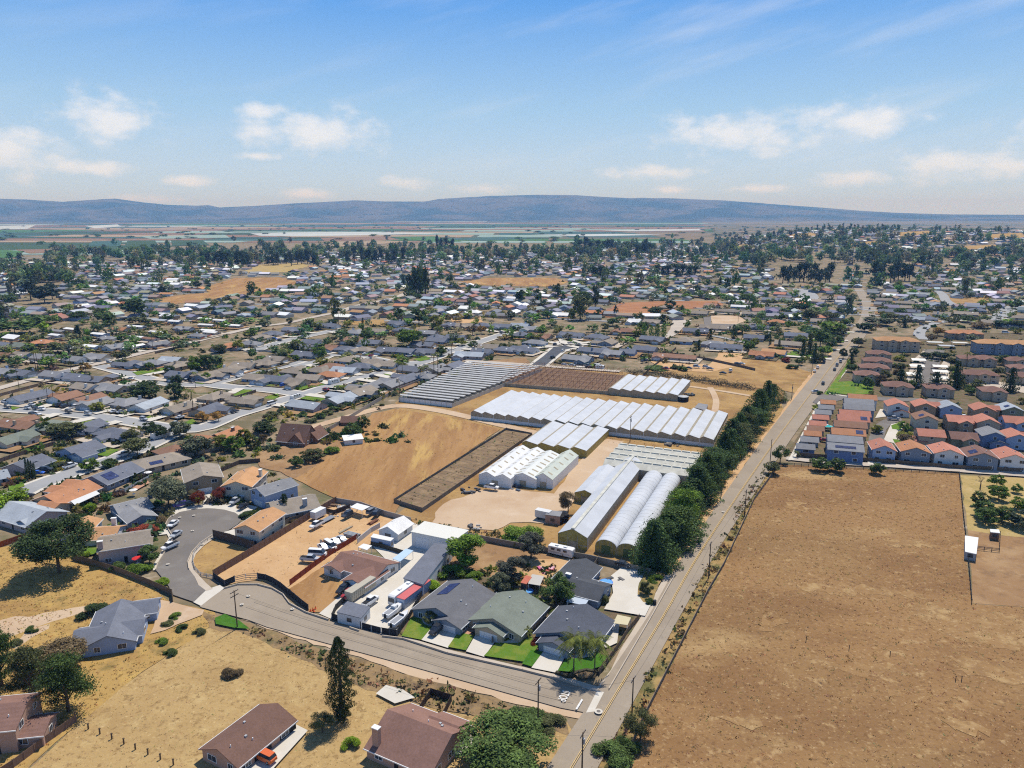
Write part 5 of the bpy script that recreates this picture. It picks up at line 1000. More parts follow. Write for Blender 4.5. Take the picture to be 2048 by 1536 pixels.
for it in range(14):                      # nudge roofs apart where two readings overlap
    for i in range(len(P)):
        for j in range(i):
            d = P[i] - P[j]; need = (rows[i][4]+rows[i][5]+rows[j][4]+rows[j][5])/4*0.98
            if 0 < d.length < need: q = d.normalized()*(need - d.length)*0.3; P[i] += q; P[j] -= q
        for c, rr in CLEAR:
            d = P[i] - c; need = rr + rows[i][5]/2
            if 0 < d.length < need: P[i] += d.normalized()*(need - d.length)*0.5
        b = near_road(P[i])
        need = b[2]/2 + rows[i][5]/2 + 2.5
        if b[1] is not None and 0 < b[0] < need: P[i] += (P[i]-b[1]).normalized()*(need - b[0])*0.6
pads, lawns, yards = [], [], []
for i, r in enumerate(rows):
    p = P[i]; ang = R(70) if r[0] < 1000 else (R(66) if r[0] < 1500 else R(63))
    rz = ang if r[3] == 'u' else ang - math.pi/2; rz += rnd.uniform(-0.12, 0.12)
    L, W_ = r[4] * rnd.uniform(0.95, 1.08), r[5]; mob = r[5] < 7.5; det = 1 if r[1] > 615 else 0
    b = near_road(p); to = (b[1] - p) if b[1] is not None else Vector((0, -1)); t3 = Vector((to.x, to.y, 0)); t3.rotate(Matrix.Rotation(-rz, 3, 'Z'))
    kind = 'hip' if rnd.random() < 0.3 and not mob else 'gable'
    main = blk(0, 0, L, W_, 'x', 2.7, 2.7 + W_*(0.12 if mob else 0.19), kind, oh=0.3 if mob else 0.6)
    bl = [main]; ww = min(7.5, L*0.45)
    if not mob and det:
        if abs(t3.y) > abs(t3.x)*0.6: sg = 1 if t3.y > 0 else -1; ox = rnd.choice((-1, 1))*(L/2 - ww/2 - 0.4); bl.append(blk(ox, sg*(W_/2+1.2), W_*0.5+4, ww, 'y', 2.7, 2.7+ww*0.19, 'gable', garage='B' if sg > 0 else 'A')); gp = Vector((ox, sg*(W_/2+3.5), 0))
        else: sg = 1 if t3.x > 0 else -1; main['garage'] = 'B' if sg > 0 else 'A'; gp = Vector((sg*L/2, 0, 0))
        if rnd.random() < 0.45: bl.append(blk(rnd.uniform(-2, 2), -sg*(W_/2+0.4), W_*0.5+3, 6, 'y', 2.7, 2.7+6*0.19, 'gable'))
        gp.rotate(Matrix.Rotation(rz, 3, 'Z')); g2 = p + gp.to_2d()
        if b[0] < 45:
            bb = near_road(g2); e = bb[1] - g2; 
            if e.length > 3:
                n = e.normalized(); s = Vector((-n.y, n.x))*2.9; q = bb[1] - n*3; pads.append([g2 - n*1 + s, q + s, q - s, g2 - n*1 - s])
                if rnd.random() < 0.35: o_ = s.normalized()*rnd.choice((-1, 1)); lawns.append([g2 + o_*3.4, g2 + o_*rnd.uniform(8, 12), q - n*3 + o_*rnd.uniform(8, 12), q - n*3 + o_*3.4])
    wl = rnd.choice(WALLS)
    ch = [(rnd.uniform(-.3, .3)*L, rnd.choice((-1, 1))*W_*0.3)] if rnd.random() < 0.5 and not mob and det else ()
    o = house('mobile_home' if mob else 'house', (p.x, p.y, 0), rz, bl, r[2], wl, det, seed=i, chimneys=ch)
    later(o, TRUTH[r[2]], 'mobile home' if mob else 'house', 'mobile home' if mob else 'house', 'mobile homes in rows' if mob else 'houses of the suburb', p=(r[0], r[1]))
    u = Vector((math.cos(rz), math.sin(rz))); v = Vector((-u.y, u.x)); yards.append((rnd.random(), [p + u*sx*(L/2+3.5) + v*sy*(W_/2+6.5) for sx, sy in ((-1,-1),(1,-1),(1,1),(-1,1))]))
def many(name, rings, mat):
    if rings: sheet(name, [[(q.x, q.y) for q in rg] for rg in rings], mat, world=True)
many('yard', [y for k, y in yards if k < 0.4], G_BED); many('yard', [y for k, y in yards if 0.4 <= k < 0.62], G_BARE); many('yard', [y for k, y in yards if 0.62 <= k < 0.8], G_WALK)
many('lawn', lawns, G_LAWN); many('driveway', pads, G_CONC)

# ------------------------------------------------------------------ the town beyond: rows of small far houses, as one mass
NOGO = [[g(*q).to_2d() for q in poly] for poly in ([(1190,630),(1240,604),(1445,600),(1448,612),(1300,630)], [(290,602),(350,590),(420,584),(400,576),(470,554),(565,553),(605,566),(560,580),(470,594),(340,612)], [(475,548),(520,528),(625,524),(635,534),(570,548)], [(895,568),(980,554),(1115,554),(1145,565),(1110,576),(1000,574)], [(1890,598),(1985,592),(1992,607),(1930,614)], [(1415,655),(1415,628),(1515,628),(1510,655)], [(40,530),(120,530),(120,620),(40,620)], [(1540,570),(1690,570),(1690,520),(1540,520)], [(1730,565),(1830,565),(1830,520),(1730,520)])]
def inside(p, poly):
    c = False; j = len(poly)-1
    for i in range(len(poly)):
        a, b = poly[i], poly[j]
        if (a.y > p.y) != (b.y > p.y) and p.x < (b.x-a.x)*(p.y-a.y)/(b.y-a.y)+a.x: c = not c
        j = i
    return c
RX = [(577,1715),(595,1727),(615,1738),(640,1734),(675,1711),(725,1668)]
def hides_road(x, y):
    px, py = pix((x, y, 0))
    for d in (0, 8, 16, 26):
        q = py - d
        if 577 <= q <= 725 and abs(px - np.interp(q, [a for a, _ in RX], [b for _, b in RX])) < 17 + (q-577)*.12: return True
    return False
HG = [[gt(*q).to_2d() for q in p] for p in HILLGOLD]
def far_town():
    rnd = random.Random(3); V, Fc, Mi, Cl = [], [], [], []
    th = R(20); u = Vector((math.sin(th), math.cos(th))); v = Vector((u.y, -u.x)); fp = []; streets = []
    for i in range(-80, 140):
        for j in range(-130, 110):
            base = u*(i*34.0) + v*(j*19.5)
            p = base + Vector((rnd.uniform(-6, 6), rnd.uniform(-6, 6))); p = p + u*14*math.sin(p.x*.011 + p.y*.004) + v*10*math.sin(p.y*.013)
            if p.y < 560: continue
            q = p.x/p.y
            if abs(q) > 0.78: continue
            far = 2050 + (450 if q > 0.1 else 0) + (600 if q > 0.3 else 0) - (450 if q < -0.35 else 0)
            if p.y > far or rnd.random() < (0.16 if p.y < 1000 else 0.30 if q < 0.25 else 0.5): continue
            if any(inside(p, n) for n in NOGO): continue
            if any((p - c).length < 17 for c in P_ALL) or hides_road(p.x, p.y) or any(inside(p, n) for n in HG): continue
            if near_road(p)[0] < 12 and p.y < 1000: continue
            if p.y < 900 and pix((p.x, p.y, 0))[1] > 640: continue
            L, W_ = rnd.uniform(11, 19), rnd.uniform(8.5, 12.5); rz = (math.atan2(v.y, v.x) if (i//3 + j//5) % 2 else math.atan2(u.y, u.x)) + rnd.gauss(0, .18) + .5*math.sin(p.x*.005)*math.sin(p.y*.004)
            z = hz(p.x, p.y); e, r = 2.8, 2.8 + W_*0.2; ca, sa = math.cos(rz), math.sin(rz); o = len(V); h, w = L/2, W_/2
            for x in (-h, h):
                for a, zz in ((-w, -1), (w, -1), (w, e), (-w, e)): V.append((p.x+x*ca-a*sa, p.y+x*sa+a*ca, z+zz))
            for x in (-h-.4, h+.4):
                for a, zz in ((-w-.5, e-.1), (0, r), (w+.5, e-.1)): V.append((p.x+x*ca-a*sa, p.y+x*sa+a*ca, z+zz))
            for f in ((0,1,5,4),(2,3,7,6),(0,4,7,3),(1,2,6,5),(0,3,2,1),(4,5,6,7)): Fc.append(tuple(k+o for k in f)); Mi.append(0)
            rc = rnd.choices(('c','g','l','t','b','r','w'), (22,22,14,20,8,6,14))[0]; wc = rnd.choice(WALLS); Cl.append((WALLC[wc], 24))
            for f in ((8,9,12,11),(9,10,13,12),(8,10,9),(11,12,13)): Fc.append(tuple(k+o for k in f)); Mi.append(1)
            Cl.append((tuple(min(.8, x*rnd.uniform(1.0,1.35)) for x in ROOFC[rc]), 14)); fp.append(p)
    me = bpy.data.meshes.new('distant_houses'); me.from_pydata(V, [], Fc); at = me.color_attributes.new('tint', 'FLOAT_COLOR', 'CORNER')
    buf = np.ones((len(me.loops), 4), np.float32); k = 0
    for c, n in Cl: buf[k:k+n, :3] = c; k += n
    at.data.foreach_set('color', buf.ravel()); me.materials.append(tint_mat('distant_house_paint')); struct(link('distant_houses', me), 'stuff')
    return fp
def tint_mat(name, leaf=False):
    m, t, b = newmat(name, 0.85, 0.15); a = t.nodes.new('ShaderNodeVertexColor'); a.layer_name = 'tint'
    if leaf:
        ge = t.nodes.new('ShaderNodeNewGeometry'); v = t.nodes.new('ShaderNodeVectorMath'); v.operation = 'SCALE'; t.links.new(a.outputs[0], v.inputs[0]); t.links.new(RANGE(t, ge.outputs['Random Per Island'], 0, 1, 0.6, 1.45, False), v.inputs['Scale']); t.links.new(v.outputs[0], b.inputs['Base Color'])
        tr = t.nodes.new('ShaderNodeBsdfTranslucent'); t.links.new(v.outputs[0], tr.inputs[0]); ms = t.nodes.new('ShaderNodeMixShader'); ms.inputs[0].default_value = .3
        t.links.new(b.outputs[0], ms.inputs[1]); t.links.new(tr.outputs[0], ms.inputs[2]); t.links.new(ms.outputs[0], t.nodes['Material Output'].inputs[0])
    else: t.links.new(a.outputs[0], b.inputs['Base Color'])
    return m
P_ALL = list(P) + [c for c, _ in CLEAR]
FAR_HOUSES = far_town()
def far_streets():
    th = R(20); u = Vector((math.sin(th), math.cos(th))); v = Vector((u.y, -u.x)); mb = MB()
    for i in range(-80, 140, 2):
        run = None
        for j in range(-130, 110):
            p = u*(i*34.0 + 17) + v*(j*19.5)
            ok = p.y > 700 and abs(p.x/p.y) < 0.78 and p.y < 2400 and not any(inside(p, n) for n in NOGO) and (hash((i//2, j//9)) % 5 != 0)
            if ok:
                a, b = p - v*9.8, p + v*9.8; w = u*3.6
                mb.add([(*(a-w), hz(a.x, a.y)+.35), (*(b-w), hz(b.x, b.y)+.35), (*(b+w), hz(b.x, b.y)+.35), (*(a+w), hz(a.x, a.y)+.35)], [(0,1,2,3)])
    struct(mb.build('road', G_PALEROAD))
far_streets()
# ------------------------------------------------------------------ trees: crowns of many small leaf faces, shared between trees of a kind
def diamonds(c, s, nb=None, up=0.35, seed=0):
    rg = np.random.default_rng(seed); n = len(c)
    d = rg.normal(size=(n, 3)); d[:, 2] += up
    if nb is not None: d += nb
    d /= np.linalg.norm(d, axis=1)[:, None] + 1e-9
    r = rg.normal(size=(n, 3)); a = np.cross(d, r); a /= np.linalg.norm(a, axis=1)[:, None] + 1e-9; b = np.cross(d, a)
    s = (s * rg.uniform(0.6, 1.4, n))[:, None]
    v = np.stack([c - a*s, c + b*s*0.62, c + a*s, c - b*s*0.62], 1).reshape(-1, 3)
    return v
def crown_points(kind, n, rg):
    """leaf places in a unit tree: height 1, crown half width 0.5"""
    if kind in ('round', 'oak', 'sparse'):
        K = {'round': 24, 'oak': 40, 'sparse': 15}[kind]; z0, zc = (0.55, 0.46) if kind == 'round' else (0.60, 0.38)
        u = rg.normal(size=(K, 3)); u /= np.linalg.norm(u, axis=1)[:, None]; rr = rg.uniform(0.45, 1.0, K)**0.6
        cc = u * rr[:, None] * np.array([0.40, 0.40, zc*0.8]); cc[:, 2] = cc[:, 2]*np.where(cc[:, 2] < 0, 0.95, 1) + z0
        w = rg.uniform(0.5, 1.5, K); k = rg.choice(K, n, p=w/w.sum()); sg = 0.085 if kind != 'sparse' else 0.10
        q = rg.normal(size=(n, 3)); q /= np.linalg.norm(q, axis=1)[:, None]; q *= (rg.uniform(0, 1, n)**0.45)[:, None] * (sg*1.7*(w[k]**0.5))[:, None]
        return cc[k] + q*np.array([1, 1, 0.8])
    if kind == 'euc':
        K = 26; t = rg.uniform(0.22, 1, K); cc = np.stack([rg.normal(0, 0.22, K)*(1.15 - 0.6*t), rg.normal(0, 0.22, K)*(1.15-0.6*t), t*0.92], 1)
        w = rg.uniform(.5, 1.5, K); k = rg.choice(K, n, p=w/w.sum()); return cc[k] + rg.normal(size=(n, 3))*np.array([0.10, 0.10, 0.055])*(w[k]**.5)[:, None]
    if kind == 'conifer':
        t = rg.uniform(0, 1, n)**1.35; nl = 15; lev = np.floor(t*nl)/nl; an = rg.integers(0, 9, n)/9*6.283 + lev*41 + rg.normal(0, .13, n)
        br = (0.5*(1-lev)**0.62 + 0.02)*(0.70 + 0.46*np.sin(lev*97 + np.round(an*1.43)*2.1)); f = rg.uniform(0.12, 1, n)**0.6
        return np.stack([np.cos(an)*br*f, np.sin(an)*br*f, 0.05 + lev*0.95 - 0.07*f*f*(1-lev) + rg.normal(0, .012, n)], 1)
    if kind == 'plates':         # monterey cypress: flat layers of foliage on rising limbs
        K = 30; t = rg.uniform(0.25, 1, K); an = rg.uniform(0, 6.283, K); r = (0.46*(1-0.75*(t-.25)))*rg.uniform(.3, 1, K)
        cc = np.stack([np.cos(an)*r, np.sin(an)*r, t*0.95], 1); k = rg.integers(0, K, n); return cc[k] + rg.normal(size=(n, 3))*np.array([0.085, 0.085, 0.022])
    if kind == 'column':
        t = rg.uniform(0.03, 1, n); pr = 0.5*np.sin(np.pi*np.clip(t*0.93+0.06, 0, 1))**0.5*(1-0.2*t); an = rg.uniform(0, 6.283, n)
        pr = pr*(0.74 + 0.42*np.sin(an*3 + t*17) * np.sin(t*31 + an)); f = rg.uniform(0.2, 1, n)**0.4
        return np.stack([np.cos(an)*pr*f, np.sin(an)*pr*f, t], 1)
    if kind == 'bush':
        u = rg.normal(size=(16, 3)); u /= np.linalg.norm(u, axis=1)[:, None]; cc = u*np.array([.36, .36, .38]); cc[:, 2] = np.abs(cc[:, 2])*1.2 + 0.2
        q = rg.normal(size=(n, 3)); q /= np.linalg.norm(q, axis=1)[:, None]; q *= (rg.uniform(0, 1, n)**.4)[:, None]*0.2; r = cc[rg.integers(0, 16, n)] + q; r[:, 2] = np.maximum(r[:, 2], .03); return r
def mesh_np(name, v, mat, extra=None):
    n = len(v)//4; me = bpy.data.meshes.new(name); me.vertices.add(len(v)); me.vertices.foreach_set('co', v.astype(np.float32).ravel())
    me.loops.add(n*4); me.loops.foreach_set('vertex_index', np.arange(n*4, dtype=np.int32)); me.polygons.add(n)
    me.polygons.foreach_set('loop_start', np.arange(0, n*4, 4, dtype=np.int32)); me.update(); me.validate(); me.materials.append(mat); return me
LEAVES = {'hi': (9000, 0.021), 'top': (16000, 0.016), 'mid': (2000, 0.042), 'lo': (480, 0.075)}
TPL = {}
def template(kind, res, var):
    k = (kind, res, var)
    if k in TPL: return TPL[k]
    rg = np.random.default_rng(abs(hash((len(kind)*7+ord(kind[0])*3+ord(kind[-1]), var, len(res)))) % 99991)
    n, s = LEAVES[res]
    if kind == 'palm':
        vs = []; nf = 26 if res in ('hi', 'top') else 16
        for i in range(nf):
            a = i/nf*6.283*3.236 + rg.uniform(-.1, .1); el = rg.uniform(-0.5, 1.25); L = rg.uniform(.85, 1.1)*0.5; seg = 16 if res in ('hi', 'top') else 8
            for j in range(1, seg):
                t = j/seg; r = L*t*math.cos(el*(1-.55*t)); z = L*(math.sin(el)*t - 0.85*t*t*0.9); c = np.array([math.cos(a)*r, math.sin(a)*r, z])
                w = 0.095*math.sin(math.pi*min(1, t*.9+.12)); side = np.array([-math.sin(a), math.cos(a), 0]); al = np.array([math.cos(a), math.sin(a), -t])*L/seg*0.8
                for sg in (-1, 1):
                    tip = c + side*sg*w + np.array([0, 0, -w*.75]) + al*.8
                    vs += [c - al*.5, tip - al*.25, tip + al*.25, c + al*.5]
        v = np.array(vs); TPL[k] = (mesh_np('palm_crown', v, M_LEAF), None); return TPL[k]
    if kind == 'bare':
        mb = MB(); rr = random.Random(var)
        def grow(p, d, L, r, dep):
            e = p + d*L; mb.tube(p, e, r, r*.6, 3)
            if dep:
                for _ in range(4 if dep > 1 else 5): grow(p + d*L*rr.uniform(.5, 1), (d + Vector((rr.gauss(0, .6), rr.gauss(0, .6), rr.gauss(.1, .4)))).normalized(), L*.62, r*.5, dep-1)
        grow(Vector((0, 0, .15)), Vector((0, 0, 1)), .28, .018, 4 if res in ('hi', 'top') else 3)
        o = mb.build('bare_crown', M_LEAF); me = o.data; bpy.data.objects.remove(o); TPL[k] = (me, None); return TPL[k]
    c = crown_points(kind, n, rg); nb = None
    if kind in ('round', 'oak', 'bush', 'sparse', 'column'): nb = (c - np.array([0, 0, .5]))*1.2
    v = diamonds(c, s * {'conifer': .85, 'plates': .85, 'column': .8, 'bush': 1.15, 'sparse': .8}.get(kind, 1), nb, 1.0, var)
    TPL[k] = (mesh_np(kind + '_crown', v, M_LEAF), None); return TPL[k]
TRUNK = {}
def trunk_mesh(kind, res):
    k = (kind, res)
    if k in TRUNK: return TRUNK[k]
    mb = MB(); rr = random.Random(len(kind))
    if kind == 'palm':
        p = Vector((0, 0, -.02)); 
        for i in range(5): q = Vector((0.01*math.sin(i), .008*i*.3, .2*(i+1)-.0)); mb.tube(p, q, .030 - .002*i, .028 - .002*i, 7); p = q
    else:
        top = {'conifer': .9, 'column': .8, 'bare': .2}.get(kind, .55); mb.tube((0, 0, -.03), (0.01, 0, .28), .034, .026, 7); mb.tube((0.01, 0, .28), (0, 0.01, top), .026, .008, 6)
        if kind not in ('conifer', 'column', 'bare'):
            for i in range(6):
                a = i*1.05 + rr.uniform(-.3, .3); z = rr.uniform(.2, .42); mb.tube((0, 0, z), (math.cos(a)*.26, math.sin(a)*.26, z + rr.uniform(.18, .36)), .015, .005, 5)
    o = mb.build('trunk', M_BARK); me = o.data; bpy.data.objects.remove(o); TRUNK[k] = me; return me
TINT = {'dark': (0.050,0.078,0.026), 'mid': (0.085,0.13,0.034), 'olive': (0.12,0.13,0.05), 'bright': (0.14,0.22,0.030), 'lime': (0.20,0.30,0.025), 'yellowgreen': (0.22,0.225,0.04), 'autumn': (0.34,0.20,0.045), 'greygreen': (0.13,0.145,0.085), 'brownish': (0.17,0.125,0.065), 'conifer': (0.080,0.130,0.040), 'red': (0.24,0.055,0.03), 'palm': (0.18,0.20,0.045), 'grey': (0.18,0.145,0.12), 'bluegreen': (0.062,0.085,0.052), 'jac': (0.11,0.115,0.085)}
TREES = []
def tree(kind, px, py, h, w, tint, look=None, res=None, label=None, cat='tree', noun=None, group=None, world=None, seed=0):
    p = Vector(world) if world else gt(px, py); d = p.length
    res = res or ('hi' if d < 230 else 'mid' if d < 620 else 'lo'); rr = random.Random(seed*31 + int(p.x*7) + int(p.y*13))
    var = rr.randrange(1 if res == 'top' else 2 if res == 'hi' else 3); me = template(kind, res, var)[0]
    name = {'palm': 'palm_tree', 'conifer': 'conifer_tree', 'column': 'cypress_tree', 'euc': 'eucalyptus_tree', 'bare': 'bare_tree', 'plates': 'cypress_tree', 'bush': 'shrub', 'oak': 'oak_tree'}.get(kind, 'tree')
    k = rr.uniform(.78, 1.25); col = tuple(c*k for c in TINT[tint]); rz = rr.uniform(0, 6.28)
    root = empty(name, p, rz)
    cr = link('crown' if kind != 'bush' else 'foliage', me, root, col)
    if kind == 'palm': cr.location = (0, 0, h*.93); cr.scale = (w, w, w)
    else: cr.scale = (w, w, h)
    if kind != 'bush':
        tk = link('trunk', trunk_mesh(kind, res), root); tk.scale = (h*.9, h*.9, h*(.95 if kind == 'palm' else 1)) if kind != 'palm' else (h*.55, h*.55, h*.95)
    TREES.append((p.to_2d(), w/2))
    if label: tag(root, label, cat, group)
    else: later(root, look or TLOOK.get((kind, tint), TL2[tint] + ' ' + TK[kind]), noun or TN[kind], 'shrub' if kind == 'bush' else 'tree', group or TG[kind], p=(px, py) if px else None)
    return root
TL2 = {'dark': 'dark green', 'mid': 'mid green', 'olive': 'olive', 'bright': 'bright green', 'lime': 'lime green', 'yellowgreen': 'yellow-green', 'autumn': 'autumn orange', 'greygreen': 'grey-green', 'brownish': 'brownish', 'conifer': 'deep green', 'red': 'dark red', 'palm': 'feathery', 'grey': 'leafless grey', 'bluegreen': 'blue-green', 'jac': 'mauve tinged'}
TK = {'round': 'rounded', 'oak': 'spreading', 'sparse': 'airy', 'euc': 'tall', 'conifer': 'pointed', 'plates': 'layered', 'column': 'narrow', 'bush': 'low', 'palm': 'slim', 'bare': 'twiggy'}
TN = {'round': 'tree', 'oak': 'oak', 'sparse': 'tree', 'euc': 'eucalyptus', 'conifer': 'conifer', 'plates': 'cypress', 'column': 'cypress', 'bush': 'shrub', 'palm': 'palm', 'bare': 'tree'}
TG = {'round': 'round garden trees', 'oak': 'spreading oaks', 'sparse': 'airy young trees', 'euc': 'tall eucalyptus trees', 'conifer': 'conifers', 'plates': 'layered cypresses', 'column': 'narrow cypresses', 'bush': 'garden shrubs', 'palm': 'palms of the suburb', 'bare': 'leafless trees'}
TLOOK = {}
# ---- near trees with a character of their own
tree('oak', 118, 1146, 17, 22, 'dark', res='top', label='big dark spreading pine casting a wide shadow on the golden slope')
tree('column', 684, 1438, 18.5, 7.2, 'dark', res='top', label='tall ragged dark column of a tree standing alone on the mown field')
tree('oak', 1010, 1536, 8.2, 19, 'mid', res='top', label='broad green oak at the bottom edge beside the brown roofed house')
tree('sparse', 1281, 1480, 7.0, 6.5, 'olive', res='hi', label='small open tree on the fence line of the brown field')
tree('palm', 1147, 1351, 10, 9.0, 'palm', res='hi', label='left of the two tall palms on the street corner')
tree('palm', 1189, 1352, 9.6, 9.0, 'palm', res='hi', label='right of the two tall palms on the street corner')
tree('plates', 138, 1424, 13, 13, 'mid', res='top', label='layered green cypress leaning over the stucco corner house', seed=3)
tree('plates', 62, 1394, 12, 9, 'olive', res='hi', label='thin olive cypress with bare trunk above the stucco corner house')
tree('plates', 4, 1372, 14, 9, 'mid', res='hi', label='green cypress at the left edge above the stucco corner house')
tree('oak', 112, 1340, 6.5, 14, 'brownish', res='hi', label='wide dry brownish bush-like tree left of the shade-blue house')
tree('bush', 190, 1232, 3.4, 8, 'dark', res='hi', label='dense clipped dark green hedge ball behind the shade-blue house', seed=2)
tree('oak', 338, 1014, 11, 15, 'greygreen', res='hi', label='wide grey-green oak beside the round court')
tree('round', 932, 1134, 10.5, 14, 'bright', res='hi', label='bright green pepper tree beside the white workshop')
tree('round', 1062, 1118, 8.5, 10, 'jac', res='hi', label='mauve flowering jacaranda beside the caravan')
tree('round', 1022, 1166, 8, 10, 'jac', res='hi', label='mauve flowering jacaranda nearest the red roofed hut')
tree('round', 1000, 1190, 6.5, 7, 'greygreen', res='hi', label='grey-green tree behind the green-grey roofed house')
tree('round', 1112, 1206, 8.5, 10.5, 'mid', res='hi', label='dense green citrus tree between the middle house and the L-shaped house')
tree('bush', 1046, 1076, 5, 13, 'bright', res='hi', label='big mound of bright green reeds beside the pale nursery yard', seed=1)
tree('sparse', 1136, 1025, 8, 8, 'brownish', res='hi', label='dark brownish tree at the corner of the short plastic house')
tree('bush', 905, 1152, 3.6, 8, 'bright', res='hi', label='light green willow shrub behind the solar roofed house'); tree('bush', 950, 1160, 2.8, 5, 'bright', res='hi', label='small light green shrub right of the willow shrub')
tree('bush', 864, 1178, 3, 4.5, 'lime', res='hi', label='lime green shrub beside the red shipping container')
tree('round', 862, 1250, 3.8, 4.6, 'olive', res='hi', label='small olive tree by the front door of the solar roofed house')
tree('bush', 1076, 1292, 2.6, 3.4, 'red', res='hi', label='bright red leaved shrub between two front lawns')
tree('palm', 1052, 1276, 2.6, 3.8, 'palm', res='hi', label='short stubby palm in the curved front garden bed')
tree('bush', 1010, 1282, 1.4, 2.2, 'yellowgreen', res='hi', label='left yellow-green clipped shrub in the curved bed'); tree('bush', 1022, 1280, 1.4, 2.2, 'yellowgreen', res='hi', label='right yellow-green clipped shrub in the curved bed'); tree('bush', 1012, 1268, 2.0, 2.4, 'mid', res='hi', label='round green shrub against the middle house wall')
tree('round', 1291, 1190, 4.5, 4.2, 'olive', res='hi', label='egg shaped olive tree on the island of the parking pad'); tree('bush', 1296, 1208, 2.2, 3, 'mid', res='hi', label='round green shrub at the foot of the parking pad island'); tree('bush', 1312, 1164, 2.4, 5, 'bright', res='hi', label='light green shrub at the top of the parking pad island')
tree('bush', 1112, 1234, 2.4, 3.4, 'bright', res='hi', label='green shrub in the side yard of the corner house'); tree('bush', 1100, 1252, 2.2, 3, 'yellowgreen', res='hi', label='yellow-green shrub in the side yard of the corner house')
tree('bush', 1206, 1206, 3, 3, 'olive', res='hi', label='tall olive shrub at the front of the L-shaped house')
tree('bush', 1255, 1500, 3.5, 5, 'mid', res='hi', label='green shrub below the roadside pole at the bottom'); tree('bush', 1222, 1522, 3.5, 8, 'mid', res='hi', label='wide green weed clump at the bottom of the roadside verge')
tree('bush', 1050, 1446, 2.2, 9, 'mid', res='hi', label='green weed thicket around the pole near the STOP marking'); tree('bush', 1105, 1452, 2, 6, 'olive', res='hi', label='olive weed clump at the dirt corner near the STOP marking')
tree('bush', 465, 1350, 2.2, 4.5, 'brownish', res='hi', label='single dry shrub in the middle of the mown field'); tree('sparse', 645, 1466, 4.5, 5, 'olive', res='hi', label='small olive sapling in the shadow of the tall column tree'); tree('bush', 702, 1496, 2.4, 3.6, 'lime', res='hi', label='lime shrub at the left corner of the big brown roof')
tree('bush', 280, 1142, 3.2, 7, 'bright', res='hi', label='bright green shrub below the deck house'); tree('round', 300, 1128, 6, 7, 'mid', res='hi', label='green tree beside the red umbrella at the deck house'); tree('bush', 232, 1138, 2.4, 5, 'mid', res='hi', label='green shrub under the deck of the taupe house'); tree('bush', 322, 1168, 2.2, 4.5, 'lime', res='hi', label='lime shrub at the road end of the brown fence')
tree('bush', 285, 1070, 3.4, 10, 'red', res='hi', label='long rust red hedge between the grey house and the deck house'); tree('bush', 318, 1046, 3, 5, 'brownish', res='hi', label='brownish shrub beside the court driveway')
tree('sparse', 398, 1012, 6, 5.5, 'red', res='hi', label='dark red plum tree left of the court driveway'); tree('sparse', 440, 1004, 6, 5.0, 'red', res='hi', label='dark red plum tree right of the court driveway')
tree('conifer', 570, 1030, 8, 6, 'dark', res='hi', label='dark conifer in front of the arched window house'); tree('bush', 582, 1038, 2, 7, 'brownish', res='hi', label='rust coloured low hedge by the arched window house')
tree('bush', 497, 1034, 2.2, 6, 'dark', res='hi', label='dark low hedge beside the court driveways')
tree('bush', 165, 1112, 3.5, 5, 'lime', res='hi', label='lime green shrub behind the big dark pine'); tree('bush', 178, 1022, 3.5, 5, 'lime', res='hi', label='lime green shrub by the long patio cover')
for i, (x, y) in enumerate(((66,1262),(335,1250),(352,1236),(365,1260),(398,1268),(322,1288),(340,1310),(30,1290),(50,1310))): tree('bush', x, y, 1.6, 3.2, ('mid','olive','bright')[i % 3], res='hi')
# ---- the dark conifer row along the main road
row = [(1308,1136,17,15),(1318,1120,14,12),(1336,1102,17,14),(1350,1075,16,14),(1362,1058,15,13),(1372,1036,16,13),(1386,1016,16,13),(1394,998,14,12),(1408,980,17,13),(1420,962,16,13),(1434,944,16,12),(1446,928,16,13),(1458,912,16,13),(1470,896,17,13),(1480,884,15,13),(1492,868,17,13),(1502,856,15,13),(1512,842,17,13),(1524,828,16,13),(1534,815,17,13),(1545,802,16,13),(1298,1128,13,11)]
row += [(x + 9, y - 14, h*.9, w) for x, y, h, w in row[2:18:2]]
for i, (x, y, h, w) in enumerate(row): tree('plates' if i % 3 == 1 else 'conifer', x + ((i*29)%9-4), y, h*(.62 + .40*((i*37)%10)/10), w*(1.05 + .45*((i*23)%7)/7), ('conifer', 'mid', 'bright', 'conifer', 'olive')[(i*3)%5] if i % 3 == 1 else ('conifer', 'conifer', 'mid')[i % 3], 'bushy layered' if i % 3 == 1 else 'dense pointed', res='hi', noun='conifer', group='conifer row along the main road', seed=i) if i not in (0, 19) else tree('conifer', x, y, h*.9, w*1.1, 'conifer', res='hi', label='nearest and broadest conifer at the road end of the greenhouse row' if i == 0 else 'last tall conifer before the dry field at the top of the roadside row', group='conifer row along the main road')
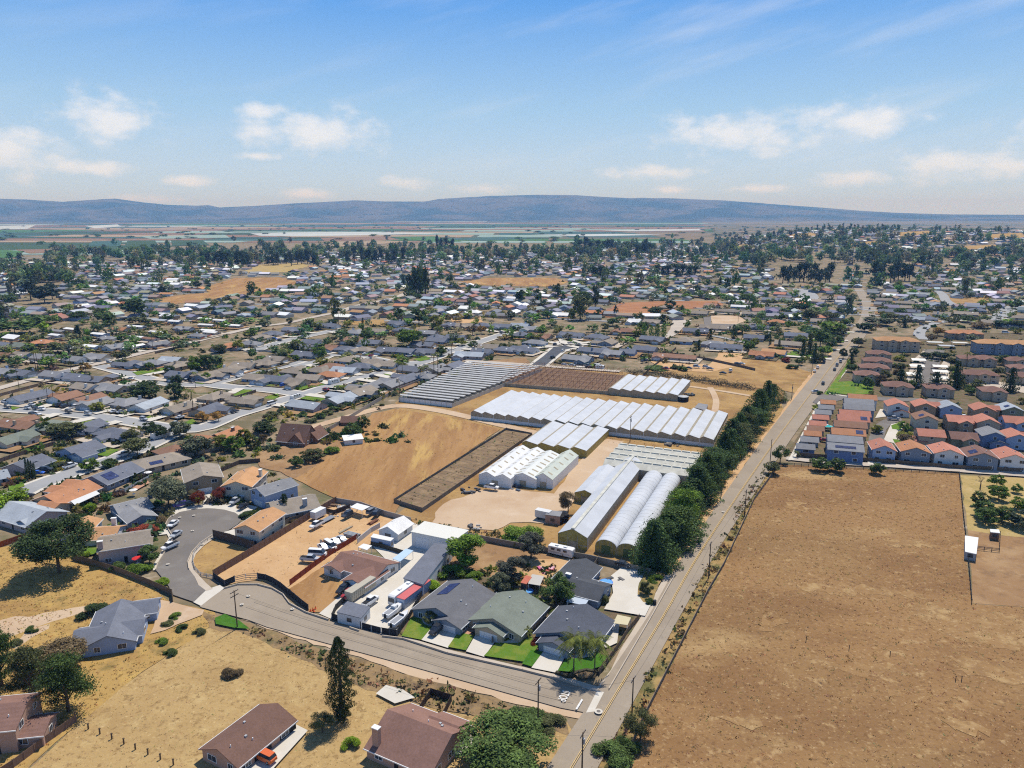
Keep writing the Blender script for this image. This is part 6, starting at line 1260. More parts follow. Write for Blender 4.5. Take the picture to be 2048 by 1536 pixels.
# ---- garden and street trees of the suburb: kind, x, y of the foot, height, width, tint
T2 = """round 20 1020 8 15 lime;round -8 1034 8 13 lime;round 181 942 5.5 8.5 bright;bush 220 934 4.2 7 mid;oak 275 912 8 12 olive;round 360 874 8.5 12 greygreen;oak 396 914 9 15 greygreen;round 440 898 7 11 yellowgreen;round 468 902 7 11 bright;round 490 888 7 9 yellowgreen;oak 290 800 11 20 dark;round 350 796 10 12 dark;round 195 824 6 9 yellowgreen;sparse 405 844 6 7 autumn;sparse 437 844 6 6.5 autumn
oak 140 874 7 15 olive;round 90 866 6 8 mid;round 112 870 6 9 olive;round 318 876 7 10 dark;round 300 866 6 8 dark;oak 262 885 6 9 olive;round 30 856 4 5 bright;bush 24 862 3 5 bright;bush 120 930 3 5 yellowgreen;bush 34 964 3 5 autumn;bush 42 950 2.5 4 bright;bush 105 925 2.5 6 olive
column 55 955 8 1.6 dark;column 61 957 8 1.6 dark;column 66 958 7.5 1.6 dark;column 71 959 7 1.6 dark;palm 96 802 9 5 palm;palm 107 802 9.5 5 palm;palm 387 828 13 6 palm;palm 391 776 10 5 palm;palm 374 802 7 6 palm;palm 3 888 15 5 palm
bush 622 844 3 6 olive;bush 640 836 3.4 6 mid;bush 655 829 3.2 6 olive;bush 668 823 3.4 6 mid;bush 682 818 3 5.5 olive;bush 697 813 3.2 5.5 mid;bush 712 808 3 5 olive;bush 728 803 3 5 mid;bush 752 800 3.6 6 olive;round 707 876 8 10 mid;round 726 862 8 8 mid;round 626 922 5.5 12 olive;round 594 934 5 7 mid;bush 664 906 3.5 7 bright;sparse 528 892 6 5 brownish;bush 540 836 4 10 olive;oak 525 868 6 12 dark;bush 764 812 2 3 olive
palm 795 752 10 5.5 palm;palm 805 752 9 5 palm;palm 842 762 9 6 palm;palm 854 758 9 6 palm;palm 868 752 15 5 palm;palm 876 752 16 5 palm;palm 903 720 14 5 palm;round 804 734 8 11 bright;bush 820 766 2.6 6 lime;oak 820 694 14 22 bright;round 838 648 15 20 mid;round 872 660 14 15 yellowgreen;round 800 640 13 14 mid;round 588 704 9 11 olive;round 641 717 10 12 bright;round 733 682 10 14 mid;round 607 752 5 8 mid;round 690 678 8 10 olive;round 592 722 5 6 bright;column 726 660 11 4 dark;sparse 945 670 9 11 brownish;sparse 962 668 8 10 autumn;round 924 692 7 9 yellowgreen;round 946 696 6 9 mid;round 1005 700 6 9 mid;round 884 712 9 10 mid;round 617 660 9 9 dark;round 580 650 7 8 olive
euc 1160 640 24 22 olive;euc 1190 618 27 10 dark;round 1041 606 16 16 dark;round 1074 606 17 13 mid;conifer 1116 595 18 14 dark;oak 1168 606 14 26 mid;round 1145 634 9 12 bright;round 1126 604 10 8 dark;round 1220 606 9 10 mid;oak 1240 590 11 20 mid;round 1195 636 9 10 mid;round 1085 664 7 9 bright;round 1065 684 6 7 olive;round 1210 662 7 10 olive;oak 1225 652 8 14 mid;round 1275 672 8 12 yellowgreen;column 1288 674 12 6 bright;column 1302 676 11 6 bright;column 1314 676 12 7 bright;column 1327 674 12 7 bright;oak 1286 668 11 12 mid;round 1374 656 8 7 bright;column 1467 678 12 7 mid;oak 1485 668 9 16 mid;round 1497 702 9 11 bright;round 1508 694 8 9 yellowgreen;conifer 1397 700 8 6 dark;conifer 1420 678 9 7 dark;round 1396 672 6 6 mid;round 1327 648 10 12 dark;oak 1310 632 10 18 dark;round 1340 622 12 15 dark;round 1362 626 9 10 mid;round 1232 632 12 6 dark;bush 1365 742 4 7 mid;bush 1352 738 3 8 dark;bush 1315 738 2 18 mid;oak 1460 606 9 16 mid;oak 1492 604 10 18 mid;round 1392 586 12 14 dark;round 1330 590 9 8 dark;conifer 1440 570 12 9 dark
conifer 1618 708 16 10 olive;conifer 1628 724 14 9 mid;conifer 1606 712 13 9 mid;oak 1640 694 15 18 mid;oak 1664 668 12 24 bright;round 1648 680 12 12 mid;round 1656 658 11 12 greygreen;oak 1620 640 11 20 olive;round 1700 650 8 10 mid;round 1594 640 8 12 bright;oak 1600 622 9 22 dark;round 1616 640 8 8 bright;round 1576 658 7 9 bright;bush 1585 738 4 8 mid;bush 1574 724 4 8 red;round 1600 730 6 8 mid;bush 1560 700 4 7 yellowgreen;column 1540 690 8 3 dark;column 1558 696 7 3 dark;round 1672 640 7 9 mid;oak 1690 600 7 12 olive;round 1686 718 8 7 dark;oak 1716 694 8 12 olive;oak 1728 664 9 18 dark;oak 1750 650 8 28 greygreen;oak 1772 652 8 16 greygreen;conifer 1702 728 9 6 dark;conifer 1808 655 9 9 bluegreen;round 1745 600 8 12 mid;conifer 1760 600 7 6 dark
conifer 1799 784 14 11 dark;conifer 1833 774 14 10 dark;conifer 1869 790 14 12 dark;conifer 1910 776 17 12 dark;conifer 2020 784 15 11 dark;round 1735 778 7 8 mid;round 1762 772 8 8 brownish;round 1820 778 6 8 mid;bush 1796 736 5 9 olive;bush 1800 722 5 9 yellowgreen;bush 1798 750 5 8 brownish;oak 1880 720 6 14 dark;bush 1900 726 5 9 olive;bush 1906 742 4 8 olive;oak 1945 690 9 13 greygreen;palm 1932 736 11 6 palm;round 2005 730 8 11 mid;oak 1997 752 6 9 olive;round 1955 780 7 9 olive;round 2020 748 6 8 olive;oak 1875 672 8 11 autumn;oak 1908 676 7 12 autumn;oak 1862 684 7 10 brownish;round 2035 668 6 10 yellowgreen;oak 1960 656 6 20 brownish;oak 2035 656 7 20 dark;round 2030 618 12 16 mid;palm 1992 640 10 7 palm;palm 2024 632 9 7 palm;round 1760 625 6 8 dark;round 1825 600 8 14 mid;oak 1850 590 8 16 mid;round 1905 590 7 8 mid
oak 1600 690 7 10 mid;oak 1650 712 8 12 bright;oak 1658 700 9 12 mid;oak 1672 690 9 13 mid;round 1680 672 8 11 olive;oak 1690 655 8 12 mid;round 1640 726 7 9 olive;oak 1660 640 8 14 olive;oak 1680 630 8 12 mid;oak 1612 668 8 14 bright;round 1532 680 8 10 mid;oak 1550 660 8 14 olive;round 1560 640 8 12 mid;oak 1702 745 6 8 mid;round 1770 760 7 9 olive;round 1785 775 6 8 brownish;oak 1915 765 6 9 olive;round 1940 790 5 7 mid;oak 1985 700 8 12 mid;round 1820 700 6 9 olive;oak 1850 718 5 8 dark;round 1707 712 7 8 mid;oak 1780 640 8 18 olive;oak 1800 630 8 14 mid;oak 1900 650 7 14 olive;oak 1935 645 7 16 mid;oak 2000 655 7 16 dark
round 1640 942 6 9 mid;round 1672 944 6 9 mid;round 1752 948 5 7 mid;sparse 1560 926 8 8 mid;oak 1545 948 5 7 olive;round 1752 868 5 6 yellowgreen;bush 1812 876 4 8 yellowgreen;round 1806 862 5 6 bright;oak 1812 890 5 9 brownish;bush 1640 790 3 4 mid;palm 1593 916 3 4 palm
bare 1960 978 8 11 grey;round 1993 974 5 7 bright;round 1996 1000 6 8 bright;round 1961 1012 5.5 8 mid;round 1966 1034 5.5 9 mid;round 1971 1048 5.5 8 mid;round 2003 1044 6 8.5 mid;round 2033 986 3.5 4.5 bright;round 2041 1020 5 8 bright;round 2046 1056 6 11 bluegreen
oak 90 606 22 34 bluegreen;euc 62 600 26 22 bluegreen;euc 105 598 20 18 bluegreen;oak 270 636 20 30 dark;oak 272 650 8 22 olive;oak 212 650 14 20 mid;oak 30 668 12 40 mid;oak 75 650 10 34 mid;round 85 662 9 14 lime;conifer 158 680 13 14 dark;oak 20 610 14 20 mid;oak 160 640 9 20 mid;oak 325 588 12 14 bluegreen;round 160 578 14 16 dark;oak 215 560 14 20 dark;round 0 650 20 16 dark;round 395 576 10 14 dark;round 415 576 9 12 dark;round 390 742 11 12 bright;round 408 738 11 14 mid;round 420 730 8 11 olive;oak 440 706 7 12 olive;round 478 700 8 11 yellowgreen;round 507 676 9 13 bright;round 300 738 5 7 bright;oak 245 722 8 14 olive;round 340 748 6 9 dark;round 412 762 6 8 bright;round 353 770 7 10 dark;oak 115 706 9 16 olive;round 150 700 5 12 olive;palm 72 742 14 5 palm;palm 76 740 14 5 palm;palm 106 738 13 5 palm;palm 155 720 11 5 palm;palm 115 742 8 5 palm;round 172 744 6 9 autumn;round 28 756 6 9 mid;round 60 752 6 9 dark"""
LOW = 0
for i, ln in enumerate(T2.replace('\n', ';').split(';')):
    a = ln.split()
    if len(a) < 6: continue
    if a[0] == 'bush' and len(a) == 6: pass
    tree(a[0], float(a[1]), float(a[2]), float(a[3]), float(a[4]), a[5], seed=i)
# ---- eucalyptus groves that stand above the town
rnd = random.Random(21)
def grove(x0, x1, y, n, h, tint, w=13):
    for i in range(n):
        x = x0 + (x1-x0)*(i+.5)/n + rnd.uniform(-3, 3); tree('euc', x, y + rnd.uniform(-3, 3), h*rnd.uniform(.8, 1.15), w*rnd.uniform(.9, 1.4), tint if i % 3 else 'dark', 'tall dark', noun='eucalyptus', group='eucalyptus trees of the far groves', res='lo')
grove(1562,1666,566,10,27,'bluegreen'); grove(1742,1825,562,8,28,'bluegreen'); grove(1308,1396,552,7,20,'bluegreen'); grove(1182,1216,556,4,18,'bluegreen'); grove(816,856,592,4,34,'dark', 14); grove(530,562,528,3,24,'bluegreen'); grove(570,640,530,7,30,'bluegreen'); grove(690,812,526,9,32,'bluegreen'); grove(400,505,532,8,32,'bluegreen'); grove(868,908,502,4,42,'bluegreen'); grove(1150,1232,502,6,36,'bluegreen',20); grove(1272,1306,508,4,40,'bluegreen',20)
# ---- the rest of the trees of the town, as one mass
def far_trees():
    rg = np.random.default_rng(5); rnd = random.Random(8); lo = {k: [] for k in ('round', 'oak', 'euc')}
    for k in lo:
        for v in range(3):
            c = crown_points(k, 110, np.random.default_rng(v*7+len(k))); lo[k].append(diamonds(c, 0.115, (c-np.array([0,0,.5]))*1.2, 1.0, v))
    VS, CS = [], []; pts = np.array([[p.x, p.y] for p in P_ALL + FAR_HOUSES]); n = 0; tr = np.array([[p.x, p.y] for p, _ in TREES])
    tints = [TINT[k] for k in ('dark', 'dark', 'mid', 'olive', 'greygreen', 'bluegreen', 'bluegreen', 'mid')]
    def put(x, y, kind, h, w, tint):
        tint = (tint[0]*2.0, tint[1]*2.0, tint[2]*1.6)
        v = lo[kind][rnd.randrange(3)].copy(); a = rnd.uniform(0, 6.28); ca, sa = math.cos(a), math.sin(a)
        q = np.stack([(v[:,0]*ca - v[:,1]*sa)*w + x, (v[:,0]*sa + v[:,1]*ca)*w + y, v[:,2]*h + hz(x, y) - .3], 1); VS.append(q)
        CS.append(np.tile(np.array([*(c*rnd.uniform(.75, 1.25) for c in tint), 1.0]), (len(v), 1)))
    while n < 7600:
        y = math.sqrt(rnd.uniform(420**2, 3000**2)); x = y*rnd.uniform(-.78, .78); q = x/y
        far = 2150 + (500 if q > .1 else 0) + (650 if q > .3 else 0) - (450 if q < -.35 else 0)
        if y > far: continue
        p = Vector((x, y)); n += 1
        dens = 0.55 + .45*math.sin(x*.008 + 1.3)*math.sin(y*.0065); dens = min(1, .35 + dens*1.5) if y < 1300 else dens
        if q > .25 and y > 1300: dens = .35 + .45*math.sin(x*.006)*math.sin(y*.005)
        if rnd.random() > dens: continue
        if any(inside(p, m) for m in NOGO): continue
        if hides_road(x, y) or any(inside(p, m) for m in HG): continue
        py = pix((x, y, 0))
        if y < 1000 and (near_road(p)[0] < 9 or py[1] > 735 or (700 > py[1] > 640 and py[0] > 1290 and py[0] < 1500) or (py[1] > 690 and py[0] > 770 and py[0] < 1620)): continue
        if py[0] > 1700 and py[1] > 655: continue
        if y < 1500 and (np.abs(pts - [x, y]).max(1) < 7.6).any(): continue
        big = rnd.random() < (.06 if y < 1200 else .2)
        if y < 900: big = rnd.random() < .03
        if big: put(x, y, 'euc', rnd.uniform(16, 28), rnd.uniform(11, 18), rnd.choice(tints[:1]+tints[5:7]))
        else: put(x, y, rnd.choice(('round', 'oak')), rnd.uniform(4.5, 10), rnd.uniform(7, 14), rnd.choice(tints))
    for x0, x1, y0, m in ((1430,2048,482,150),(1150,1500,502,110),(100,520,515,190),(520,900,505,150),(880,1250,512,140),(1480,2048,520,200),(0,140,560,60)):
        for _ in range(m):
            px, py = rnd.uniform(x0, x1), y0 + rnd.gauss(0, 9); p = gt(px, py)
            if p.y > 5200 or p.y < 700 or any(inside(p.to_2d(), m) for m in HG): continue
            put(p.x, p.y, 'euc' if rnd.random() < .4 else 'oak', rnd.uniform(12, 30), rnd.uniform(14, 26), rnd.choice(tints[:1]+tints[5:7]+tints[4:5]))
    for _ in range(260):     # scattered trees and windbreaks out in the valley
        y = rnd.uniform(2600, 7500); x = y*rnd.uniform(-.8, .8); put(x, y, 'oak', rnd.uniform(7, 14), rnd.uniform(20, 60), TINT['dark'])
    v = np.concatenate(VS); c = np.concatenate(CS).astype(np.float32); me = mesh_np('distant_trees', v, tint_mat('distant_leaves', True))
    at = me.color_attributes.new('tint', 'FLOAT_COLOR', 'POINT'); at.data.foreach_set('color', c.ravel()); struct(link('distant_trees', me), 'stuff')
far_trees()
# ---- shrubs of the yards, and dry tufts on the near grass
def scatter(name, n, pick, size, tints, leaves=14, spread=1.0, hgt=1.0, up=.6):
    rg = np.random.default_rng(4); rnd = random.Random(4); VS, CS = [], []
    for _ in range(n):
        p = pick(rnd)
        if p is None: continue
        s = size*rnd.uniform(.5, 1.5); k = leaves; c = rg.normal(size=(k, 3))*np.array([.35*spread, .35*spread, .25*hgt])*s; c[:, 2] = np.abs(c[:, 2]) + .05
        v = diamonds(c, s*.3, None, up, rnd.randrange(10**6)) + np.array([p[0], p[1], 0]); t = rnd.choice(tints); VS.append(v); CS.append(np.tile(np.array([*(q*rnd.uniform(.75, 1.25) for q in t), 1.0]), (len(v), 1)))
    v = np.concatenate(VS); me = mesh_np(name, v, tint_mat(name + '_leaves', True)); at = me.color_attributes.new('tint', 'FLOAT_COLOR', 'POINT'); at.data.foreach_set('color', np.concatenate(CS).astype(np.float32).ravel()); return struct(link(name, me), 'stuff')
NEARFAR = [q for q in FAR_HOUSES if q.y < 1150]
def yard_pick(rnd):
    p = rnd.choice(P if rnd.random() < .6 else NEARFAR) + Vector((rnd.gauss(0, 11), rnd.gauss(0, 11)))
    if near_road(p)[0] < 8 or any(abs(p.x-q.x) < 7 and abs(p.y-q.y) < 7 for q in P_ALL): return None
    return p
scatter('garden_shrubs', 6000, yard_pick, 3.1, [TINT[k] for k in ('mid', 'olive', 'dark', 'brownish', 'yellowgreen', 'olive')], 22)
LEFTH = [c for c, r in CLEAR if 0 < c.y < 340 and c.x < -25]
def left_pick(rnd):
    p = rnd.choice(LEFTH) + Vector((rnd.gauss(0, 12), rnd.gauss(0, 12))); q = pix((p.x, p.y, 0))
    if near_road(p)[0] < 7 or any(abs(p.x-c.x) < r*.85 and abs(p.y-c.y) < r*.85 for c, r in CLEAR) or (400 < q[0] and q[1] > 1040) or (q[1] > 1010 and 330 < q[0] < 500) or q[1] > 1110 or (q[0] > 560 and q[1] > 890) or (q[0] < 200 and q[1] > 1090): return None
    return p
scatter('garden_shrubs', 700, left_pick, 2.6, [TINT[k] for k in ('mid', 'olive', 'dark', 'brownish', 'yellowgreen', 'greygreen')], 60)
POLY = {}
def poly_pick(polys):
    ps = [[g(*q).to_2d() for q in p] for p in polys]; bx = [(min(v.x for v in p), max(v.x for v in p), min(v.y for v in p), max(v.y for v in p)) for p in ps]; ar = [(b[1]-b[0])*(b[3]-b[2]) for b in bx]
    def f(rnd):
        i = rnd.choices(range(len(ps)), ar)[0]; b = bx[i]; q = Vector((rnd.uniform(b[0], b[1]), rnd.uniform(b[2], b[3])))
        return q if inside(q, ps[i]) and not any(abs(q.x-c.x) < r*.8 and abs(q.y-c.y) < r*.8 for c, r in CLEAR) else None
    return f
TAN = [(0.44,0.31,0.135), (0.36,0.24,0.10), (0.30,0.19,0.08), (0.50,0.37,0.17)]; GOLD = [(0.42,0.26,0.07), (0.36,0.20,0.06), (0.26,0.16,0.06), (0.48,0.32,0.10)]
scatter('garden_shrubs', 900, poly_pick([[(1655,802),(1700,735),(1745,690),(2048,672),(2048,810),(1860,800)], [(1780,800),(2048,812),(2048,905),(1800,890)], [(1575,918),(1640,806),(1650,800),(1600,915)], [(1740,625),(2048,600),(2048,668),(1740,668)]]), 2.6, [TINT[k] for k in ('mid', 'olive', 'dark', 'brownish', 'yellowgreen')], 30)
scatter('garden_shrubs', 150, poly_pick([[(905,1150),(1100,1120),(1135,1170),(1120,1230),(1000,1190)], [(1040,1240),(1075,1230),(1080,1290),(1040,1276)]]), 1.5, [TINT[k] for k in ('mid', 'olive', 'yellowgreen', 'brownish')], 40)
scatter('dry_grass', 11000, poly_pick([[(20,1560),(155,1448),(285,1348),(420,1258),(500,1272),(640,1340),(760,1392),(880,1424),(1000,1446),(1120,1445),(1080,1560)]]), 0.34, TAN, 5, 1.3, .4, 2.0)
scatter('golden_grass', 8000, poly_pick([[(-100,1120),(60,1090),(150,1120),(300,1172),(345,1208),(430,1228),(418,1255),(285,1343),(155,1440),(20,1560),(-200,1560)]]), 0.55, GOLD + [(0.2,0.15,0.06)], 6, 1.2, .5, 1.6)
scatter('field_grass', 9000, poly_pick([[(1240,1560),(1295,1428),(1385,1255),(1452,1130),(1510,1000),(1562,934),(1740,940),(1918,950),(1942,1205),(2050,1215),(2100,1560)]]), 0.42, [(0.30,0.18,0.075), (0.24,0.135,0.055), (0.42,0.28,0.125), (0.36,0.23,0.10)], 5, 1.4, .35, 2.0)
scatter('roadside_weeds', 6500, poly_pick([[(1180,1550),(1270,1395),(1354,1244),(1427,1102),(1492,987),(1533,926),(1560,928),(1506,1000),(1447,1130),(1378,1255),(1287,1428),(1227,1550)], [(440,1236),(500,1252),(640,1302),(780,1344),(940,1390),(1080,1428),(1130,1436),(1000,1440),(880,1420),(760,1386),(640,1336),(500,1268)], [(800,1030),(870,1050),(990,1066),(1100,1095),(1180,1125),(1000,1092),(940,1080),(820,1048)]]), 1.3, [(0.10,0.115,0.04), (0.14,0.13,0.05), (0.30,0.20,0.085), (0.20,0.14,0.07)], 9)
scatter('dry_weeds', 5000, poly_pick([[(590,958),(640,927),(690,882),(745,830),(790,820),(880,834),(1000,860),(930,910),(860,965),(800,1010),(785,1038),(700,1004),(640,985)], [(430,1157),(508,1110),(672,1010),(740,1014),(770,1060),(655,1122),(580,1176),(515,1160)], [(800,822),(1000,862),(1430,910),(1490,850),(1400,810),(940,840)]]), 0.6, [(0.30,0.20,0.08), (0.22,0.14,0.06), (0.42,0.30,0.12), (0.26,0.2,0.07)], 5, 1.3, .5, 1.6)
# ------------------------------------------------------------------ fences and walls
def fence(name, pts, h, col, label, mat=None, post=2.4, posts=True, rail=False, cat='fence', z0=-0.15, pc=None, thick=0.06, closed=False, gap=None, group=None):
    P_ = [g(*p) for p in pts] if not isinstance(pts[0], Vector) else pts
    c = P_[0]; root = empty(name, (c.x, c.y, 0)); Q = [Vector((p.x-c.x, p.y-c.y, 0)) for p in P_]
    if closed: Q.append(Q[0])
    m = MB(); spots = []; acc = 0
    for a, b in zip(Q, Q[1:]):
        d = b - a; L = d.length; u = d.normalized(); n = Vector((-u.y, u.x, 0))*thick/2
        if rail:
            for z in (h*.35, h*.7, h*.98): m.add([tuple(a-n+Vector((0,0,z-.07))), tuple(b-n+Vector((0,0,z-.07))), tuple(b+n+Vector((0,0,z-.07))), tuple(a+n+Vector((0,0,z-.07))), tuple(a-n+Vector((0,0,z+.07))), tuple(b-n+Vector((0,0,z+.07))), tuple(b+n+Vector((0,0,z+.07))), tuple(a+n+Vector((0,0,z+.07)))], [(0,3,2,1),(4,5,6,7),(0,1,5,4),(1,2,6,5),(2,3,7,6),(3,0,4,7)])
        else: m.add([tuple(a-n+Vector((0,0,z0))), tuple(b-n+Vector((0,0,z0))), tuple(b+n+Vector((0,0,z0))), tuple(a+n+Vector((0,0,z0))), tuple(a-n+Vector((0,0,h))), tuple(b-n+Vector((0,0,h))), tuple(b+n+Vector((0,0,h))), tuple(a+n+Vector((0,0,h)))], [(0,3,2,1),(4,5,6,7),(0,1,5,4),(1,2,6,5),(2,3,7,6),(3,0,4,7)])
        k = max(1, round(L/post)); spots += [a + d*i/k for i in range(k)]
    spots.append(Q[-1]); m.build('panel' if not rail else 'rail', mat or M_WOOD, root, col)
    if posts:
        pm = MB(); pm.box(-.07, .07, -.07, .07, -.2, h+.08); me = pm.build('post', mat or M_WOOD, root, pc or col); me.location = spots[0]
        for s in spots[1:100]: q = me.copy(); C.objects.link(q); q.location = s
    return tag(root, label, cat, group)
WD, BLK, GRY, RED = (0.15,0.10,0.07), (0.035,0.036,0.04), (0.33,0.31,0.28), (0.22,0.055,0.03)
fence('fence', [(427,1157),(450,1173),(470,1164)], 1.9, BLK, 'short dark slat fence between the sidewalk and the white gate', M_WALL, pc=(0.10,0.10,0.11))
fence('gate', [(470,1164),(492,1159),(515,1158)], 1.7, (0.10,0.105,0.11), 'white framed double gate at the head of the street bulb', M_WALL, rail=True, pc=(0.65,0.65,0.63), cat='gate')
fence('fence', [(515,1158),(532,1161),(546,1167),(562,1177),(576,1189),(590,1200),(604,1212),(617,1222)], 1.9, BLK, 'long curved dark slat fence along the street bulb', M_WALL, pc=(0.12,0.12,0.13))
fence('fence', [(664,1240),(722,1257)], 1.9, BLK, 'dark slat fence in front of the small charcoal shed', M_WALL, pc=(0.12,0.12,0.13))
fence('gate', [(724,1258),(762,1268)], 1.8, BLK, 'dark rolling gate with white posts above the white apron', M_WALL, pc=(0.62,0.62,0.6), cat='gate')
fence('fence', [(764,1269),(794,1274),(815,1245),(848,1186)], 1.9, BLK, 'dark fence turning past the boats along the first lawn', M_WALL, pc=(0.12,0.12,0.13))
fence('fence', [(664,1240),(672,1222),(694,1200)], 1.9, (0.05,0.05,0.05), 'dark fence along the left side of the small charcoal shed', M_WALL)
fence('retaining_fence', [(427,1156),(509,1107),(600,1050),(673,1006)], 2.5, (0.17,0.105,0.075), 'long brown wood fence along the left of the dirt yard')
fence('retaining_fence', [(427,1077),(460,1085),(509,1102)], 3.0, (0.10,0.075,0.06), 'tall dark fence between the narrow white house and the sunken lot')
fence('guard_rail', [(427,1076),(404,1091),(388,1109),(386,1126),(390,1140),(402,1152),(425,1157)], 1.1, (0.08,0.075,0.07), 'curved pipe railing around the sunken lot', M_STEEL, rail=True, thick=.05, cat='railing')
fence('fence', [(580,1172),(622,1140),(660,1112),(690,1094),(715,1078)], 1.9, RED, 'rust red board fence behind the maroon roofed house')
fence('wall', [(673,1006),(722,1014),(770,1032),(822,1046)], 2.0, GRY, 'grey block wall between the brown field and the dirt yard', M_WALL, posts=False, thick=.2, cat='wall')
fence('wall', [(938,1078),(1010,1092),(1090,1106),(1180,1122),(1300,1150)], 2.0, (0.25,0.22,0.18), 'long block wall behind the caravan below the greenhouses', M_WALL, posts=False, thick=.2, cat='wall')
fence('wall', [(715,1088),(742,1066),(760,1056)], 1.9, (0.5,0.5,0.49), 'low pale wall between the dirt yard and the cabin', M_WALL, posts=False, thick=.15, cat='wall')
fence('fence', [(742,1092),(770,1099),(806,1110)], 1.6, (0.07,0.065,0.05), 'dark lattice fence across the concrete yard')
fence('fence', [(147,1121),(190,1132),(245,1150),(300,1172),(345,1192),(346,1206)], 2.0, (0.17,0.125,0.085), 'brown board fence below the deck house on the golden slope')
fence('fence', [(-20,1102),(50,1078)], 1.9, (0.30,0.09,0.04), 'bright red-brown fence at the left edge beside the dark pine')
fence('fence', [(-10,1560),(28,1536),(90,1490),(153,1445),(151,1440)], 1.8, (0.17,0.11,0.08), 'brown board fence beside the stucco corner house')
fence('fence', [(840,1425),(862,1391),(903,1404),(885,1440)], 1.8, (0.07,0.05,0.04), 'small dark walled enclosure behind the big brown roofed house')
fence('fence', [(1236,1560),(1263,1494),(1292,1429),(1336,1342),(1380,1256),(1415,1187),(1448,1131),(1508,1001),(1555,936)], 1.25, (0.20,0.15,0.11), 'low weathered rail fence along the left side of the brown field', rail=True, post=3.2, thick=.12)
fence('fence', [(1918,950),(1927,1040),(1935,1110),(1943,1208)], 1.4, (0.09,0.07,0.055), 'thin dark wire fence between the brown field and the orchard', M_NET, rail=True, post=3, thick=.05)
fence('fence', [(1560,931),(1660,935),(1760,941),(1918,949)], 1.2, (0.12,0.09,0.06), 'thin wire fence along the top of the brown field', M_NET, rail=True, post=3, thick=.05)
fence('fence', [(1594,914),(1700,922),(1800,930),(1920,940),(2080,948)], 2.0, (0.14,0.105,0.075), 'long brown board fence behind the townhouses')
fence('pen', [(1953,1100),(1998,1105),(2000,1070)], 1.3, (0.10,0.075,0.05), 'dark pipe corral around the animal pen', M_NET, rail=True, cat='corral')
fence('fence', [(1199,1350),(1235,1300),(1256,1266),(1278,1240)], 1.7, (0.16,0.115,0.075), 'brown board fence along the corner house patio')
fence('hedge', [(1112,1349),(1135,1358),(1152,1350),(1172,1345),(1195,1349),(1205,1340),(1219,1318)], 0.9, (0.06,0.055,0.035), 'low clipped dark hedge around the palm lawn', M_WOOD, posts=False, thick=.7, cat='hedge')
fence('fence', [(985,1290),(975,1268-20),(1000,1228),(1040,1190)], 1.7, (0.10,0.075,0.06), 'dark side fence between the solar house and the green-grey house')
fence('fence', [(1068,1290),(1090,1252),(1128,1206)], 1.7, (0.18,0.13,0.09), 'wood side fence between the green-grey house and the corner house')
fence('fence', [(1180,1150),(1197,1122)], 1.8, (0.2,0.16,0.11), 'short board fence beside the dark sedan on the parking pad')
fence('wall', [(640,872),(700,838),(752,806),(800,780),(860,757),(905,742),(945,730)], 2.0, (0.30,0.26,0.22), 'long tan block wall behind the houses beside the shade house', M_WALL, posts=False, thick=.2, cat='wall')
fence('fence', [(-40,806),(0,793),(60,777),(110,764)], 1.8, (0.16,0.12,0.09), 'dark fence with pale posts below the tan lane at the left edge', pc=(0.5,0.48,0.44), post=7)
fence('fence', [(-20,768),(60,752),(112,738)], 1.8, (0.13,0.10,0.08), 'dark fence above the tan lane at the left edge')
fence('fence', [(310,708),(343,700),(400,686)], 1.8, (0.14,0.11,0.08), 'dark fence below the tan lane beside the tall pole')
fence('fence', [(315,696),(356,684)], 1.8, (0.28,0.07,0.04), 'red fence panel above the tan lane beside the parked car')
fence('fence', [(402,680),(436,668)], 1.8, (0.28,0.07,0.04), 'red fence panel at the bend of the tan lane')
fence('fence', [(128,731),(182,722),(224,712)], 1.8, (0.16,0.10,0.07), 'brown fence behind the grey roofs above the tan lane')
fence('fence', [(330,843),(368,826),(428,812),(512,785)], 1.8, (0.13,0.10,0.075), 'dark fence along the pale street by the dark parked car')
fence('wall', [(493,705),(530,703),(575,710)], 1.5, (0.45,0.42,0.38), 'low pale wall at the upper curving street corner', M_WALL, posts=False, thick=.2, cat='wall')
fence('fence', [(0,925),(60,905),(110,890)], 1.8, (0.14,0.10,0.08), 'dark back fence between the two rows at the left edge')
fence('fence', [(120,872),(190,880),(235,884),(250,893)], 1.8, (0.15,0.11,0.085), 'dark back fence behind the shade-blue walled house')
fence('fence', [(195,1000),(250,985),(300,958)], 1.6, (0.42,0.45,0.46), 'pale blue-grey fence along the patio of the solar house', M_WALL)
fence('fence', [(440,945),(480,928),(520,925)], 1.8, (0.12,0.09,0.07), 'dark fence behind the two court head houses')
fence('fence', [(560,1056),(580,1045),(640,1024),(668,1005)], 1.7, (0.22,0.17,0.12), 'tan fence around the yard of the narrow white house')
fence('fence', [(1196,640),(1212,622),(1250,608)], 1.4, (0.6,0.58,0.54), 'white rail fence along the red ploughed field', M_WALL, rail=True, post=4)
fence('fence', [(1285,755),(1300,740),(1345,705),(1352,698)], 1.8, (0.12,0.09,0.07), 'dark fence climbing from the nursery past the blue house')
fence('fence', [(1345,710),(1420,722),(1480,735),(1510,742)], 1.9, (0.15,0.12,0.09), 'long board fence above the parked vehicles in the dirt yard')
fence('fence', [(1340,588),(1420,600)], 1.8, (0.12,0.09,0.07), 'dark fence behind the red ploughed field')
fence('fence', [(1842,698),(1780,693),(1750,690)], 1.8, (0.13,0.10,0.08), 'dark fence below the left orange apartment block')
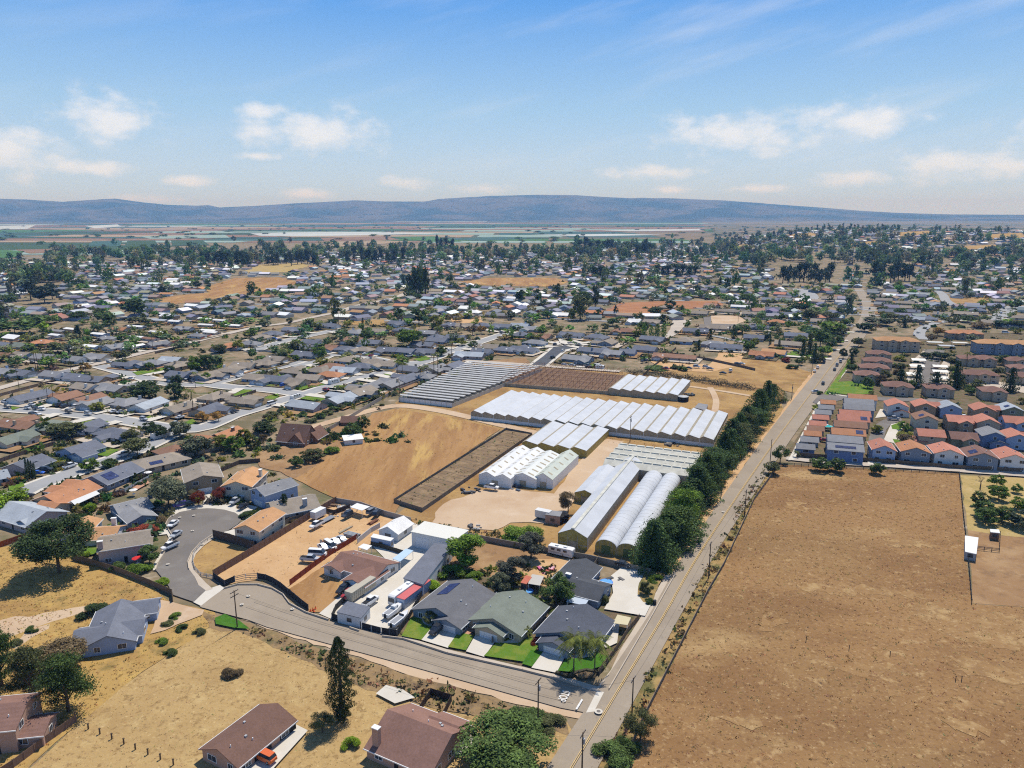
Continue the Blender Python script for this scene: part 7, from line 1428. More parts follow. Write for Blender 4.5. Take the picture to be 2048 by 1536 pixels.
# planted strip ringed by dark shade net, with posts
def netted_bed():
    pts = [g(*p) for p in ((788,1006),(845,1024),(1064,872),(1012,862))]; c = pts[0]; r = fence('planting_enclosure', pts, 1.6, (0.17,0.15,0.12), 'long planting strip enclosed by dark shade netting', M_WOOD, post=4, cat='enclosure', closed=True, thick=.04)
    u = pts[2] - pts[1]
    for i in range(1, 12):
        a, b = pts[0].lerp(pts[3], i/12) - c, pts[1].lerp(pts[2], i/12) - c; m = MB(); m.tube((a.x, a.y, 1.9), (b.x, b.y, 1.9), .06, .06, 4); m.build('cross_wire', M_WOOD, r, (0.2,0.17,0.13))
netted_bed()
sheet('planting_bed', [[(790,1006),(845,1022),(1062,872),(1012,864)]], ground('bed_soil', (0.20,0.135,0.08), [((0.30,0.21,0.12),0.2,.45,.65,.7), ((0.13,0.115,0.05),0.5,.5,.68,.7)]))
scatter('bed_plants', 1500, poly_pick([[(792,1006),(845,1020),(1060,873),(1012,866)]]), 1.3, [(0.12,0.12,0.045), (0.20,0.15,0.07), (0.26,0.18,0.09), (0.08,0.09,0.035)], 9)
# the eight wooden posts
pw = plain('old_post_wood', (0.13,0.095,0.06), 0.95, 0.1, 0.3, 4)
for i, (x, y) in enumerate(((177,1459),(200,1469),(224,1479),(248,1489),(271,1500),(296,1510),(321,1520),(347,1531))):
    p = g(x, y); m = MB(); m.tube((0,0,-.2), (0.02,0,1.45), .16, .14, 8); m.box(-.19, .19, -.02, .22, 1.2, 1.33); o = m.build('wooden_post', pw, None, None, p)
    later(o, 'thick wooden', 'post', 'post', 'wooden posts on the golden grass', place='on the grass edge by the stucco house', p=(x, y))
for i, (x, y) in enumerate(((1612,1283),(1698,1300),(1780,1312),(1911,1362),(1923,1362))):
    m = MB(); m.tube((0,0,-.2), (0,0,1.3), .09, .08, 6); m.box(-.12, .12, -.02, .1, 1.05, 1.15); o = m.build('wooden_post', pw, None, None, g(x, y)); later(o, 'thin lone', 'post', 'post', 'thin posts in the brown field', place='standing in the middle of the brown field', p=(x, y))
# hedge behind the nursery
def hedge_row():
    root = empty('hedge', g(1255, 750)); c = root.location; v = []; rg = np.random.default_rng(2); path = [g(*q) for q in ((1255,748),(1330,753),(1420,767),(1505,780))]
    for a, b in zip(path, path[1:]):
        n = int((b-a).length*70); t = rg.uniform(0, 1, n)[:, None]; q = np.array(a)*(1-t) + np.array(b)*t + rg.normal(size=(n, 3))*np.array([1.7, 1.7, .9]); q[:, 2] = np.abs(q[:, 2] + 1.6 + .5*np.sin(q[:, 0]*.7)); v.append(q - np.array([c.x, c.y, 0]))
    o = link('foliage', mesh_np('hedge_leaves', diamonds(np.concatenate(v), .3, None, .4, 3), M_LEAF), root, (0.11,0.10,0.065)); tag(root, 'long dry grey-brown hedge behind the small sawtooth greenhouse', 'hedge')
hedge_row()

# ------------------------------------------------------------------ vehicles
def wheel_mesh(r=.34, w=.22):
    m = MB(); m.tube((0, -w/2, 0), (0, w/2, 0), r, r, 14); m.tube((0, -w/2-.01, 0), (0, w/2+.01, 0), r*.55, r*.55, 10, 1); o = m.build('wheel', [M_DARK, M_STEEL]); me = o.data; bpy.data.objects.remove(o); return me
WH = wheel_mesh()
def loft(m, st, mi=0):          # stations (x, half width, z low, z high, inset at top)
    n = len(st); vs = []
    for x, w, z0, z1, k in st: vs += [(x, -w, z0), (x, w, z0), (x, w, (z0+z1)/2), (x, w-k, z1), (x, -w+k, z1), (x, -w, (z0+z1)/2)]
    fs = [tuple(range(6)), tuple(range((n-1)*6, n*6))[::-1]]
    for i in range(n-1):
        for j in range(6): fs.append((i*6+j, (i+1)*6+j, (i+1)*6+(j+1) % 6, i*6+(j+1) % 6))
    m.add(vs, fs, mi)
def vehicle_proto(kind):
    root = empty(kind, (0, 0, -900)); L = {'sedan': 4.7, 'suv': 4.8, 'pickup': 5.7, 'van': 5.6}[kind]; h = L/2; b = {'sedan': .95, 'suv': 1.08, 'pickup': 1.12, 'van': 1.15}[kind]
    m = MB(); loft(m, [(-h, .78, .45, b-.12, .08), (-h+.15, .88, .3, b, .08), (-h+1.2, .92, .28, b, .06), (h*.25, .92, .28, b, .06), (h*.5, .92, .28, b-.02, .08), (h-.25, .88, .3, b-.16, .12), (h, .74, .42, b-.25, .1)]); bo = m.build('body', M_PAINT, root)
    cab = {'sedan': (-1.75, -1.0, .35, 1.25, 1.45), 'suv': (-2.25, -1.95, .45, 1.2, 1.78), 'pickup': (-.75, -.55, .95, 1.75, 1.85), 'van': (-2.7, -2.6, 1.3, 2.2, 2.15)}[kind]
    x0, x1, x2, x3, top = cab; m = MB(); m.add([(x0,-.84,b-.03),(x3,-.84,b-.03),(x3,.84,b-.03),(x0,.84,b-.03),(x1,-.68,top-.06),(x2,-.68,top-.06),(x2,.68,top-.06),(x1,.68,top-.06)], [(0,3,2,1),(4,5,6,7),(0,1,5,4),(1,2,6,5),(2,3,7,6),(3,0,4,7)]); m.build('window', M_GLASS, root)
    m = MB(); m.box(x1-.05, x2+.05, -.7, .7, top-.06, top); m.build('roof', M_PAINT, root)
    if kind == 'pickup': m = MB(); m.box(-h+.15, -.85, -.78, .78, b-.3, b+.012); m.build('bed_liner', M_DARK, root)
    for sx_ in (-h+.95, h-.98):
        for sy_ in (-.82, .82): o = link('wheel', WH, root); o.location = (sx_, sy_, .34)
    for sy_ in (-.6, .6): m = MB(); m.box(h-.12, h-.015, sy_-.16, sy_+.16, .62, .74); m.build('headlight', M_LAMP, root)
    return root
PROTO = {k: vehicle_proto(k) for k in ('sedan', 'suv', 'pickup', 'van')}
USED = set()
PAINTS = {'white': (0.72,0.72,0.71), 'silver': (0.42,0.44,0.46), 'black': (0.02,0.021,0.024), 'dark': (0.045,0.05,0.06), 'blue': (0.03,0.12,0.55), 'red': (0.35,0.03,0.03), 'purple': (0.07,0.04,0.22), 'tan': (0.38,0.33,0.25), 'orange': (0.62,0.13,0.03), 'grey': (0.2,0.21,0.22)}
VG = {'sedan': 'parked saloon cars', 'suv': 'parked tall cars', 'pickup': 'parked pickups', 'van': 'parked vans'}; VN = {'sedan': 'car', 'suv': 'car', 'pickup': 'pickup', 'van': 'van'}
def car(kind, x, y, col, ang, label=None, place=None):
    o = PROTO[kind] if kind not in USED else copy_tree(PROTO[kind]); USED.add(kind)
    o.location = g(x, y) + Vector((0, 0, 0.012 + LAYER[0]*0.006 if y > 600 else .4)); o.rotation_euler = (0, 0, ang)
    for c in o.children:
        if c.name.split('.')[0] in ('body', 'roof'): c.color = (*PAINTS[col], 1)
    if label: tag(o, label, 'car' if kind in ('sedan', 'suv') else VN[kind], VG[kind])
    else: later(o, {'sedan': col, 'suv': 'tall ' + col, 'pickup': col, 'van': col}[kind], VN[kind], VN[kind], VG[kind], place=place, p=(x, y))
    return o
U, V = SNAP, SNAP - math.pi/2
CARS = [('sedan',347,1055,'white',U+.35+math.pi,'white saloon car at the kerb of the court'),('sedan',353,1076,'silver',U+.3+math.pi,'silver saloon car between white car and white pickup at the court'),('pickup',341,1100,'white',U+math.pi,'white pickup on the bend of the court road'),('suv',361,1017,'purple',U+2.6,'purple car on the driveway beside the plum tree'),('sedan',378,1014,'black',U+2.6,'black car beside the purple one at the court head'),('suv',318,1030,'black',U+2.2,'black car on the driveway left of the court'),('pickup',472,1009,'silver',U+.2+math.pi,'silver pickup in front of the cream house'),('sedan',487,1019,'black',U+.2,'black car beside the silver pickup at the court'),
 ('pickup',634,1057,'white',U+math.pi,'white pickup standing alone in the orange dirt yard'),('pickup',620,1126,'silver',U-1.2,'pickup with dark cab in front of the red fence'),('van',636,1116,'white',U-1.2,'white van in front of the red fence'),('sedan',647,1102,'white',V-.3,'front left white car of four in the dirt yard'),('van',661,1100,'white',V-.3,'white covered van in the line of dirt yard cars'),('sedan',671,1091,'white',V-.3,'white car behind the covered van in the dirt yard'),('sedan',684,1086,'silver',V-.3,'silver car at the right end of the dirt yard line'),('suv',695,1037,'dark',U+math.pi,'lone dark car near the white roofed shelter'),('suv',744,1030,'grey',U,'grey car by the grey wall of the dirt yard'),('suv',754,1034,'dark',U+.3,'dark car by the wall next to the long white shed'),
 ('suv',686,1188,'black',U+.1+math.pi,'black car before the dark garage door of the white house'),('pickup',700,1196,'red',U+math.pi,'red fronted pickup beside the tan box trailer'),('pickup',710,1184,'white',U+math.pi,'white pickup squeezed behind the red one'),('pickup',741,1212,'white',U,'white utility pickup behind the small charcoal shed'),('suv',775,1148,'grey',U+math.pi,'grey covered car beside the white house'),('pickup',875,1268,'black',U+math.pi,'black pickup on the driveway of the solar roofed house'),('suv',531,1526,'orange',V+math.pi,'orange jeep with grey roof on the barn apron'),('sedan',1246,1137,'black',V-.05,'black saloon car in shade at the top of the parking pad'),
 ('pickup',983,981,'white',V+.1,'white pickup in front of the white packing shed'),('pickup',1204,872,'dark',V,'dark pickup beside the long sawtooth greenhouse'),('sedan',1630,787,'silver',U+2.3,'silver car turning off the main road'),('sedan',164,918,'white',V+.2,'white car on the driveway of the shade-blue walled house'),('pickup',141,938,'white',U+.1,'white pickup with camper on the near left street'),('sedan',77,952,'blue',V+.6,'bright blue car beside the thin cypresses'),('suv',93,945,'dark',V+.6,'dark car beside the bright blue one'),('pickup',248,915,'white',U+.1,'white pickup parked on the street by the oaks'),('suv',56,1000,'dark',U+.2,'dark car below the bright street tree'),
 ('sedan',1760,868,'silver',U+.3,'silver car on the curving private road'),('pickup',1786,842,'silver',V+.4,'silver pickup on the townhouse private road'),('sedan',1654,858,'white',V,'white car between the roadside garages'),('sedan',1651,886,'red',V,'red car behind the shade-blue walled garage')]
for k, x, y, c, a, lb in CARS: car(k, x, y, c, a, lb)
for k, x, y, c, a in (('pickup',11,808,'white',V),('suv',16,818,'dark',V),('sedan',56,820,'silver',V),('sedan',72,821,'dark',V),('sedan',85,822,'white',V),('sedan',65,832,'dark',V),('suv',76,833,'white',V),('suv',138,828,'black',V),('suv',177,832,'silver',V),('pickup',150,819,'white',U),('suv',132,817,'dark',U),('sedan',230,827,'white',U),('sedan',243,828,'silver',U),('suv',120,814,'dark',U),('sedan',64,814,'silver',V),
 ('sedan',263,761,'white',V),('suv',288,843,'silver',V),('sedan',361,839,'white',U),('sedan',352,851,'silver',V),('sedan',470,827,'dark',U),('sedan',383,767,'dark',V),('suv',219,728,'silver',V),('sedan',240,739,'dark',V),('sedan',368,762,'silver',V),('suv',567,774,'blue',U),('sedan',652,783,'red',V),('van',544,812,'white',U),('suv',745,757,'dark',U),('sedan',710,770,'dark',U),('sedan',730,711,'white',U),('sedan',742,714,'red',U),('suv',601,678,'white',U),('suv',608,675,'silver',U),('suv',550,681,'blue',V),('sedan',560,683,'dark',V),('pickup',515,694,'white',U),
 ('sedan',897,703,'white',U),('pickup',820,715,'white',U),('sedan',956,679,'tan',V),('suv',1003,668,'dark',U),('sedan',310,700,'black',V),('sedan',90,724,'white',V),('sedan',66,727,'tan',V),('suv',144,724,'white',V),('suv',152,723,'silver',V),
 ('suv',1110,692,'dark',U),('pickup',1157,693,'tan',V),('suv',1126,705,'white',U),('suv',1105,718,'black',U),('sedan',1129,733,'silver',V),('sedan',1144,734,'silver',V),('pickup',1175,735,'grey',V),('van',1196,736,'white',V),('suv',1160,733,'black',V),('pickup',1331,741,'red',V),('sedan',1378,740,'dark',V),('suv',1393,737,'silver',V),('suv',1412,738,'silver',V),('sedan',1420,741,'grey',V),('suv',1475,732,'dark',V+.4),('sedan',1483,731,'white',V),('suv',1461,745,'white',U),('sedan',1446,750,'black',V),('suv',1293,725,'dark',U),('sedan',1285,726,'dark',U),
 ('sedan',1629,745,'white',U),('sedan',1635,738,'white',U),('sedan',1669,742,'dark',U),('suv',1674,733,'grey',U),('suv',1681,726,'silver',U),('suv',1648,727,'dark',U),('sedan',1685,680,'white',U),('suv',1692,670,'white',U),('sedan',1703,656,'white',U),('sedan',1722,616,'white',U+.5),('suv',1720,611,'dark',U+.5),('suv',1739,620,'black',U),('sedan',1646,770,'dark',U),('sedan',1716,629,'white',U),('sedan',1602,646,'white',V),('sedan',1592,706,'dark',V),('sedan',1570,696,'white',V),('van',1537,673,'white',U),('suv',1843,652,'dark',V),('sedan',1835,667,'white',U),('sedan',1828,672,'white',U),('sedan',1855,660,'white',U),('suv',2002,628,'white',U),('sedan',2000,634,'white',U),('sedan',1910,646,'silver',V),('van',2010,668,'white',V),('sedan',2036,667,'white',V),('sedan',1928,838,'white',V),('suv',1835,775,'silver',U)): car(k, x, y, c, a)

def assembly(name, x, y, ang, parts, label, cat, z=0.1, group=None, p=None):
    """a thing of boxes and tubes: parts = (name, material, colour, builder)"""
    root = empty(name, (p or g(x, y)) + Vector((0, 0, z)), ang)
    for nm, mt, col, fn in parts: m = MB(); fn(m); m.build(nm, mt, root, col)
    return tag(root, label, cat, group)
def wheels(xs, ys=(-.95, .95)): return [('wheel', M_DARK, None, (lambda m, x=x, y=y: m.tube((x, y-.12, .36), (x, y+.12, .36), .38, .38, 12))) for x in xs for y in ys]
def rv(x, y, ang, L, label, cat='motorhome', h=3.2, cabin=True, stripe=(0.45,0.45,0.44)):
    hw = 1.22; ps = [('body', M_PAINT, (0.72,0.71,0.68), lambda m: loft(m, [(-L/2, hw, .5, h-.1, .08), (L/2-.7, hw, .5, h, .08), (L/2-.1, hw-.05, .5, h-.25 if cabin else h-.1, .12), (L/2, hw-.1, .6, h-1.5 if cabin else h-.3, .1)])),
      ('stripe', M_PAINT, stripe, lambda m: (m.box(-L/2+.2, L/2-.9, -hw-.012, -hw+.02, 1.0, 1.35), m.box(-L/2+.2, L/2-.9, hw-.02, hw+.012, 1.0, 1.35)))]
    if cabin: ps.append(('windscreen', M_GLASS, None, lambda m: m.add([(L/2-.02, -1.0, 1.35), (L/2-.02, 1.0, 1.35), (L/2-.10, .95, 2.5), (L/2-.10, -.95, 2.5), (L/2+.05, -1.0, 1.4), (L/2+.05, 1.0, 1.4), (L/2-.04, .95, 2.55), (L/2-.04, -.95, 2.55)], [(0,1,2,3),(7,6,5,4),(0,4,5,1),(1,5,6,2),(2,6,7,3),(3,7,4,0)])))
    for i in range(3):
        for sy in (-1, 1): ps.append(('window', M_GLASS, None, lambda m, i=i, sy=sy: m.box(-L/2+1+i*L/4, -L/2+2.2+i*L/4, sy*hw-.03, sy*hw+.03, 1.7, 2.4)))
    for q in (-.25, .1): ps.append(('roof_vent', M_WHITE, None, lambda m, q=q: m.box(L*q, L*q+1.0, -.4, .4, h-.05, h+.28)))
    return assembly('motorhome' if cabin else 'caravan', x, y, ang, ps + wheels((-L*.25, L*.33) if cabin else (-.6, .5)), label, cat)
rv(808, 1196, U+math.pi, 11, 'white motorhome with green tinted windscreen beside the red container')
rv(322, 876, U, 9, 'white motorhome on the verge among trees near the brown roof')
rv(668, 768, U, 8, 'white motorhome with black windows on the pale loop street')
rv(1123, 1111, V, 8, 'white caravan in the back yard below the wall', 'caravan', 2.9, False)
rv(592, 797, U, 7, 'white covered boat trailer parked at the pale street junction', 'covered trailer', 2.2, False)
rv(1030+170, 738, V, 6, 'small white camper on the lane above the bare frames', 'camper', 2.6)
assembly('shipping_container', 829, 1197, U, [('body', M_METAL, (0.40,0.46,0.55), lambda m: m.box(-6, 6, -1.22, 1.22, .05, 2.75)), ('rib', M_METAL, (0.34,0.40,0.5), lambda m: [m.box(-5.8+i*.6, -5.6+i*.6, -1.27, 1.27, .15, 2.6) for i in range(20)]), ('roof', M_METAL, (0.55,0.12,0.11), lambda m: m.box(-6.05, 6.05, -1.3, 1.3, 2.75, 2.9)), ('door', M_METAL, (0.46,0.52,0.6), lambda m: m.box(-6.07, -6.0, -1.1, 1.1, .2, 2.6))], 'long pale container with red roof beside the white motorhome', 'container')
assembly('box_trailer', 722, 1190, U, [('body', M_METAL, (0.42,0.38,0.29), lambda m: m.box(-5, 5, -1.25, 1.25, .7, 3.2)), ('side_rib', M_METAL, (0.3,0.27,0.2), lambda m: [m.box(-4.8+i*.8, -4.72+i*.8, -1.3, 1.3, .8, 3.1) for i in range(12)]), ('hitch', M_STEEL, None, lambda m: m.box(-6.3, -5, -.08, .08, .55, .7))] + wheels((1.5, 2.6)), 'long tan box trailer beside the small charcoal shed', 'trailer')
assembly('box_trailer', 637, 1036, U, [('body', M_METAL, (0.72,0.72,0.7), lambda m: m.box(-2.6, 2.6, -1.2, 1.2, .6, 3.0)), ('door', M_METAL, (0.6,0.6,0.6), lambda m: m.box(-2.66, -2.6, -1.05, 1.05, .75, 2.85)), ('hitch', M_STEEL, None, lambda m: m.box(2.6, 3.6, -.07, .07, .5, .62))] + wheels((-.6, .4)), 'white cargo trailer in the orange dirt yard', 'trailer')
assembly('flat_trailer', 655, 1042, U, [('deck', M_METAL, (0.22,0.23,0.25), lambda m: m.box(-3, 3, -1.15, 1.15, .6, .75)), ('hitch', M_STEEL, None, lambda m: m.box(-4.2, -3, -.07, .07, .5, .62))] + wheels((-.5, .5)), 'dark flat bed trailer beside the white cargo trailer', 'trailer')
def boat(x, y, ang, L, label, top=True):
    ps = [('hull', M_PAINT, (0.68,0.68,0.67), lambda m: loft(m, [(-L/2, 1.05, .85, 1.7, .02), (0, 1.1, .7, 1.75, .02), (L*.3, .8, .75, 1.85, .02), (L/2, .06, 1.3, 2.0, .01)])), ('cockpit', M_PAINT, (0.30,0.30,0.30), lambda m: m.box(-L/2+.4, L*.1, -.75, .75, 1.68, 1.765)), ('windscreen', M_GLASS, None, lambda m: m.box(L*.1, L*.1+.08, -.75, .75, 1.7, 2.3)), ('trailer_frame', M_STEEL, None, lambda m: m.box(-L/2, L/2+.8, -.08, .08, .45, .6)), ('outboard', M_DARK, None, lambda m: m.box(-L/2-.4, -L/2, -.2, .2, .8, 1.9))]
    if top: ps.append(('cabin', M_PAINT, (0.66,0.66,0.65), lambda m: loft(m, [(-.4, .7, 1.75, 2.5, .1), (1.0, .65, 1.75, 2.4, .15), (1.6, .5, 1.75, 1.9, .1)])))
    return assembly('boat', x, y, ang, ps + wheels((-.7, .2)), label, 'boat')
boat(788, 1229, U, 7, 'white cabin boat on a trailer below the motorhome'); boat(800, 1247, U, 7, 'open white boat on a trailer beside the dark fence', False); boat(480, 755, U+.2, 7, 'white boat on the pale street at the upper bend')
def truck(x, y, ang, label, L=6.5): return assembly('box_truck', x, y, ang, [('cargo_box', M_METAL, (0.62,0.61,0.58), lambda m: m.box(-L/2, L/2-1.2, -1.22, 1.22, .95, 3.4)), ('cab', M_PAINT, (0.66,0.66,0.65), lambda m: loft(m, [(L/2-1.1, 1.0, .5, 2.3, .1), (L/2-.3, 1.0, .5, 2.3, .15), (L/2+.5, .98, .5, 1.5, .1), (L/2+1.0, .9, .5, 1.2, .1)])), ('windscreen', M_GLASS, None, lambda m: m.box(L/2-.2, L/2+.28, -.85, .85, 1.5, 2.15)), ('chassis', M_DARK, None, lambda m: m.box(-L/2, L/2+.6, -.5, .5, .45, .9))] + wheels((-L/2+1.4, L/2), (-1.0, 1.0)), label, 'truck')
truck(1090, 1040, V, 'white box truck in the pale nursery yard')
for i, (x, y, lb) in enumerate(((1121,1046,'left of two black water tanks beside the box truck'),(1130,1042,'right of two black water tanks beside the box truck'))): assembly('water_tank', x, y, 0, [('tank', M_DARK, None, lambda m: (m.tube((0,0,-.1), (0,0,2.4), 1.25, 1.25, 16), m.tube((0,0,2.4), (0,0,2.8), 1.25, .4, 16))), ('lid', M_DARK, None, lambda m: m.tube((0,0,2.8), (0,0,2.95), .35, .35, 10))], lb, 'tank', group='black water tanks')
for i, (x, y, lb) in enumerate(((1366,802,'dark round tank with pale top by the small sawtooth greenhouse'),)): assembly('water_tank', x, y, 0, [('tank', M_DARK, None, lambda m: m.tube((0,0,-.1), (0,0,2.6), 3.0, 3.0, 20)), ('lid', M_STEEL, None, lambda m: m.tube((0,0,2.6), (0,0,3.1), 2.9, .6, 20))], lb, 'tank')
assembly('tractor', 647, 1090, U, [('body', M_PAINT, (0.35,0.12,0.04), lambda m: (m.box(-.6, 1.3, -.35, .35, .6, 1.25), m.box(-.9, -.3, -.5, .5, .8, 1.0))), ('seat', M_DARK, None, lambda m: m.box(-.9, -.5, -.25, .25, 1.0, 1.5)), ('roll_bar', M_STEEL, None, lambda m: m.box(-1.0, -.92, -.5, .5, .8, 2.1))] + wheels((-.7, 1.0), (-.6, .6)), 'small rusty tractor behind the white cars in the dirt yard', 'tractor')
rs = random.Random(6)
def pile(name, x, y, ang, n, L, r, mat, label, cat): return assembly(name, x, y, ang, [('log' if mat is M_RUST else 'pipe', mat, None, (lambda m, i=i: m.tube((-L/2 + rs.uniform(-.4, .4), (i % 4)*r*2.1 - r*4, r + (i//4)*r*1.8), (L/2 + rs.uniform(-.4, .4), (i % 4)*r*2.1 - r*4, r + (i//4)*r*1.8), r, r, 8))) for i in range(n)], label, cat)
pile('pipe_stack', 705, 1073, V, 8, 5, .3, M_STEEL, 'stack of grey pipes and beams in the dirt yard', 'pipe stack'); pile('lumber_stack', 690, 1061, U, 6, 6, .14, M_BEIGE, 'loose pale lumber lying in the dirt yard', 'lumber stack')
pile('lumber_stack', 745, 1046, U, 7, 4, .2, M_RUST, 'rusty pile beside the long white storage shed', 'scrap pile')
def junk(name, x, y, n, rad, label, cat, cols):
    root = empty(name, g(x, y) + Vector((0,0,.1)))
    for i in range(n):
        a, r = rs.uniform(0, 6.28), rad*math.sqrt(rs.random()); s = rs.uniform(.25, .7); m = MB(); m.obox((r*math.cos(a), r*math.sin(a)), (math.cos(a*3), math.sin(a*3)), s*1.6, s*.7, -.1, s*1.1); m.build('crate', M_METAL, root, rs.choice(cols))
    return tag(root, label, cat)
junk('scrap_heap', 672, 1022, 22, 5.5, 'heap of scrap and timber inside the dark walled pen', 'scrap heap', [(0.3,0.28,0.25),(0.12,0.1,0.08),(0.5,0.5,0.48),(0.2,0.13,0.08)])
fence('fence', [(640,1022),(668,1030),(700,1018)], 1.8, (0.06,0.05,0.045), 'dark low fence around the scrap heap')
junk('scrap_heap', 942, 983, 14, 4, 'dark heap of tyres and bins beside the packing shed', 'scrap heap', [(0.03,0.03,0.03),(0.08,0.08,0.08),(0.15,0.15,0.15)])
junk('scrap_heap', 1030, 975, 10, 4, 'row of bins under the packing shed awning', 'bins', [(0.05,0.05,0.06),(0.5,0.5,0.5),(0.1,0.14,0.2)])
junk('scrap_heap', 950, 1057, 9, 2.5, 'bundles of grey netting behind the white workshop', 'netting bundle', [(0.3,0.3,0.29),(0.45,0.45,0.44),(0.08,0.08,0.08)])
junk('toys', 1092, 1142, 8, 2, 'pink and red play toys in the sandy yard', 'toys', [(0.6,0.12,0.25),(0.5,0.1,0.08),(0.7,0.4,0.45)])
junk('scrap_heap', 1232, 1160, 9, 2.2, 'row of rubbish bins along the parking pad', 'bins', [(0.12,0.11,0.1),(0.3,0.25,0.2),(0.05,0.05,0.05)])
junk('scrap_heap', 1345, 890, 12, 3, 'dark crates at the road end of the sawtooth greenhouse', 'crates', [(0.04,0.04,0.04),(0.2,0.18,0.15)])
junk('scrap_heap', 1375, 790, 14, 4, 'pile of dark plant pots behind the small sawtooth greenhouse', 'pot pile', [(0.04,0.05,0.06),(0.06,0.07,0.05)])
def pool(x, y, r, col, label): return assembly('paddling_pool', x, y, 0, [('rim', M_PAINT, col, lambda m: m.tube((0,0,-.05), (0,0,.7), r, r, 18)), ('water', M_PAINT, (0.12,0.35,0.7), lambda m: m.tube((0,0,.6), (0,0,.72), r*.9, r*.9, 18))], label, 'pool')
pool(1212, 1169, 1.9, (0.03,0.15,0.6), 'bright blue round pool beside the L-shaped house'); pool(1056, 1186, 1.5, (0.03,0.15,0.6), 'small blue tub behind the green-grey house')
def parasol(x, y, col, label, r=1.5):
    def can(m):
        n = 8; vs = [(0,0,2.75)] + [(r*math.cos(6.283*i/n), r*math.sin(6.283*i/n), 2.25) for i in range(n)] + [(0,0,2.68)]; m.add(vs, [(0, 1+i, 1+(i+1) % n) for i in range(n)] + [(n+1, 1+(i+1) % n, 1+i) for i in range(n)])
    return assembly('parasol', x, y, 0, [('canopy', M_WALL, col, can), ('pole', M_WHITE, None, lambda m: m.tube((0,0,-.1), (0,0,2.7), .05, .05, 6)), ('table', M_WHITE, None, lambda m: m.tube((0,0,.68), (0,0,.74), .6, .6, 10))], label, 'parasol', z=.15)
parasol(276, 1131, (0.62,0.04,0.04), 'red parasol in front of the deck house'); parasol(297, 956, (0.7,0.68,0.64), 'white parasol on the brick patio of the solar house'); parasol(268, 992, (0.7,0.68,0.64), 'white parasol in the garden beside the big oak'); parasol(593, 892, (0.7,0.66,0.62), 'white parasol on the chalet terrace'); parasol(1655, 862, (0.05,0.42,0.42), 'teal parasol between townhouse and garage column', 2)
assembly('satellite_mast', 658, 1160, .3, [('mast', M_STEEL, None, lambda m: m.tube((0,0,0), (0,0,3), .08, .06, 6)), ('dish', M_STEEL, None, lambda m: m.tube((0,.1,3), (.2,.5,3.3), .2, 1.2, 14)), ('brace', M_STEEL, None, lambda m: (m.tube((0,0,1.8), (2.5,0,0), .05, .05, 4), m.tube((0,0,1.8), (-2,1.6,0), .05, .05, 4), m.tube((0,0,1.8), (-2,-1.6,0), .05, .05, 4)))], 'large old satellite dish on the dry front yard', 'satellite dish')
cone_m = plain('cone_orange', (0.75,0.12,0.03), .6)
for i, (x, y) in enumerate(((621,1224),(626,1222),(631,1219),(628,1225))):
    m = MB(); m.tube((0,0,.05), (0,0,.75), .2, .04, 8); m.box(-.24, .24, -.24, .24, -.05, .05); o = m.build('traffic_cone', cone_m, None, None, g(x, y) + Vector((0,0,.3))); tag(o, 'orange traffic cone at the end of the curved dark fence', 'cone', 'traffic cones by the driveway')
def bin_(x, y, col, label): return assembly('wheelie_bin', x, y, .4, [('body', M_PAINT, col, lambda m: loft(m, [(-.32, .3, 0, 1.0, .02), (.32, .34, 0, 1.1, .02)])), ('lid', M_PAINT, tuple(c*.7 for c in col), lambda m: m.box(-.36, .4, -.34, .34, 1.1, 1.18))] + [('wheel', M_DARK, None, lambda m, s=s: m.tube((-.3, s-.04, .12), (-.3, s+.04, .12), .12, .12, 8)) for s in (-.3, .3)], label, 'bin', z=.35)
bin_(934, 1458, (0.05,0.32,0.38), 'teal bin at the right end of the big brown roof'); bin_(1309, 1211, (0.03,0.03,0.03), 'black bin at the kerb of the main road'); bin_(166, 908, (0.04,0.14,0.5), 'blue bin at the garage of the shade-blue walled house'); bin_(1090, 1290, (0.65,0.65,0.63), 'white box by the red leaved shrub')

# ------------------------------------------------------------------ utility poles
def pole(x, y, h, label, arms=1, transformer=False, ang=None, thick=.15):
    a = U if ang is None else ang; ps = [('shaft', M_BARK, None, lambda m: m.tube((0,0,-.3), (0,0,h), thick*1.15, thick*.75, 8))]
    for i in range(arms):
        z = h - .35 - i*1.1; ps.append(('crossarm', M_BARK, None, lambda m, z=z: m.box(-1.25, 1.25, -.07, .07, z-.07, z+.07)))
        for q in (-1.1, -.5, .5, 1.1): ps.append(('insulator', M_STEEL, None, lambda m, z=z, q=q: m.tube((q, 0, z+.07), (q, 0, z+.32), .06, .05, 6)))
    if transformer: ps.append(('transformer', M_STEEL, None, lambda m: m.tube((.35, 0, h-2.6), (.35, 0, h-1.5), .3, .3, 10)))
    return assembly('utility_pole', x, y, a, ps, label, 'utility pole', z=0, group='wooden utility poles')
pole(475, 1258, 10.5, 'wooden utility pole with two crossarms beside the street bulb', 2); pole(1076, 1447, 10, 'wooden pole with transformer by the weeds near the STOP marking', 1, True); pole(1263, 1448, 10.5, 'wooden pole on the verge below the corner, by the small open tree', 1); pole(1417, 1157, 11, 'tall wooden pole on the verge halfway along the brown field'); pole(1489, 1032, 9.5, 'bare wooden pole on the verge near the conifer row'); pole(1540, 925, 10, 'wooden pole at the upper corner of the brown field'); pole(1164, 1540, 8, 'wooden pole cut by the bottom edge beside the road', 1, True)
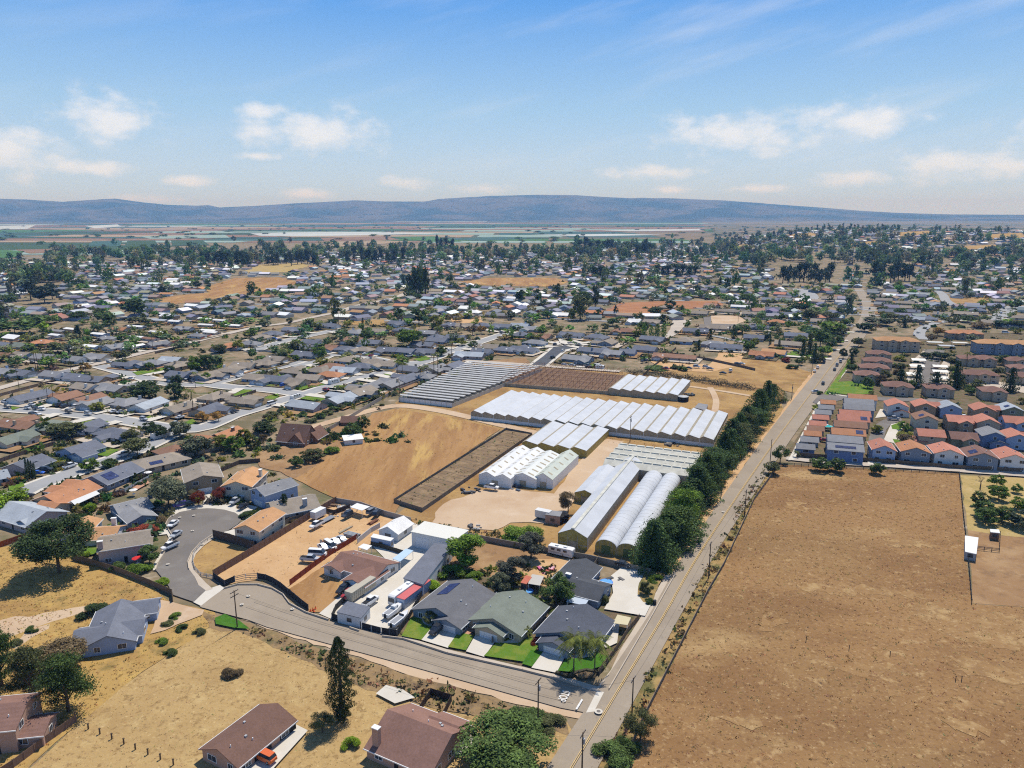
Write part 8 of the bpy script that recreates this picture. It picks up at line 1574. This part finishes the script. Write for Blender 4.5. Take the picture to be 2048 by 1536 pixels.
pole(800, 806, 12, 'wooden pole at the front corner of the shade house', 1); pole(1260, 884, 12, 'wooden pole in front of the sawtooth greenhouse', 2, True); pole(1583, 800, 9, 'wooden pole beside the dry field at the top of the conifer row', 1, True); pole(1623, 750, 11, 'thin wooden pole at the edge of the dry field by the white cars'); pole(1644, 726, 11, 'wooden pole on the verge beside the dark parked car above the dry field')
pole(306, 701, 15, 'tallest wooden pole, beside the black car on the tan lane'); pole(39, 782, 12, 'wooden pole beside the tan lane at the left edge'); pole(142, 742, 12, 'wooden pole where the tan lane meets the palms'); pole(678, 655, 15, 'tall wooden pole at the end of the upper curving street'); pole(1653, 918, 7, 'short pole behind the shade-blue walled townhouse', 1); pole(440, 955, 7, 'dark pole beside the court head house', 1); pole(1509, 612, 12, 'wooden pole above the round dirt island'); pole(1296, 735, 10, 'thin pole at the dark fence above the nursery hedge'); pole(1730, 662, 12, 'wooden pole beside the main road bend'); pole(1476, 645, 8, 'lone post standing on the round dirt island')
def wire(a, b, ha, hb, label):
    A, B = g(*a) + Vector((0,0,ha)), g(*b) + Vector((0,0,hb)); n = 10; m = MB(); P_ = [A.lerp(B, i/n) - Vector((0, 0, 1.2*4*(i/n)*(1-i/n))) for i in range(n+1)]
    for p, q in zip(P_, P_[1:]): m.tube(p - A, q - A, .022, .022, 3)
    o = m.build('power_line', M_DARK, None, None, A); tag(o, label, 'power line')
wire((475,1258), (1076,1447), 10, 9.5, 'sagging power line over the side street'); wire((1076,1447), (1263,1448), 9.5, 10, 'power line crossing the main road at the corner'); wire((1263,1448), (1417,1157), 10, 10.5, 'power line along the verge beside the brown field'); wire((1417,1157), (1489,1032), 10.5, 9, 'power line past the conifer row')
# ------------------------------------------------------------------ labels, and the air
write_labels()
def haze():
    m = bpy.data.materials.new('haze'); m.use_nodes = True; t = m.node_tree; t.nodes.clear(); o = t.nodes.new('ShaderNodeOutputMaterial'); v = t.nodes.new('ShaderNodeVolumePrincipled')
    v.inputs['Color'].default_value = (0.22, 0.49, 1.0, 1); v.inputs['Absorption Color'].default_value = (1, 1, 1, 1); v.inputs['Density'].default_value = 7.5e-5; v.inputs['Anisotropy'].default_value = 0.0
    t.links.new(v.outputs[0], o.inputs['Volume']); mb = MB(); mb.box(-30000, 30000, -3000, 42000, -4, 760); b = mb.build('haze', m); struct(b, 'stuff')
haze()
